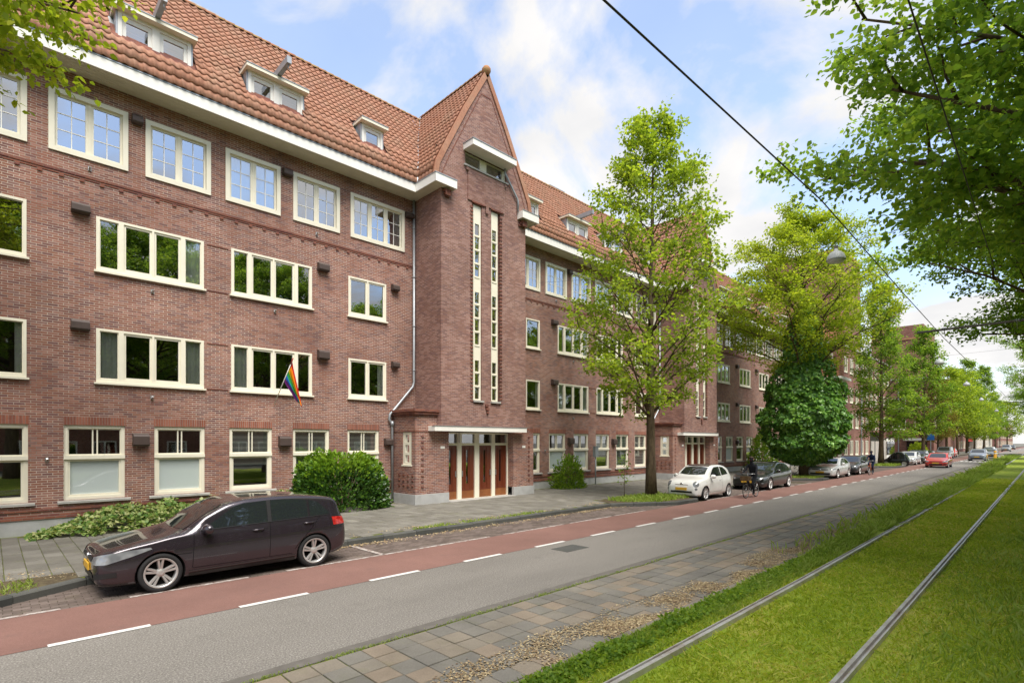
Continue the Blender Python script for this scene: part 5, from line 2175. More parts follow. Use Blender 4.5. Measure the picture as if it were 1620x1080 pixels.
M['tyre'] = plain('tyre_rubber', (0.022, 0.022, 0.023), 0.85, 0.3, var=0.2, scale=20)
M['rim'] = plain('alloy', (0.56, 0.55, 0.54), 0.32, 0.5, 0.6, var=0.06)
M['rim_dark'] = plain('dark_alloy', (0.09, 0.09, 0.095), 0.35, 0.5, 0.7, var=0.06)
M['trim'] = plain('black_trim', (0.018, 0.018, 0.019), 0.45, 0.4, var=0.1)
M['seam'] = plain('panel_gap', (0.006, 0.006, 0.007), 0.8, 0.1, var=0)
M['chrome'] = plain('chrome', (0.62, 0.62, 0.63), 0.12, 0.5, 1.0, var=0)
M['liner'] = plain('arch_liner', (0.010, 0.010, 0.010), 0.9, 0.1, var=0)
s = NT('car_glass')
M['carglass'] = s.set((0.016, 0.020, 0.021), 0.03, 0.75, 0.0)
s.b.inputs['Coat Weight'].default_value = 0.6
s.b.inputs['Coat Roughness'].default_value = 0.02
s = NT('headlamp')
M['lamp'] = s.set(s.ramp(s.noise(7, 1), [(0.35, (0.15, 0.16, 0.17)), (0.65, (0.27, 0.28, 0.29))]), 0.08, 0.8, 0.2)
s = NT('tail_lamp')
M['tail'] = s.set(s.ramp(s.noise(20, 2), [(0.4, (0.30, 0.012, 0.012)), (0.6, (0.5, 0.03, 0.02))]), 0.1, 0.7)
M['plate'] = plain('number_plate_yellow', (0.62, 0.36, 0.04), 0.5, 0.3, var=0.15, scale=14)

# ring fractions: y of half width, z between floor and belt, then the greenhouse
YL = [0.0, 0.80, 0.945, 0.985, 1.0, 0.995, 0.972, 0.945]
ZL = [0.0, 0.0, 0.06, 0.22, 0.48, 0.72, 0.90, 1.0]
HY = [0.87, 0.73, 0.55, 0.30, 0.0]          # bonnet: spread across
HZ_ = [0.50, 0.74, 0.90, 0.985, 1.0]
GZ = [0.50, 0.88, 0.972, 0.996, 1.0]


def car_body(S, res=64, sub=3):
    top = pchip(*zip(*S['top']))
    bot = pchip(*zip(*S['bot']))
    belt = pchip(*zip(*S['belt']))
    hw = pchip(*zip(*S['half']))
    L = S['L']
    t = np.linspace(0, 1, res)
    xs = L * (0.5 - 0.5 * np.cos(math.pi * t)) * 0.55 + L * t * 0.45
    rings = []
    for x in xs:
        zt, zb, w = float(top(x)), float(bot(x)), float(hw(x))
        ze = min(float(belt(x)), zt - 0.012)
        h = zt - ze
        g_ = min(1.0, max(0.0, (h - 0.06) / 0.22))
        g_ = g_ * g_ * (3 - 2 * g_)
        pts = [(w * a, zb + (ze - zb) * b) for a, b in zip(YL, ZL)]
        wb = w * YL[-1]
        tum = S.get('tumble', 0.24)
        gy = [wb - tum * h * 0.5 - 0.012, wb - tum * h * 0.86 - 0.024, wb - tum * h - 0.10, (wb - tum * h) * 0.45, 0.0]
        for k in range(5):
            pts.append((w * HY[k] * (1 - g_) + gy[k] * g_, ze + h * (HZ_[k] * (1 - g_) + GZ[k] * g_)))
        # Catmull-Rom across the ring
        P = np.array(pts)
        Q = np.vstack([[-P[1, 0], P[1, 1]], P, [-P[-2, 0], P[-2, 1]]])
        r_ = []
        for i in range(1, len(Q) - 2):
            for q in range(sub):
                u = q / sub
                p0, p1, p2, p3 = Q[i - 1], Q[i], Q[i + 1], Q[i + 2]
                r_.append(0.5 * ((2 * p1) + (-p0 + p2) * u + (2 * p0 - 5 * p1 + 4 * p2 - p3) * u * u + (-p0 + 3 * p1 - 3 * p2 + p3) * u ** 3))
        r_.append(P[-1])
        r_ = np.array(r_)
        r_[:, 0] = np.maximum(r_[:, 0], 0)
        full = [(x, a, b) for a, b in r_] + [(x, -a, b) for a, b in r_[-2:0:-1]]
        rings.append(full)
    n = len(rings[0])
    mb = MB()
    vs = [p for r_ in rings for p in r_]
    fs = []
    for i in range(len(rings) - 1):
        for k in range(n):
            k2 = (k + 1) % n
            fs.append((i * n + k, i * n + k2, (i + 1) * n + k2, (i + 1) * n + k))
    fs.append(tuple(range(n)))
    fs.append(tuple(range((len(rings) - 1) * n, len(rings) * n))[::-1])
    mb.add(vs, fs)
    me = mb.mesh('body', True)
    fix_normals(me)
    return me


def cut_arches(me, S, mats):
    o = bpy.data.objects.new('tmp_body', me)
    COL.objects.link(o)
    cut = MB()
    for x in S['wheels']:
        for sg in (1, -1):
            a = MB()
            a.lathe([(S['R'] + 0.035, sg * (S['W'] / 2 - 0.34)), (S['R'] + 0.035, sg * (S['W'] / 2 + 0.2))], 36, 'y', (x, 0, S['R'] + 0.0))
            cut.add(a.v, a.f)
    cm = cut.mesh('cut')
    fix_normals(cm)
    for m in mats:
        cm.materials.append(m)
    cm.polygons.foreach_set('material_index', [1] * len(cm.polygons))
    c_ = bpy.data.objects.new('tmp_cut', cm)
    COL.objects.link(c_)
    for m in mats:
        me.materials.append(m)
    md = o.modifiers.new('b', 'BOOLEAN')
    md.operation = 'DIFFERENCE'
    md.object = c_
    md.solver = 'EXACT'
    bpy.context.view_layer.update()
    dg = bpy.context.evaluated_depsgraph_get()
    res = bpy.data.meshes.new_from_object(o.evaluated_get(dg))
    bpy.data.objects.remove(o)
    bpy.data.objects.remove(c_)
    res.name = 'body'
    res.update()
    return res


def poly_grid(poly, step):
    """triangulated fill of an outline with inner points"""
    P = np.array(poly, float)
    lo, hi = P.min(0), P.max(0)
    edge = []
    for a, b in zip(P, np.roll(P, -1, 0)):
        n = max(1, int(np.linalg.norm(b - a) / step))
        for i in range(n):
            edge.append(a + (b - a) * i / n)
    pts = [Vector((float(e[0]), float(e[1]))) for e in edge]
    ne = len(pts)
    E_ = np.array(edge)

    def inside(p):
        c_ = False
        for i in range(ne):
            a, b = E_[i], E_[i - 1]
            if (a[1] > p[1]) != (b[1] > p[1]) and p[0] < (b[0] - a[0]) * (p[1] - a[1]) / (b[1] - a[1]) + a[0]:
                c_ = not c_
        return c_
    for gx in np.arange(lo[0] + step / 2, hi[0], step):
        for gy in np.arange(lo[1] + step / 2, hi[1], step):
            if inside((gx, gy)) and np.min(np.hypot(E_[:, 0] - gx, E_[:, 1] - gy)) > step * 0.45:
                pts.append(Vector((float(gx), float(gy))))
    v, e, f, *_ = delaunay_2d_cdt(pts, [], [list(range(ne))], 1, 1e-5)
    return [tuple(q) for q in v], f


class Decal:
    def __init__(s, me, parent):
        s.bvh = BVHTree.FromPolygons([v.co.copy() for v in me.vertices], [tuple(p.vertices) for p in me.polygons])
        s.parent = parent

    def put(s, name, poly, d, m, off=0.004, step=0.09, parent=None, smooth=True):
        """project an outline (right, up) along direction d onto the body"""
        d = Vector(d).normalized()
        up = Vector((0, 0, 1)) if abs(d.z) < 0.9 else Vector((1, 0, 0))
        right = up.cross(d).normalized() if abs(d.z) < 0.9 else Vector((0, 1, 0))
        v, f = poly_grid(poly, step)
        vs, ok = [], []
        for (a, b) in v:
            base = right * a + up * b
            hit = s.bvh.ray_cast(base - d * 9, d, 20)
            if hit[0] is None:
                vs.append((0, 0, 0))
                ok.append(False)
                continue
            nn = hit[1]
            if nn.dot(d) > 0:
                nn = -nn
            vs.append(tuple(hit[0] + nn * off))
            ok.append(True)
        fs = [q for q in f if all(ok[i] for i in q)]
        if not fs:
            return None
        mb = MB()
        mb.add(vs, fs)
        me = mb.mesh(name, smooth)
        fix_dir(me, d)
        return link(name, me, m, parent or s.parent)


def fix_dir(me, d):
    bm = bmesh.new()
    bm.from_mesh(me)
    bmesh.ops.delete(bm, geom=[v for v in bm.verts if not v.link_faces], context='VERTS')
    bm.normal_update()
    for f in bm.faces:
        if f.normal.dot(d) > 0:
            f.normal_flip()
    bm.to_mesh(me)
    bm.free()


WHEEL = {}


def wheel(parent, x, y, R_, style, sg):
    key = (R_, style)
    if key not in WHEEL:
        ty = MB()
        w = 0.105
        rr_ = R_ * 0.76
        ty.lathe([(rr_, w * 0.9), (R_ * 0.86, w * 1.02), (R_ * 0.95, w * 0.96), (R_ * 0.995, w * 0.75), (R_, 0.0), (R_ * 0.995, -w * 0.75), (R_ * 0.95, -w * 0.96), (R_ * 0.86, -w * 1.02), (rr_, -w * 0.9), (rr_ * 0.97, 0)], 40, 'y', close=True)
        tm = ty.mesh('tyre', True)
        fix_normals(tm)
        tm.materials.append(M['tyre'])
        rm = MB()
        rm.lathe([(rr_ + 0.004, w * 0.98), (rr_ - 0.012, w * 1.0), (rr_ - 0.028, w * 0.85), (rr_ - 0.035, w * 0.1), (rr_ - 0.035, -w)], 40, 'y', caps=False)
        n, twin, sw = {'twin5': (5, True, 0.026), 'ten': (10, False, 0.024), 'five': (5, False, 0.05), 'multi': (9, False, 0.028), 'disc': (0, False, 0)}[style]
        rm2 = MB()
        rm2.lathe([(0.0, w * 0.80), (0.032, w * 0.80), (0.06, w * 0.70), (0.075, w * 0.45), (0.075, w * 0.2)], 18, 'y')
        for k in range(n):
            a = 2 * math.pi * k / n + 0.3
            for o_ in ((-0.16, 0.16) if twin else (0.0,)):
                a1, a2 = a + o_ * 1.25, a + o_ * 0.95
                p1 = Vector((math.cos(a1) * 0.055, w * 0.62, math.sin(a1) * 0.055))
                p2 = Vector((math.cos(a2) * (rr_ - 0.012), w * 0.88, math.sin(a2) * (rr_ - 0.012)))
                t = (p2 - p1).normalized()
                sd = t.cross(Vector((0, 1, 0))).normalized()
                u = Vector((0, 1, 0))
                vs = []
                for p, ws in ((p1, sw * 0.9), (p2, sw * 1.05)):
                    for (q, r2) in ((-1, -0.03), (-0.55, 0.004), (0.55, 0.004), (1, -0.03)):
                        vs.append(tuple(p + sd * ws * q + u * r2))
                rm2.add(vs, [(0, 1, 5, 4), (1, 2, 6, 5), (2, 3, 7, 6)])
        if style == 'disc':
            rm2.lathe([(0.0, w * 0.78), (rr_ * 0.5, w * 0.70), (rr_ - 0.02, w * 0.85)], 28, 'y')
        rmm = rm2.mesh('rim')
        rmm.materials.append(M['rim'])
        rim_well = rm.mesh('rim_well', True)
        rim_well.materials.append(M['rim'])
        dk = MB()
        dk.lathe([(0.0, w * 0.05), (rr_ - 0.03, w * 0.05)], 24, 'y', caps=False)
        hub = dk.mesh('brake_disc')
        hub.materials.append(M['liner'])
        WHEEL[key] = (tm, rmm, rim_well, hub)
    e = empty('wheel', parent, (x, y, R_), 0 if sg > 0 else math.pi)
    for nm, me in zip(('tyre', 'rim', 'rim_edge', 'brake_disc'), WHEEL[key]):
        link(nm, me, None, e)
    return e


def car(name, label, S, loc, paint, rz=0.0, group=None, res=64, style='multi', detail=2, plate=True, kind='car'):
    t = thing(name, label, kind, loc, rz, group)
    t['_'] = 0
    del t['_']
    W, L = S['W'], S['L']
    me = cut_arches(car_body(S, res, 3 if detail > 1 else 2), S, [paint, M['liner']])
    # the sill and underside are black
    body = link('body', me, None, t)
    for p in me.polygons:
        p.use_smooth = True
    D = Decal(me, t)
    for x in S['wheels']:
        for sg in (1, -1):
            wheel(t, x, sg * (W / 2 - 0.115), S['R'], style, sg)
    G = M['carglass']
    for sg in (1, -1):
        d = (0, -sg, 0)
        # right vector for d is up x d = (sg, 0, 0): mirror x on the far side
        fx = (lambda P: [(sg * a, b) for a, b in P])
        for nm, P in S['side_glass']:
            D.put(nm, fx(P), d, G, 0.005)
        if detail > 1 or True:
            for P in S.get('seams', []):
                D.put('door_gap', fx(P), d, M['seam'], 0.003, 0.06)
        for P in S.get('sills', []):
            D.put('side_skirt', fx(P), d, M['trim'], 0.006, 0.12)
        for P in S.get('window_trim', []):
            D.put('window_trim', fx(P), d, M[S.get('trim_mat', 'trim')], 0.007, 0.12)
        for (hx, hz) in S.get('handles', []):
            hit = D.bvh.ray_cast(Vector((hx, sg * 4, hz)), Vector(d), 9)
            if hit[0] is not None:
                mb = MB()
                y0 = hit[0].y
                mb.tube([(hx - 0.10, y0, hz), (hx - 0.08, y0 + sg * 0.03, hz + 0.003), (hx + 0.08, y0 + sg * 0.03, hz + 0.008), (hx + 0.10, y0, hz + 0.008)], [0.012, 0.014, 0.014, 0.012], 6)
                mb.build('door_handle', paint if S.get('handle_paint', True) else M['chrome'], t, True)
        mx, mz = S['mirror']
        hit = D.bvh.ray_cast(Vector((mx, sg * 4, mz)), Vector(d), 9)
        y0 = (hit[0].y if hit[0] is not None else sg * W / 2 * 0.85)
        mb = MB()
        prof = [(0.02, 0.0), (0.085, 0.02), (0.105, 0.07), (0.10, 0.15), (0.07, 0.20), (0.015, 0.215)]
        vs, fs = [], []
        for (r_, q) in prof:
            for k in range(12):
                a = 2 * math.pi * k / 12
                vs.append((mx + math.cos(a) * r_ * 0.75 - 0.02 + q * 0.18, y0 + sg * (0.02 + q), mz + 0.045 + math.sin(a) * r_ * 0.85))
        for i in range(len(prof) - 1):
            for k in range(12):
                fs.append((i * 12 + k, i * 12 + (k + 1) % 12, (i + 1) * 12 + (k + 1) % 12, (i + 1) * 12 + k))
        fs += [tuple(range(12)), tuple(range(60, 72))]
        mb.add(vs, fs)
        mi = mb.build('wing_mirror', paint, t, True, fix=True)
        # lamps wrap the corners: project along the diagonal
        for nm, P, ang, mk in S['lamps']:
            a = R(ang)
            dd = Vector((math.cos(a), -sg * math.sin(a), 0))
            # P is given as (distance to the outside, up) for the left and right corner alike
            D.put(nm, [(sg * q, z) for q, z in P], dd, M[mk], 0.006, 0.05)
    D.put('windscreen', S['screen'], (0, 0, -1), G, 0.006, 0.1)
    D.put('rear_window', S['backlight'], (-1, 0, 0), G, 0.006, 0.1)
    for nm, P, mk in S.get('front', []):
        D.put(nm, P, (1, 0, 0), M[mk], 0.007, 0.06)
    for nm, P, mk in S.get('topdecals', []):
        D.put(nm, P, (0, 0, -1), paint if mk == 'paint' else M[mk], 0.006, 0.1)
    if plate:
        zc = S.get('plate_z', 0.42)
        hit = D.bvh.ray_cast(Vector((-4, 0, zc)), Vector((1, 0, 0)), 9)
        x0 = hit[0].x if hit[0] is not None else 0
        mb = MB()
        mb.box(x0 - 0.03, x0 - 0.005, -0.26, 0.26, zc - 0.055, zc + 0.055)
        mb.build('number_plate', M['plate'], t)
    if S.get('lip'):
        for sg in (1, -1):
            D.put('skirt_highlight', [(sg * a, b) for a, b in strip(1.28, .285, 3.12, .30, 0.018)], (0, -sg, 0), M['rim_dark'], 0.008, 0.12)
        D.put('front_lip', [(-.70, .225), (.70, .225), (.70, .245), (-.70, .245)], (1, 0, 0), M['rim_dark'], 0.010, 0.06)
    if S.get('badge'):
        zc = S['badge']
        hit = D.bvh.ray_cast(Vector((-4, 0, zc)), Vector((1, 0, 0)), 9)
        mb = MB()
        mb.lathe([(0.0, -0.022), (0.045, -0.02), (0.062, -0.012), (0.066, 0.01)], 20, 'x', (hit[0].x, 0, zc))
        mb.build('badge', M['chrome'], t, True)
    return t


def strip(x0, z0, x1, z1, w=0.008):
    dx, dz = x1 - x0, z1 - z0
    L = math.hypot(dx, dz)
    nx, nz = -dz / L * w / 2, dx / L * w / 2
    return [(x0 - nx, z0 - nz), (x1 - nx, z1 - nz), (x1 + nx, z1 + nz), (x0 + nx, z0 + nz)]


HATCH = dict(L=4.25, W=1.80, R=0.322, wheels=(0.87, 3.50), tumble=0.25,
             top=[(0, .60), (.02, .665), (.08, .725), (.3, .79), (.7, .865), (1.06, .935), (1.2, .985), (1.6, 1.215), (1.98, 1.395), (2.3, 1.45), (2.85, 1.462), (3.4, 1.43), (3.78, 1.385), (3.97, 1.335), (4.05, 1.23), (4.13, 1.03), (4.19, .92), (4.235, .80), (4.25, .62)],
             bot=[(0, .40), (.02, .27), (.06, .21), (.25, .185), (2.2, .175), (3.8, .20), (4.1, .25), (4.2, .32), (4.25, .42)],
             belt=[(0, .57), (.08, .665), (.35, .765), (.75, .835), (1.1, .893), (1.6, .925), (2.5, .955), (3.4, .99), (3.8, 1.01), (4.05, .98), (4.2, .82), (4.25, .6)],
             half=[(0, .64), (.02, .71), (.08, .785), (.2, .84), (.45, .88), (.9, .895), (1.6, .90), (2.8, .90), (3.5, .895), (3.9, .875), (4.1, .83), (4.2, .77), (4.25, .68)],
             side_glass=[('door_window', [(1.50, .965), (2.03, 1.315), (2.20, 1.365), (2.60, 1.385), (2.60, .985)]),
                         ('door_window', [(2.68, .988), (2.68, 1.388), (3.10, 1.38), (3.38, 1.345), (3.38, 1.015)]),
                         ('quarter_window', [(3.42, 1.017), (3.42, 1.338), (3.60, 1.285), (3.84, 1.06), (3.82, 1.035)])],
             window_trim=[strip(2.64, .985, 2.64, 1.388, 0.07), strip(1.45, .955, 3.85, 1.022, 0.012)],
             seams=[strip(1.33, .34, 1.36, .90), strip(2.62, .33, 2.64, .965), strip(1.34, .335, 3.0, .335), strip(2.64, .335, 3.05, .335), strip(3.42, .77, 3.62, 1.0), strip(3.10, .42, 3.42, .77), strip(1.1, .60, 1.33, .60)],
             sills=[[(1.28, .195), (3.10, .205), (3.10, .265), (1.28, .25)]], lip=True,
             handles=[(2.42, .865), (3.38, .895)], mirror=(1.55, .935),
             lamps=[('headlamp', [(.42, .545), (.74, .56), (.98, .65), (1.15, .735), (1.13, .762), (.92, .745), (.62, .70), (.42, .655)], 38, 'lamp'),
                    ('fog_intake', [(.52, .33), (.86, .345), (.86, .425), (.52, .41)], 34, 'trim'),
                    ('tail_lamp', [(1.84, .80), (2.16, .80), (2.18, .94), (1.84, .965)], 140, 'tail')],
             screen=[(-.66, 1.235), (-.35, 1.19), (0, 1.175), (.35, 1.19), (.66, 1.235), (.575, 1.86), (.3, 1.92), (0, 1.935), (-.3, 1.92), (-.575, 1.86)],
             backlight=[(-.55, 1.02), (.55, 1.02), (.50, 1.27), (-.50, 1.27)],
             front=[('grille', [(-.45, .575), (.45, .575), (.47, .645), (-.47, .645)], 'trim'), ('lower_grille', [(-.48, .27), (.48, .27), (.52, .40), (-.52, .40)], 'trim')],
             badge=.612, plate_z=.47)
MINI = dict(L=3.55, W=1.63, R=0.295, wheels=(0.66, 2.96), tumble=0.26,
            top=[(0, .60), (.03, .70), (.10, .79), (.25, .87), (.5, .935), (.75, .985), (.92, 1.06), (1.2, 1.24), (1.52, 1.415), (1.85, 1.485), (2.3, 1.49), (2.7, 1.44), (3.0, 1.33), (3.25, 1.14), (3.42, .95), (3.5, .8), (3.55, .6)],
            bot=[(0, .40), (.03, .27), (.1, .20), (.3, .18), (3.1, .20), (3.45, .27), (3.55, .42)],
            belt=[(0, .57), (.08, .69), (.25, .79), (.5, .86), (.9, .91), (1.6, .945), (2.5, .98), (3.0, 1.0), (3.3, .97), (3.48, .78), (3.55, .58)],
            half=[(0, .52), (.03, .60), (.1, .68), (.25, .75), (.5, .795), (.9, .81), (2.2, .815), (3.0, .805), (3.3, .76), (3.48, .66), (3.55, .54)],
            side_glass=[('door_window', [(1.12, .985), (1.55, 1.315), (1.72, 1.385), (2.18, 1.40), (2.22, 1.005)]), ('quarter_window', [(2.28, 1.01), (2.25, 1.40), (2.55, 1.365), (2.82, 1.22), (2.92, 1.05)])],
            seams=[strip(1.02, .34, 1.04, .90), strip(2.22, .34, 2.26, .98), strip(1.02, .335, 2.22, .335)], sills=[], handles=[(2.05, .84)], mirror=(1.18, .955),
            lamps=[('headlamp', [(.60 + .13 * math.cos(a), .70 + .12 * math.sin(a)) for a in np.linspace(0, 6.0, 14)], 28, 'lamp'), ('fog_lamp', [(.60 + .06 * math.cos(a), .50 + .055 * math.sin(a)) for a in np.linspace(0, 6.0, 12)], 28, 'lamp')],
            screen=[(-.58, 1.0), (-.3, .935), (0, .915), (.3, .935), (.58, 1.0), (.53, 1.42), (.25, 1.48), (0, 1.495), (-.25, 1.48), (-.53, 1.42)],
            backlight=[(-.5, 1.08), (.5, 1.08), (.44, 1.32), (-.44, 1.32)],
            topdecals=[('glass_roof', [(-.50, 1.53), (.50, 1.53), (.48, 2.65), (-.48, 2.65)], 'carglass')],
            front=[('lower_grille', [(-.50, .33), (.50, .33), (.48, .41), (-.48, .41)], 'trim'), ('whisker', [(-.30, .665), (.30, .665), (.30, .685), (-.30, .685)], 'chrome')],
            badge=.70, plate_z=.50)
SALOON = dict(L=4.60, W=1.79, R=0.325, wheels=(0.90, 3.65), tumble=0.30,
              top=[(0, .58), (.03, .64), (.15, .71), (.5, .81), (1.0, .895), (1.35, .955), (1.55, 1.04), (1.95, 1.24), (2.3, 1.385), (2.65, 1.43), (3.05, 1.42), (3.45, 1.34), (3.85, 1.18), (4.08, 1.09), (4.35, 1.065), (4.50, 1.0), (4.57, .85), (4.60, .6)],
              bot=[(0, .38), (.03, .26), (.1, .20), (.3, .18), (4.2, .20), (4.5, .28), (4.60, .42)],
              belt=[(0, .55), (.15, .655), (.5, .765), (1.0, .85), (1.5, .90), (2.5, .93), (3.6, .975), (4.2, 1.0), (4.5, .92), (4.60, .58)],
              half=[(0, .60), (.03, .68), (.1, .76), (.3, .83), (.6, .875), (1.2, .89), (3.4, .89), (4.1, .86), (4.45, .77), (4.60, .62)],
              side_glass=[('door_window', [(1.78, .955), (2.32, 1.295), (2.50, 1.345), (2.78, 1.36), (2.80, .97)]), ('door_window', [(2.86, .972), (2.84, 1.36), (3.20, 1.325), (3.66, 1.13), (3.80, 1.02)])],
              seams=[strip(1.45, .34, 1.47, .88), strip(2.82, .33, 2.84, .95), strip(1.45, .335, 3.3, .335), strip(3.62, .72, 3.78, .99)], sills=[[(1.3, .19), (3.25, .195), (3.25, .25), (1.3, .245)]],
              handles=[(2.62, .84), (3.58, .87)], mirror=(1.82, .93), trim_mat='chrome', window_trim=[strip(1.70, .945, 3.85, 1.01, 0.012)],
              lamps=[('headlamp', [(.48, .56), (.85, .62), (1.10, .715), (1.05, .745), (.82, .70), (.50, .635)], 36, 'lamp'), ('fog_lamp', [(.66, .36), (.78, .36), (.78, .42), (.66, .42)], 30, 'lamp'), ('tail_lamp', [(2.08, .82), (2.42, .82), (2.42, .95), (2.08, .97)], 140, 'tail')],
              screen=[(-.65, 1.54), (-.35, 1.48), (0, 1.465), (.35, 1.48), (.65, 1.54), (.55, 2.18), (.28, 2.24), (0, 2.255), (-.28, 2.24), (-.55, 2.18)],
              backlight=[(-.5, 1.12), (.5, 1.12), (.46, 1.33), (-.46, 1.33)],
              front=[('grille', [(-.34, .54), (.34, .54), (.38, .645), (-.38, .645)], 'trim'), ('lower_grille', [(-.5, .26), (.5, .26), (.52, .38), (-.52, .38)], 'trim')],
              badge=.615, plate_z=.45)
FAST = {**SALOON, 'top': [(0, .60), (.03, .66), (.15, .73), (.5, .815), (1.0, .89), (1.40, .95), (1.6, 1.03), (2.0, 1.23), (2.35, 1.375), (2.7, 1.42), (3.1, 1.405), (3.55, 1.31), (4.0, 1.16), (4.25, 1.08), (4.45, 1.03), (4.55, .9), (4.60, .6)],
        'lamps': [('headlamp', [(.50, .60), (.86, .625), (1.06, .665), (1.06, .70), (.84, .675), (.50, .655)], 36, 'lamp'), ('tail_lamp', [(2.08, .84), (2.42, .84), (2.42, .93), (2.08, .95)], 140, 'tail')],
        'front': [('grille', [(-.48, .595), (.48, .595), (.50, .645), (-.50, .645)], 'trim'), ('lower_grille', [(-.60, .28), (.60, .28), (.62, .40), (-.62, .40)], 'trim')]}
SUV = {**HATCH, 'L': 4.30, 'W': 1.82, 'R': 0.345,
       'top': [(x, z + (0.12 if z > .58 else .06)) for x, z in HATCH['top']], 'bot': [(x, z + 0.03) for x, z in HATCH['bot']], 'belt': [(x, z + 0.11) for x, z in HATCH['belt']],
       'side_glass': [(n_, [(a, b + 0.12) for a, b in P]) for n_, P in HATCH['side_glass']], 'window_trim': [], 'seams': [], 'sills': [[(1.25, .22), (3.12, .22), (3.12, .32), (1.25, .32)]],
       'handles': [], 'mirror': (1.55, 1.05), 'lamps': [('headlamp', [(.50, .70), (.84, .74), (1.1, .80), (1.08, .85), (.84, .80), (.50, .76)], 38, 'lamp')],
       'front': [('grille', [(-.5, .70), (.5, .70), (.52, .77), (-.52, .77)], 'trim'), ('lower_grille', [(-.6, .32), (.6, .32), (.62, .50), (-.62, .50)], 'trim')], 'badge': None, 'plate_z': .56,
       'backlight': [(-.55, 1.14), (.55, 1.14), (.50, 1.38), (-.50, 1.38)]}
SUV['L'] = 4.25
VAN = dict(L=4.6, W=1.84, R=0.33, wheels=(0.88, 3.75), tumble=0.16,
           top=[(0, .70), (.03, .78), (.12, .88), (.4, 1.0), (.8, 1.10), (1.0, 1.2), (1.4, 1.52), (1.75, 1.74), (2.2, 1.82), (3.6, 1.83), (4.2, 1.78), (4.42, 1.6), (4.54, 1.1), (4.6, .7)],
           bot=[(0, .42), (.04, .28), (.2, .2), (4.3, .22), (4.6, .42)],
           belt=[(0, .66), (.12, .80), (.5, .92), (1.0, 1.0), (2.5, 1.04), (4.2, 1.06), (4.5, 1.0), (4.6, .66)],
           half=[(0, .66), (.05, .78), (.2, .86), (.6, .91), (4.0, .915), (4.45, .87), (4.6, .74)],
           side_glass=[('door_window', [(1.25, 1.07), (1.75, 1.55), (1.95, 1.64), (2.35, 1.66), (2.35, 1.09)])], seams=[strip(2.4, .35, 2.4, 1.7), strip(1.2, .35, 1.2, 1.0)], sills=[], handles=[(2.2, 1.0)], mirror=(1.3, 1.05),
           lamps=[('headlamp', [(.52, .74), (.86, .82), (1.0, .92), (.82, .92), (.52, .84)], 36, 'lamp')],
           screen=[(-.7, 1.05), (0, .98), (.7, 1.05), (.62, 1.68), (0, 1.74), (-.62, 1.68)], backlight=[(-.6, 1.2), (.6, 1.2), (.58, 1.6), (-.58, 1.6)],
           front=[('grille', [(-.4, .70), (.4, .70), (.4, .80), (-.4, .80)], 'trim'), ('lower_grille', [(-.55, .32), (.55, .32), (.55, .48), (-.55, .48)], 'trim')], badge=None, plate_z=.58)
MICRO = dict(L=2.4, W=1.25, R=0.27, wheels=(0.42, 1.98), tumble=0.10,
             top=[(0, .45), (.05, .55), (.2, .68), (.45, .82), (.65, 1.0), (.9, 1.28), (1.15, 1.44), (1.4, 1.5), (1.8, 1.45), (2.0, 1.3), (2.15, 1.0), (2.3, .75), (2.4, .5)],
             bot=[(0, .34), (.1, .24), (1.2, .2), (2.2, .24), (2.4, .36)],
             belt=[(0, .42), (.2, .6), (.5, .66), (1.2, .68), (2.0, .72), (2.25, .66), (2.4, .45)],
             half=[(0, .35), (.1, .5), (.4, .6), (1.2, .62), (2.0, .6), (2.3, .5), (2.4, .36)],
             side_glass=[('door_window', [(.72, .74), (1.0, 1.24), (1.2, 1.38), (1.55, 1.38), (1.6, .76)])], seams=[strip(1.66, .35, 1.72, 1.4), strip(.66, .35, .66, .7)], sills=[], handles=[], mirror=(.78, .8),
             lamps=[('headlamp', [(.2, .5), (.36, .52), (.36, .6), (.2, .58)], 30, 'lamp')],
             screen=[(-.45, .58), (.45, .58), (.42, 1.1), (-.42, 1.1)], backlight=[(-.4, .95), (.4, .95), (.38, 1.3), (-.38, 1.3)], front=[], badge=None, plate_z=.42)

P_DARK = car_paint('dark_plum_metallic', (0.045, 0.036, 0.046), 0.6, 0.24)
P_WHITE = car_paint('white_lacquer', (0.72, 0.72, 0.69), 0.0, 0.35)
P_BLACK = car_paint('black_lacquer', (0.012, 0.014, 0.014), 0.2, 0.28)
P_PEARL = car_paint('pearl_lacquer', (0.62, 0.63, 0.62), 0.2, 0.32)
P_ANTHR = car_paint('anthracite_lacquer', (0.05, 0.055, 0.062), 0.4, 0.3)
P_RED = car_paint('red_lacquer', (0.52, 0.03, 0.018), 0.0, 0.3)
P_SILVER = car_paint('blue_grey_lacquer', (0.21, 0.235, 0.27), 0.4, 0.3)
P_GREY = car_paint('grey_lacquer', (0.17, 0.18, 0.19), 0.3, 0.35)
GP_ = 'cars parked along the kerb'
YC = 11.29
car('parked_car', 'dark metallic hatchback with twin spoke alloy wheels parked nearest, at the left', HATCH, (1.16, YC, 0), P_DARK, group=GP_, res=84, style='twin5')
car('parked_car', 'small rounded white hatchback with black glass roof, parked by the tree bed', MINI, (21.25, 11.22, 0), P_WHITE, group=GP_, res=72, style='multi')
car('parked_car', 'black saloon parked behind the small white car', SALOON, (28.05, 11.15, 0), P_BLACK, group=GP_, res=64, style='multi')
car('parked_car', 'white fastback saloon parked right of the ivy covered tree', FAST, (40.65, 11.2, 0), P_PEARL, group=GP_, res=64, style='five')
car('parked_car', 'dark grey hatchback parked behind the white fastback', HATCH, (46.6, 11.2, 0), P_ANTHR, group=GP_, res=48, style='multi', detail=1)
car('parked_microcar', 'tiny black two seat microcar parked crosswise beside the slim tree', MICRO, (68.2, 12.75, 0), P_BLACK, rz=R(-90), group=GP_, res=40, style='disc', detail=1, plate=False, kind='microcar')
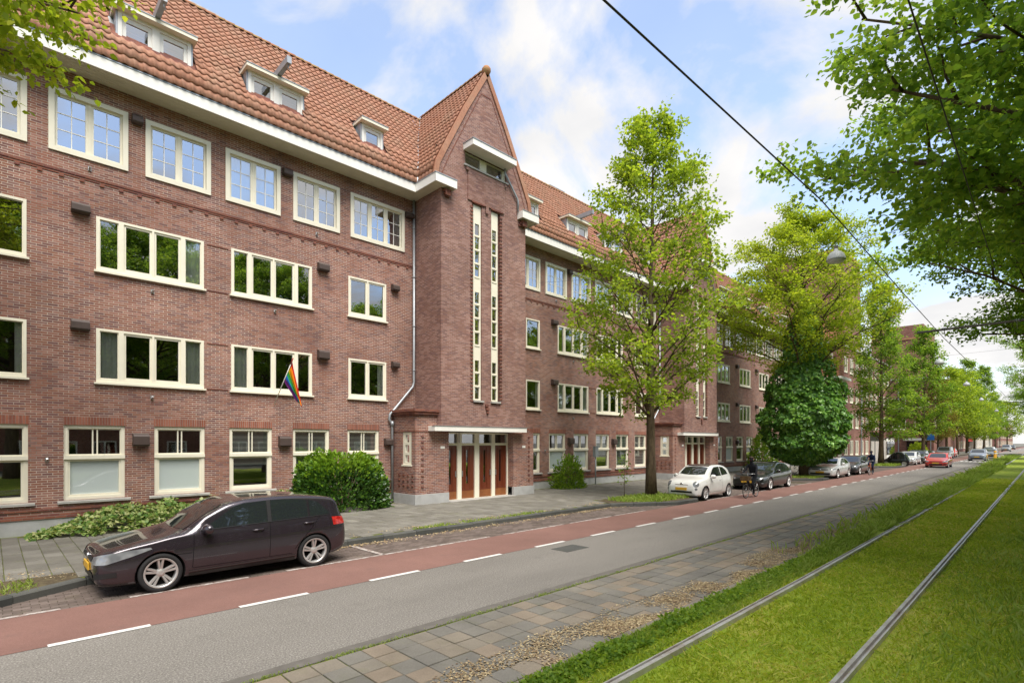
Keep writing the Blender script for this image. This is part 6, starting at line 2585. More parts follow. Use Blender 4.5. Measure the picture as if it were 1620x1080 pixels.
car('parked_car', 'white hatchback parked behind the black microcar', HATCH, (71.3, 11.3, 0), P_PEARL, group=GP_, res=40, detail=1)
car('parked_car', 'black hatchback parked behind the second white hatchback', SUV, (77.0, 11.3, 0), P_BLACK, group=GP_, res=40, detail=1)
car('parked_car', 'anthracite saloon parked below the conical tree', SALOON, (83.5, 11.4, 0), P_ANTHR, group=GP_, res=40, detail=1)
car('moving_car', 'bright red hatchback driving towards the viewer', {**HATCH, 'badge': None}, (65.4, 7.95, 0), P_RED, group='cars on the carriageway', res=48, style='five', detail=1)
car('moving_car', 'blue grey crossover driving behind the red car', SUV, (92.0, 6.95, 0), P_SILVER, group='cars on the carriageway', res=40, style='five', detail=1)
car('moving_car', 'grey saloon driving behind the blue grey crossover', SALOON, (112.0, 7.0, 0), P_GREY, group='cars on the carriageway', res=40, detail=1)
car('parked_van', 'grey van parked beyond the shop front', VAN, (102.5, 11.6, 0), P_GREY, group=GP_, res=40, style='disc', detail=1, kind='van')
car('parked_car', 'small red hatchback parked behind the grey van', MINI, (112.0, 11.9, 0), P_RED, group=GP_, res=40, detail=1)
index_children()
srcs = {o['label']: o for o in COL.objects if o.get('category') in ('car', 'van')}
for (key, x, y, lab, grp) in [('anthracite saloon parked below the conical tree', 150, 9.6, 'dark car parked far down the street, left of the pale one', GP_),
                              ('white fastback saloon parked right of the ivy covered tree', 165, 10.2, 'pale car parked far down the street', GP_),
                              ('grey van parked beyond the shop front', 190, 8.6, 'grey van far down the street', GP_),
                              ('white hatchback parked behind the black microcar', 215, 9.5, 'white hatchback at the end of the street', GP_),
                              ('black hatchback parked behind the second white hatchback', 240, 9.5, 'dark hatchback at the end of the street', GP_)]:
    c_ = copy_tree(srcs[key])
    c_.location = (x, y, 0)
    c_['label'] = lab


# ------------------------------------------------------------------ buildings farther down the street
def simple_block(name, label, x0, x1, y0, y1, h, m, rows, pitch, win, flank=None, first=1.2, roof=None, parapet=True, frame='cream', group=None):
    """a block with its front at y0 (facing -Y); rows: sill heights; win: (w, h)"""
    t = thing(name, label, 'building', ((x0 + x1) / 2, y0, 0), 0, group)
    off = Vector((-(x0 + x1) / 2, -y0, 0))
    hs, ws = [], []
    x = x0 + first
    while x + win[0] < x1 - 0.4:
        for z in rows:
            hs.append((x, x + win[0], z, z + win[1]))
        x += pitch
    mb = MB()
    plate(mb, x0, x1, 0, h, hs, y0, y0 + 0.15, False)
    fl = []
    if flank:
        y = y0 + flank[0]
        while y + win[0] < y1 - 0.4:
            for z in rows:
                fl.append((y, y + win[0], z, z + win[1]))
            y += flank[1]
    plate(mb, y0, y1, 0, h, fl, x0, x0 + 0.15, False, axis='x')
    mb.quad((x1, y0, 0), (x1, y1, 0), (x1, y1, h), (x1, y0, h))
    mb.quad((x0, y1, 0), (x0, y1, h), (x1, y1, h), (x1, y1, 0))
    if not roof:
        mb.quad((x0, y0, h), (x1, y0, h), (x1, y1, h), (x0, y1, h))
    me = mb.mesh('wall')
    me.transform(Matrix.Translation(off))
    link('wall', me, m, t)
    mb = MB()
    mb.box(x0 + 0.9, x1 - 0.9, y0 + 0.9, y1 - 0.9, 0.1, h - 0.1)
    me = mb.mesh('room_interior')
    me.transform(Matrix.Translation(off))
    link('room_interior', me, M['interior'], t)
    for (a, b, c_, d) in hs:
        window(t, 'S', a, c_, b - a, d - c_, y0 + 0.02, 2, m_frame=frame, local=off)
    for (a, b, c_, d) in fl:
        window(t, 'S', x0 + 0.02, c_, b - a, d - c_, b, 2, m_frame=frame, local=off, rz=-math.pi / 2)
    if parapet:
        mb = MB()
        mb.box(x0 - 0.12, x1 + 0.12, y0 - 0.12, y1 + 0.12, h + 0.002, h + 0.22)
        me = mb.mesh('coping')
        me.transform(Matrix.Translation(off))
        link('coping', me, M['stone'] if m is not M['cream'] else M['white'], t)
    if roof:
        mb = MB()
        ym = (y0 + y1) / 2
        mb.quad((x0, y0 - 0.3, h), (x1, y0 - 0.3, h), (x1, ym, h + roof), (x0, ym, h + roof))
        mb.quad((x0, ym, h + roof), (x1, ym, h + roof), (x1, y1, h), (x0, y1, h))
        mb.poly([(x0 + 0.01, y0, h), (x0 + 0.01, ym, h + roof), (x0 + 0.01, y1, h)])
        mb.poly([(x1 - 0.01, y0, h), (x1 - 0.01, y1, h), (x1 - 0.01, ym, h + roof)])
        me = mb.mesh('roof')
        me.transform(Matrix.Translation(off))
        link('roof', me, M['far_tile'], t)
    return t, off


s = NT('far_roof_tile')
p = s.xyz(s.pos())
ln = s.math('FRACT', s.math('MULTIPLY', p[2], 3.6))
cl = s.math('FRACT', s.math('MULTIPLY', s.math('ADD', p[0], p[1]), 4.3))
c = s.mix(1.0, s.ramp(s.noise(3, 5, 0.7), [(0.3, (0.24, 0.095, 0.055)), (0.7, (0.36, 0.16, 0.09))]), s.ramp(s.math('MAXIMUM', s.math('LESS_THAN', ln, 0.22), s.math('MULTIPLY', s.math('LESS_THAN', cl, 0.18), 0.5)), [(0.0, 1.0), (1.0, 0.55)]), 'MULTIPLY')
M['far_tile'] = s.set(c, 0.8, 0.2)


def part(t, off, name, mb, m, fix=False):
    me = mb.mesh(name)
    if fix:
        fix_normals(me)
    me.transform(Matrix.Translation(off))
    return link(name, me, m, t)


# corner block with the tile hung skirt and the tall tower
t, off = simple_block('corner_building', 'tall brick corner block with tile hung skirt and white slab, beyond the ivy tree', 66.0, 94.0, 16.6, 30.0, 13.4, M['brick_far'], (0.95, 4.15, 7.1, 10.5), 2.45, (1.5, 1.75), flank=(0.3, 2.2), first=0.8)
mb = MB()
mb.box(65.1, 69.3, 15.9, 19.0, 9.35, 9.62)
part(t, off, 'white_slab', mb, M['white'])
mb = MB()
mb.add([(65.4, 16.2, 9.63), (65.4, 24.0, 9.63), (69.0, 24.0, 17.2), (69.0, 16.9, 17.2), (67.4, 16.2, 9.63), (69.0, 16.5, 17.2)], [(0, 3, 2, 1), (0, 4, 5, 3)])
part(t, off, 'tile_hung_skirt', mb, M['far_tile'])
mb = MB()
mb.box(69.0, 77.8, 16.9, 25.0, 13.45, 24.3)
part(t, off, 'tower', mb, M['brick_far'])
mb = MB()
mb.box(68.85, 77.95, 16.75, 25.15, 24.303, 24.6)
mb.box(68.94, 77.86, 16.84, 25.06, 21.6, 21.85)
part(t, off, 'coping', mb, M['ridge'])
mb = MB()
mb.tube([(76.6, 16.5, 13.4), (76.6, 16.5, 0.1)], 0.07, 8)
part(t, off, 'downpipe', mb, M['zinc'])
mb = MB()
mb.box(82.0, 86.5, 14.9, 16.58, 0.1, 3.0)
bay = part(t, off, 'bay', mb, M['white'])
mb = MB()
mb.box(81.95, 86.55, 14.85, 14.895, 0.9, 2.6)
part(t, off, 'bay_pane', mb, M['carglass'])

# second block: tower seen over the conical tree, shop below
t, off = simple_block('shop_building', 'brick block with shop front and high flat tower behind the conical tree', 110.0, 140.0, 13.6, 30.0, 13.0, M['brick_far'], (4.6, 8.2), 3.0, (1.9, 1.7), flank=(0.6, 3.1), first=1.0)
mb = MB()
mb.box(112.0, 124.0, 15.2, 22.6, 13.25, 22.4)
mb.box(114.0, 116.0, 20.6, 21.9, 22.402, 23.6)
part(t, off, 'tower', mb, M['brick_far'])
mb = MB()
mb.box(111.85, 124.15, 15.05, 22.75, 20.0, 20.25)
part(t, off, 'string_course', mb, M['ridge'])
mb = MB()
mb.box(109.75, 109.99, 13.4, 30.0, 3.7, 3.95)
part(t, off, 'string_course', mb, M['brick_dark'])
mb = MB()
mb.box(109.3, 109.99, 14.2, 17.6, 2.75, 3.15)
mb.box(109.6, 109.99, 19.0, 21.4, 2.6, 2.85)
part(t, off, 'shop_fascia', mb, M['white'])
mb = MB()
mb.box(109.9, 109.995, 14.5, 17.2, 0.6, 2.6)
part(t, off, 'shop_window', mb, M['carglass'])
mb = MB()
mb.box(109.9, 109.995, 19.3, 21.2, 0.12, 2.55)
part(t, off, 'shop_door', mb, M['door'])
mb = MB()
for y in (18.3, 25.0):
    mb.tube([(109.9, y, 13.0), (109.9, y, 0.1)], 0.08, 6)
part(t, off, 'downpipe', mb, M['zinc'])
simple_block('row_house', 'dark brick terrace beyond the shop building', 148.0, 186.0, 16.0, 28.0, 11.5, M['brick_far'], (0.9, 4.3, 7.7), 3.4, (1.7, 1.8), flank=(1.0, 3.6), roof=4.5, parapet=False, group='houses far down the street')
M['cream_wall'] = plain('cream_render', (0.46, 0.40, 0.32), 0.9, 0.1, var=0.15, scale=0.6)
t, off = simple_block('row_house', 'cream fronted houses with red awning far down the street', 200.0, 262.0, 15.5, 26.0, 9.5, M['cream_wall'], (1.0, 4.4, 7.0), 4.2, (2.0, 1.9), flank=(1.0, 3.6), roof=4.0, parapet=False, frame='white', group='houses far down the street')
M['awning'] = plain('red_awning', (0.42, 0.06, 0.05), 0.8, 0.1, var=0.1)
mb = MB()
mb.add([(199.9, 15.8, 3.6), (199.9, 20.5, 3.6), (197.6, 20.5, 2.7), (197.6, 15.8, 2.7)], [(0, 1, 2, 3)])
mb.add([(199.9, 15.8, 3.57), (199.9, 20.5, 3.57), (197.6, 20.5, 2.67), (197.6, 15.8, 2.67)], [(3, 2, 1, 0)])
part(t, off, 'awning', mb, M['awning'])
simple_block('row_house', 'brick terrace closing the far end of the street', 300.0, 420.0, 16.0, 28.0, 12.0, M['brick_far'], (1.0, 4.4, 8.0), 5.5, (2.4, 2.0), roof=4.0, parapet=False, group='houses far down the street')
# the other side of the street, behind the camera: only the panes show it
simple_block('terrace', 'brick terrace across the street reflected in the ground floor windows', -40.0, 46.0, 0.0, 10.0, 12.5, M['brick_far'], (0.9, 4.1, 7.2, 10.0), 3.0, (1.8, 1.7), roof=4.5, parapet=False, frame='white')
tb = [o for o in COL.objects if o.get('label', '').startswith('brick terrace across')][0]
tb.location = (3.0, -27.0, 0)
tb.rotation_euler.z = math.pi


# ------------------------------------------------------------------ tram wires and street lamps
M['cable'] = plain('cable', (0.05, 0.045, 0.04), 0.6, 0.3, var=0)
M['pole'] = plain('pole_paint', (0.16, 0.15, 0.135), 0.6, 0.3, var=0.1)


def wire(label, pts, r, group='tram wires'):
    o = bpy.data.objects.new('overhead_wire', None)
    mb = MB()
    mb.tube(pts, r, 6)
    me = mb.mesh('overhead_wire', True)
    bpy.data.objects.remove(o)
    o = link('overhead_wire', me, M['cable'])
    setp(o, label, 'wire', group)
    return o


wire('contact wire crossing the sky from top centre down to the right', [(-6, 2.28, 5.72), (3.1, 2.28, 5.70), (8.4, 2.3, 5.93), (14.0, 2.3, 5.78), (20.6, 2.3, 5.64), (34, 2.35, 5.70), (48, 2.45, 5.95), (62, 2.55, 6.0), (100, 2.95, 6.0), (160, 3.6, 6.0), (260, 4.6, 6.0)], 0.0095)
wire('second contact wire running steeply down through the right trees', [(-6, 0.72, 5.72), (3.3, 0.72, 5.66), (8.0, 0.72, 5.62), (20.6, 0.76, 5.7), (34, 0.8, 5.7), (62, 0.9, 5.8), (120, 1.5, 5.9)], 0.0065)
for k, (x, lab) in enumerate([(20.6, 'bracket arm with insulators holding the tram wires, nearest'), (62.0, 'farther bracket arm holding the tram wires')]):
    t = thing('wire_bracket', lab, 'bracket', (x, -6.6, 0.1), 0, 'poles holding the tram wires')
    mb = MB()
    mb.tube([(0, 0, 0), (0, 0, 7.6)], [0.11, 0.08], 10)
    mb.build('pole', M['pole'], t, True)
    mb = MB()
    mb.tube([(0, 0, 5.85), (0, 9.55, 5.80)], 0.035, 8)
    mb.build('arm', M['pole'], t, True)
    mb = MB()
    mb.tube([(0, 0.05, 7.4), (0, 6.6, 5.9)], 0.012, 5)
    mb.build('stay', M['cable'], t)
    for y in (7.3, 8.9):
        mb = MB()
        mb.lathe([(0.02, -0.06), (0.05, -0.05), (0.03, -0.02), (0.05, 0.0), (0.03, 0.03), (0.05, 0.05), (0.02, 0.06)], 10, 'y', (0, y, 5.82))
        mb.tube([(0, y, 5.80), (0.25, y, 5.62)], 0.012, 5)
        mb.build('insulator', M['zinc'], t)
M['lamp_shell'] = plain('lamp_shell', (0.40, 0.42, 0.42), 0.45, 0.4, var=0.1)
M['lamp_glass'] = plain('lamp_diffuser', (0.62, 0.63, 0.62), 0.3, 0.4, var=0)
for k, (x, y, z, lab) in enumerate([(18.1, 4.55, 7.95, 'grey dome street lamp hung over the road, nearest'), (41.0, 4.8, 7.25, 'second dome street lamp hung over the road'), (62.5, 5.4, 7.6, 'third dome street lamp, before the yellow green tree'), (88.0, 6.2, 7.7, 'fourth dome street lamp, small'), (110.0, 6.0, 7.2, 'fifth dome street lamp, far down the street')]):
    t = thing('street_lamp', lab, 'lamp', (x, y, z), 0, 'dome lamps hung over the road')
    mb = MB()
    mb.lathe([(0.05, 0.34), (0.06, 0.27), (0.14, 0.24), (0.22, 0.15), (0.255, 0.03), (0.26, 0.0), (0.25, -0.01)], 24)
    mb.build('shade', M['lamp_shell'], t, True)
    mb = MB()
    mb.lathe([(0.24, -0.008), (0.21, -0.05), (0.12, -0.08), (0.02, -0.09)], 20)
    mb.build('diffuser', M['lamp_glass'], t, True)
    mb = MB()
    mb.box(-0.03, 0.03, -0.05, 0.05, 0.33, 0.44)
    mb.build('clamp', M['pole'], t)
    o = wire(['nearest', 'second', 'third', 'fourth', 'fifth'][k] + ' span cable that carries a dome lamp across the street', [(x, -6.6, z + 1.0), (x, y - 4, z + 0.52), (x, y, z + 0.44), (x, y + 6, z + 0.9), (x, 16.6 if k in (0,) else 18.3, z + 1.9)], 0.005, 'span cables')

# ------------------------------------------------------------------ flag
t = thing('flag', 'rainbow flag hanging from a short pole on the wall', 'flag', (6.82, 18.36, 3.78))
mb = MB()
mb.tube([(0, 0, 0), (0.27, -0.9, 1.47)], 0.014, 8)
mb.build('pole', M['white'], t, True)
mb = MB()
mb.tube([(0.235, -0.785, 1.28), (0.27, -0.9, 1.475)], 0.018, 8)
mb.build('pole_tip', plain('red_tip', (0.35, 0.05, 0.03), 0.5), t, True)
STR = [(0.55, 0.02, 0.02), (0.75, 0.20, 0.01), (0.75, 0.55, 0.01), (0.03, 0.26, 0.06), (0.02, 0.13, 0.45), (0.18, 0.03, 0.22)]
fm = [plain('flag_stripe_%d' % i, c_, 0.85, 0.1, var=0.1, scale=8) for i, c_ in enumerate(STR)]
mb = MB()
NU, NV = 24, 14


def flagp(u, v):
    hx, hy, hz = 0.262 - 0.115 * u, -0.875 + 0.385 * u, 1.43 - 0.60 * u
    q = u * (1 - 0.6 * v)
    x = 0.262 - 0.13 * q + 0.30 * v ** 1.1 + 0.05 * math.sin(u * 15 + v * 2) * v ** 0.5 * (1 - 0.3 * v)
    y = -0.875 + 0.385 * u * (1 - 0.75 * v) + 0.06 * math.cos(u * 13) * v ** 0.5
    z = hz - 0.10 - v * (1.42 - 0.75 * u) - 0.02 * math.sin(u * 9)
    return (x, y, z)


for i in range(NU):
    for j in range(NV):
        mb.quad(flagp(i / NU, j / NV), flagp((i + 1) / NU, j / NV), flagp((i + 1) / NU, (j + 1) / NV), flagp(i / NU, (j + 1) / NV), int(i * 6 / NU))
mb.build('cloth', fm, t, True)

# ------------------------------------------------------------------ street furniture
t = thing('service_post', 'slim grey post carrying a small electrical box before the wall', 'post', (24.2, 17.95, 0.12))
mb = MB()
mb.tube([(0, 0, 0), (0, 0, 1.7)], 0.035, 8)
mb.build('post', M['zinc'], t, True)
mb = MB()
mb.box(-0.14, 0.14, -0.10, 0.08, 1.55, 2.12)
mb.build('box', M['zinc'], t)
mb = MB()
mb.box(-0.15, 0.15, -0.115, 0.09, 2.122, 2.15)
mb.build('lid', M['zinc'], t)
M['yellow'] = plain('yellow_plastic', (0.72, 0.36, 0.02), 0.5, 0.3, var=0.1)
t = thing('bollard', 'yellow bollard at the grass edge before the grey car', 'bollard', (101.0, 5.65, 0))
mb = MB()
mb.lathe([(0.22, 0.0), (0.22, 0.06), (0.17, 0.10), (0.17, 1.15), (0.14, 1.25), (0.03, 1.3)], 14)
mb.build('body', M['yellow'], t, True)
mb = MB()
mb.lathe([(0.174, 0.85), (0.174, 1.0)], 14, caps=False)
mb.build('reflective_band', M['white'], t)
M['sign_blue'] = plain('sign_blue', (0.02, 0.12, 0.42), 0.4, 0.4, var=0)
t = thing('traffic_sign', 'blue traffic sign on a post by the shop front', 'sign', (97.5, 12.4, 0.1))
mb = MB()
mb.tube([(0, 0, 0), (0, 0, 3.6)], 0.04, 8)
mb.build('post', M['zinc'], t)
mb = MB()
mb.box(-0.05, -0.02, -0.42, 0.42, 2.7, 3.55)
mb.build('panel', M['sign_blue'], t)
t = thing('traffic_sign', 'grey sign seen from behind beside the slim tree', 'sign', (68.5, 13.5, 0.1))
mb = MB()
mb.tube([(0, 0, 0), (0, 0, 3.5)], 0.04, 8)
mb.build('post', M['zinc'], t)
mb = MB()
mb.box(-0.05, -0.02, -0.45, 0.45, 2.5, 3.45)
mb.build('panel', M['zinc'], t)
for i in range(6):
    mb = MB()
    y = 5.95 + 0.44 * i
    mb.quad((89.0, y, 0.009), (91.5, y, 0.009), (91.5, y + 0.25, 0.009), (89.0, y + 0.25, 0.009))
    mb.build('crossing_bar', M['paint'], road)

# ------------------------------------------------------------------ bicycles
M['bike_black'] = plain('black_enamel', (0.014, 0.014, 0.015), 0.4, 0.5, var=0.1)
M['bike_orange'] = plain('orange_enamel', (0.36, 0.09, 0.03), 0.4, 0.5, var=0.1)
M['crate'] = plain('wooden_crate', (0.10, 0.062, 0.03), 0.8, 0.2, var=0.3, scale=8)
BW = {}


def bike_parts(t, m, crate=False):
    RW = 0.345
    if not BW:
        ty = MB()
        ty.lathe([(RW - 0.018 + 0.018 * math.cos(a), 0.018 * math.sin(a)) for a in np.linspace(0, 2 * math.pi, 9)[:-1]], 30, 'y', close=True)
        rm = MB()
        rm.lathe([(RW - 0.035, -0.012), (RW - 0.035, 0.012), (RW - 0.045, 0.012), (RW - 0.045, -0.012)], 30, 'y', close=True)
        rm.lathe([(0.03, -0.04), (0.03, 0.04)], 8, 'y')
        for k in range(14):
            a = 2 * math.pi * k / 14
            rm.tube([(0, 0, 0), (math.cos(a) * (RW - 0.04), 0.0, math.sin(a) * (RW - 0.04))], 0.0022, 3, caps=False)
        BW['t'] = ty.mesh('tyre', True)
        BW['r'] = rm.mesh('rim')
        BW['t'].materials.append(M['tyre'])
        BW['r'].materials.append(M['steel'])
    for x in (0.0, 1.12):
        e = empty('wheel', t, (x, 0, RW))
        link('tyre', BW['t'], None, e)
        link('rim', BW['r'], None, e)
    fr = MB()
    fr.tube([(0.26, 0, 0.86), (0.62, 0, 0.30)], 0.021, 8)
    fr.tube([(0.28, 0, 0.76), (0.58, 0, 0.45), (0.68, 0, 0.42)], 0.016, 8)
    fr.tube([(0.62, 0, 0.28), (0.80, 0, 0.86)], 0.019, 8)
    for s_ in (-1, 1):
        fr.tube([(0.62, s_ * 0.02, 0.29), (1.12, s_ * 0.06, 0.345)], 0.011, 6)
        fr.tube([(0.77, s_ * 0.02, 0.74), (1.12, s_ * 0.06, 0.345)], 0.009, 6)
    fr.build('frame', m, t, True)
    fk = MB()
    fk.tube([(0.24, 0, 0.96), (0.17, 0, 0.70)], 0.019, 8)
    for s_ in (-1, 1):
        fk.tube([(0.17, s_ * 0.03, 0.70), (0.09, s_ * 0.05, 0.5), (0.0, s_ * 0.055, 0.345)], 0.011, 6)
    fk.build('fork', m, t, True)
    hb = MB()
    hb.tube([(0.24, 0, 0.94), (0.22, 0, 1.06)], 0.014, 8)
    hb.tube([(0.40, -0.29, 1.05), (0.30, -0.28, 1.08), (0.22, -0.12, 1.08), (0.22, 0.12, 1.08), (0.30, 0.28, 1.08), (0.40, 0.29, 1.05)], 0.012, 8)
    hb.build('handlebar', M['steel'], t, True)
    sd = MB()
    sd.tube([(0.80, 0, 0.84), (0.82, 0, 0.95)], 0.013, 6)
    sd.add([(0.66, -0.03, 0.97), (0.66, 0.03, 0.97), (0.84, 0.06, 0.985), (0.94, 0.10, 0.99), (0.94, -0.10, 0.99), (0.84, -0.06, 0.985), (0.67, -0.02, 0.93), (0.67, 0.02, 0.93), (0.90, 0.07, 0.94), (0.90, -0.07, 0.94)],
           [(0, 1, 2, 5), (5, 2, 3, 4), (0, 6, 7, 1), (1, 7, 8, 3, 2), (3, 8, 9, 4), (4, 9, 6, 0, 5), (6, 9, 8, 7)])
    sd.build('saddle', M['trim'], t)
    mg = MB()
    for cx, a0, a1 in ((0.0, 0.3, 2.2), (1.12, 0.2, 3.1)):
        prev = None
        for a in np.linspace(a0, a1, 9):
            p = [(cx + math.cos(a) * 0.375, q, 0.345 + math.sin(a) * 0.375) for q in (-0.03, 0.03)]
            if prev:
                mg.quad(prev[0], prev[1], p[1], p[0])
            prev = p
    mg.build('mudguard', m, t)
    ck = MB()
    ck.lathe([(0.09, -0.004), (0.09, 0.004)], 16, 'y', (0.62, -0.05, 0.29))
    ck.tube([(0.62, -0.06, 0.29), (0.54, -0.08, 0.15)], 0.009, 6)
    ck.tube([(0.62, 0.06, 0.29), (0.70, 0.08, 0.43)], 0.009, 6)
    ck.box(0.49, 0.58, -0.17, -0.08, 0.13, 0.155)
    ck.box(0.66, 0.75, 0.08, 0.17, 0.42, 0.445)
    ck.build('crank', M['steel'], t)
    rk = MB()
    for y in (-0.06, 0, 0.06):
        rk.tube([(0.86, y, 0.74), (1.30, y, 0.74)], 0.006, 5)
    for s_ in (-1, 1):
        rk.tube([(1.12, s_ * 0.06, 0.345), (1.2, s_ * 0.06, 0.74)], 0.006, 5)
    rk.build('carrier', m, t)
    if crate:
        cr_ = MB()
        for z in (0.80, 0.865, 0.93):
            cr_.box(-0.20, 0.14, -0.17, -0.155, z, z + 0.05)
            cr_.box(-0.20, 0.14, 0.155, 0.17, z, z + 0.05)
            cr_.box(-0.215, -0.20, -0.17, 0.17, z, z + 0.05)
            cr_.box(0.14, 0.155, -0.17, 0.17, z, z + 0.05)
        cr_.box(-0.20, 0.14, -0.155, 0.155, 0.785, 0.80)
        cr_.build('crate', M['crate'], t)
        rk2 = MB()
        rk2.tube([(0.0, 0.06, 0.345), (-0.02, 0.09, 0.785)], 0.007, 5)
        rk2.tube([(0.0, -0.06, 0.345), (-0.02, -0.09, 0.785)], 0.007, 5)
        rk2.build('front_carrier', M['bike_black'], t)


# ------------------------------------------------------------------ people
M['skin'] = plain('skin', (0.42, 0.24, 0.17), 0.6, 0.3, var=0.05)
M['jacket'] = plain('dark_jacket', (0.014, 0.015, 0.019), 0.85, 0.15, var=0.3, scale=9)
M['navy'] = plain('navy_coat', (0.012, 0.02, 0.05), 0.85, 0.15, var=0.3, scale=9)
M['jeans'] = plain('blue_jeans', (0.085, 0.15, 0.27), 0.9, 0.1, var=0.3, scale=12)
M['shoe'] = plain('shoe', (0.02, 0.018, 0.018), 0.6, 0.3, var=0.1)
M['hair'] = plain('brown_hair', (0.045, 0.026, 0.014), 0.7, 0.3, var=0.3, scale=30)
M['eye'] = plain('eye', (0.02, 0.018, 0.016), 0.2, 0.5, var=0)


def skinned(verts, edges, levels=2):
    me = bpy.data.meshes.new('body')
    me.from_pydata([v[0] for v in verts], edges, [])
    o = bpy.data.objects.new('tmp', me)
    COL.objects.link(o)
    md = o.modifiers.new('s', 'SKIN')
    md.use_smooth_shade = True
    for i, v in enumerate(verts):
        r_ = v[1]
        me.skin_vertices[0].data[i].radius = (r_, r_) if isinstance(r_, float) else r_
    me.skin_vertices[0].data[0].use_root = True
    sb = o.modifiers.new('u', 'SUBSURF')
    sb.levels = levels
    bpy.context.view_layer.update()
    res = bpy.data.meshes.new_from_object(o.evaluated_get(bpy.context.evaluated_depsgraph_get()))
    bpy.data.objects.remove(o)
    res.name = 'body'
    return res


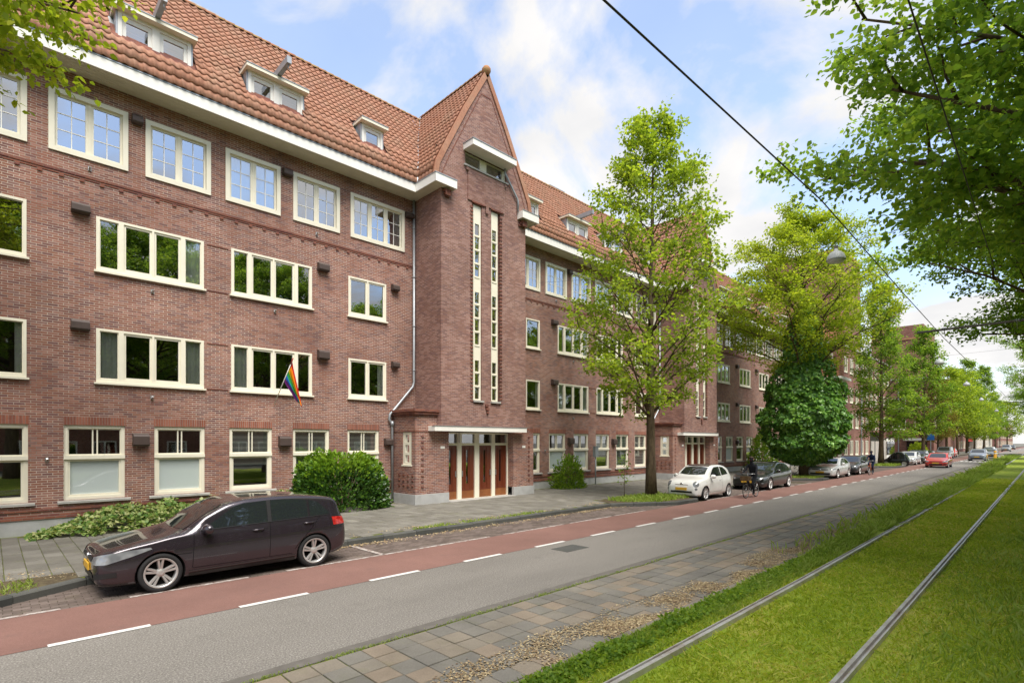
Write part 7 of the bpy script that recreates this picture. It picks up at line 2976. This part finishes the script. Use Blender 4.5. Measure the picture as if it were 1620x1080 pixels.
def rider(label, loc, top, bottom, hair):
    t = thing('person', label, 'person', loc, 0, 'people on bicycles')
    V = [((0.86, 0, 1.03), 0.15), ((0.80, 0, 1.20), 0.145), ((0.72, 0, 1.38), 0.16), ((0.67, 0, 1.50), 0.10), ((0.645, 0, 1.575), 0.058), ((0.63, 0, 1.66), 0.085), ((0.625, 0, 1.74), 0.095), ((0.63, 0, 1.80), 0.065)]
    E_ = [(0, 1), (1, 2), (2, 3), (3, 4), (4, 5), (5, 6), (6, 7)]
    cls = ['b', 't', 't', 't', 's', 's', 's', 's']

    def chain(root, pts):
        p = root
        for co, r_, c_ in pts:
            V.append((co, r_))
            cls.append(c_)
            E_.append((p, len(V) - 1))
            p = len(V) - 1
        return p
    for s_ in (-1, 1):
        chain(2, [((0.70, s_ * 0.17, 1.46), 0.072, 't'), ((0.60, s_ * 0.24, 1.26), 0.052, 't'), ((0.50, s_ * 0.27, 1.18), 0.044, 't'), ((0.42, s_ * 0.285, 1.11), 0.034, 't'), ((0.375, s_ * 0.287, 1.085), 0.032, 's')])
    # the leg nearer the camera is down, the other one up
    chain(0, [((0.83, -0.10, 1.00), 0.105, 'b'), ((0.55, -0.115, 0.72), 0.078, 'b'), ((0.46, -0.12, 0.60), 0.062, 'b'), ((0.56, -0.125, 0.34), 0.052, 'b'), ((0.60, -0.125, 0.22), 0.042, 'b'), ((0.57, -0.125, 0.185), 0.042, 'f'), ((0.47, -0.125, 0.175), 0.036, 'f')])
    chain(0, [((0.83, 0.10, 1.00), 0.105, 'b'), ((0.52, 0.115, 0.88), 0.078, 'b'), ((0.42, 0.12, 0.84), 0.062, 'b'), ((0.62, 0.125, 0.62), 0.052, 'b'), ((0.73, 0.125, 0.51), 0.042, 'b'), ((0.71, 0.125, 0.475), 0.042, 'f'), ((0.61, 0.125, 0.465), 0.036, 'f')])
    # nose
    chain(6, [((0.535, 0, 1.715), 0.018, 's')])
    me = skinned(V, E_)
    bm = bmesh.new()
    bm.from_mesh(me)
    J = [Vector(v[0]) for v in V]
    order = {'t': 0, 'b': 1, 's': 2, 'f': 3}
    bm.faces.ensure_lookup_table()
    for f in bm.faces:
        c_ = f.calc_center_median()
        k = min(range(len(J)), key=lambda i: (J[i] - c_).length / (0.6 + V[i][1] * 3))
        f.material_index = order[cls[k]]
        f.smooth = True
    bm.to_mesh(me)
    bm.free()
    fg = MB()
    for s_ in (-1, 1):
        for k in range(4):
            y = s_ * (0.262 + 0.017 * k)
            L_ = (0.9, 1.05, 1.0, 0.8)[k]
            fg.tube([(0.39, y, 1.095), (0.345, y, 1.09), (0.322, y, 1.065), (0.335, y, 1.065 - 0.03 * L_)], [0.0095, 0.009, 0.0085, 0.007], 6, mi=2)
        fg.tube([(0.395, s_ * 0.262, 1.08), (0.36, s_ * 0.248, 1.06), (0.335, s_ * 0.25, 1.045)], [0.0105, 0.0095, 0.008], 6, mi=2)
    b2 = bmesh.new()
    b2.from_mesh(me)
    b2.from_mesh(fg.mesh('fingers', True))
    b2.to_mesh(me)
    b2.free()
    me.materials.clear()
    for m in (top, bottom, M['skin'], M['shoe']):
        me.materials.append(m)
    link('body', me, None, t)
    h = MB()
    prof = [(0.108 * math.sin(a), 0.118 * math.cos(a)) for a in np.linspace(0.02, 1.75, 9)]
    h.lathe([(r_, z) for r_, z in prof], 20, 'z', (0.648, 0, 1.735), caps=False)
    keep = [f for f in h.f if not (sum(h.v[i][0] for i in f) / len(f) < 0.612 and sum(h.v[i][2] for i in f) / len(f) < 1.795)]
    h.f, h.m = keep, [0] * len(keep)
    h.build('hair', M['hair'] if hair else M['skin'], t, True)
    for s_ in (-1, 1):
        e = MB()
        e.lathe([(0.002, -0.011), (0.010, -0.006), (0.010, 0.006), (0.002, 0.011)], 8, 'x', (0.543, s_ * 0.036, 1.735))
        e.build('eye', M['eye'], t)
        e = MB()
        e.lathe([(0.006, -0.03), (0.022, -0.015), (0.024, 0.01), (0.01, 0.03)], 8, 'z', (0.635, s_ * 0.098, 1.71))
        e.build('ear', M['skin'], t)
    e = MB()
    e.box(0.541, 0.552, -0.026, 0.026, 1.657, 1.668)
    e.build('mouth', plain('lips', (0.28, 0.09, 0.07), 0.5), t)
    return t


def bicycle(label, loc, m, rz=0.0, crate=False, group='bicycles parked on the pavement', lean=0.0):
    t = thing('bicycle', label, 'bicycle', loc, rz, group)
    t.rotation_euler = (lean, 0, rz)
    bike_parts(t, m, crate)
    return t


bicycle('black bicycle with wooden front crate ridden along the red lane', (23.95, 9.55, 0.004), M['bike_black'], 0, True, 'bicycles being ridden')
rider('person in dark jacket and blue jeans riding a bicycle along the red lane', (23.95, 9.55, 0.004), M['jacket'], M['jeans'], True)
bicycle('orange bicycle ridden past the dark grey hatchback', (47.6, 9.75, 0.004), M['bike_orange'], 0, False, 'bicycles being ridden')
rider('person in navy coat riding the orange bicycle', (47.6, 9.75, 0.004), M['navy'], M['navy'], True)
b0 = bicycle('black bicycle parked nearest behind the small white car', (25.6, 12.75, 0.125), M['bike_black'], R(62), False, lean=0.08)
index_children()
for (x, y, a, lab) in [(26.3, 12.7, 70, 'black bicycle parked second behind the small white car'), (27.0, 12.8, 58, 'black bicycle parked third behind the small white car'),
                       (35.2, 12.7, 75, 'black bicycle parked left of the ivy tree, nearest'), (36.2, 12.8, 66, 'black bicycle parked left of the ivy tree, second'), (37.3, 12.7, 80, 'black bicycle parked left of the ivy tree, third'),
                       (44.0, 12.8, 85, 'black bicycle parked right of the ivy tree'), (63.9, 13.3, 70, 'black bicycle parked by the slim tree'),
                       (124.0, 13.5, 75, 'bicycle parked far down the street, nearest'), (126.0, 13.4, 60, 'bicycle parked far down the street, second'), (128.0, 13.6, 85, 'bicycle parked far down the street, third'), (130.5, 13.5, 70, 'bicycle parked far down the street, fourth')]:
    c_ = copy_tree(b0)
    c_.location = (x, y, 0.125)
    c_.rotation_euler.z = R(a)
    c_['label'] = lab
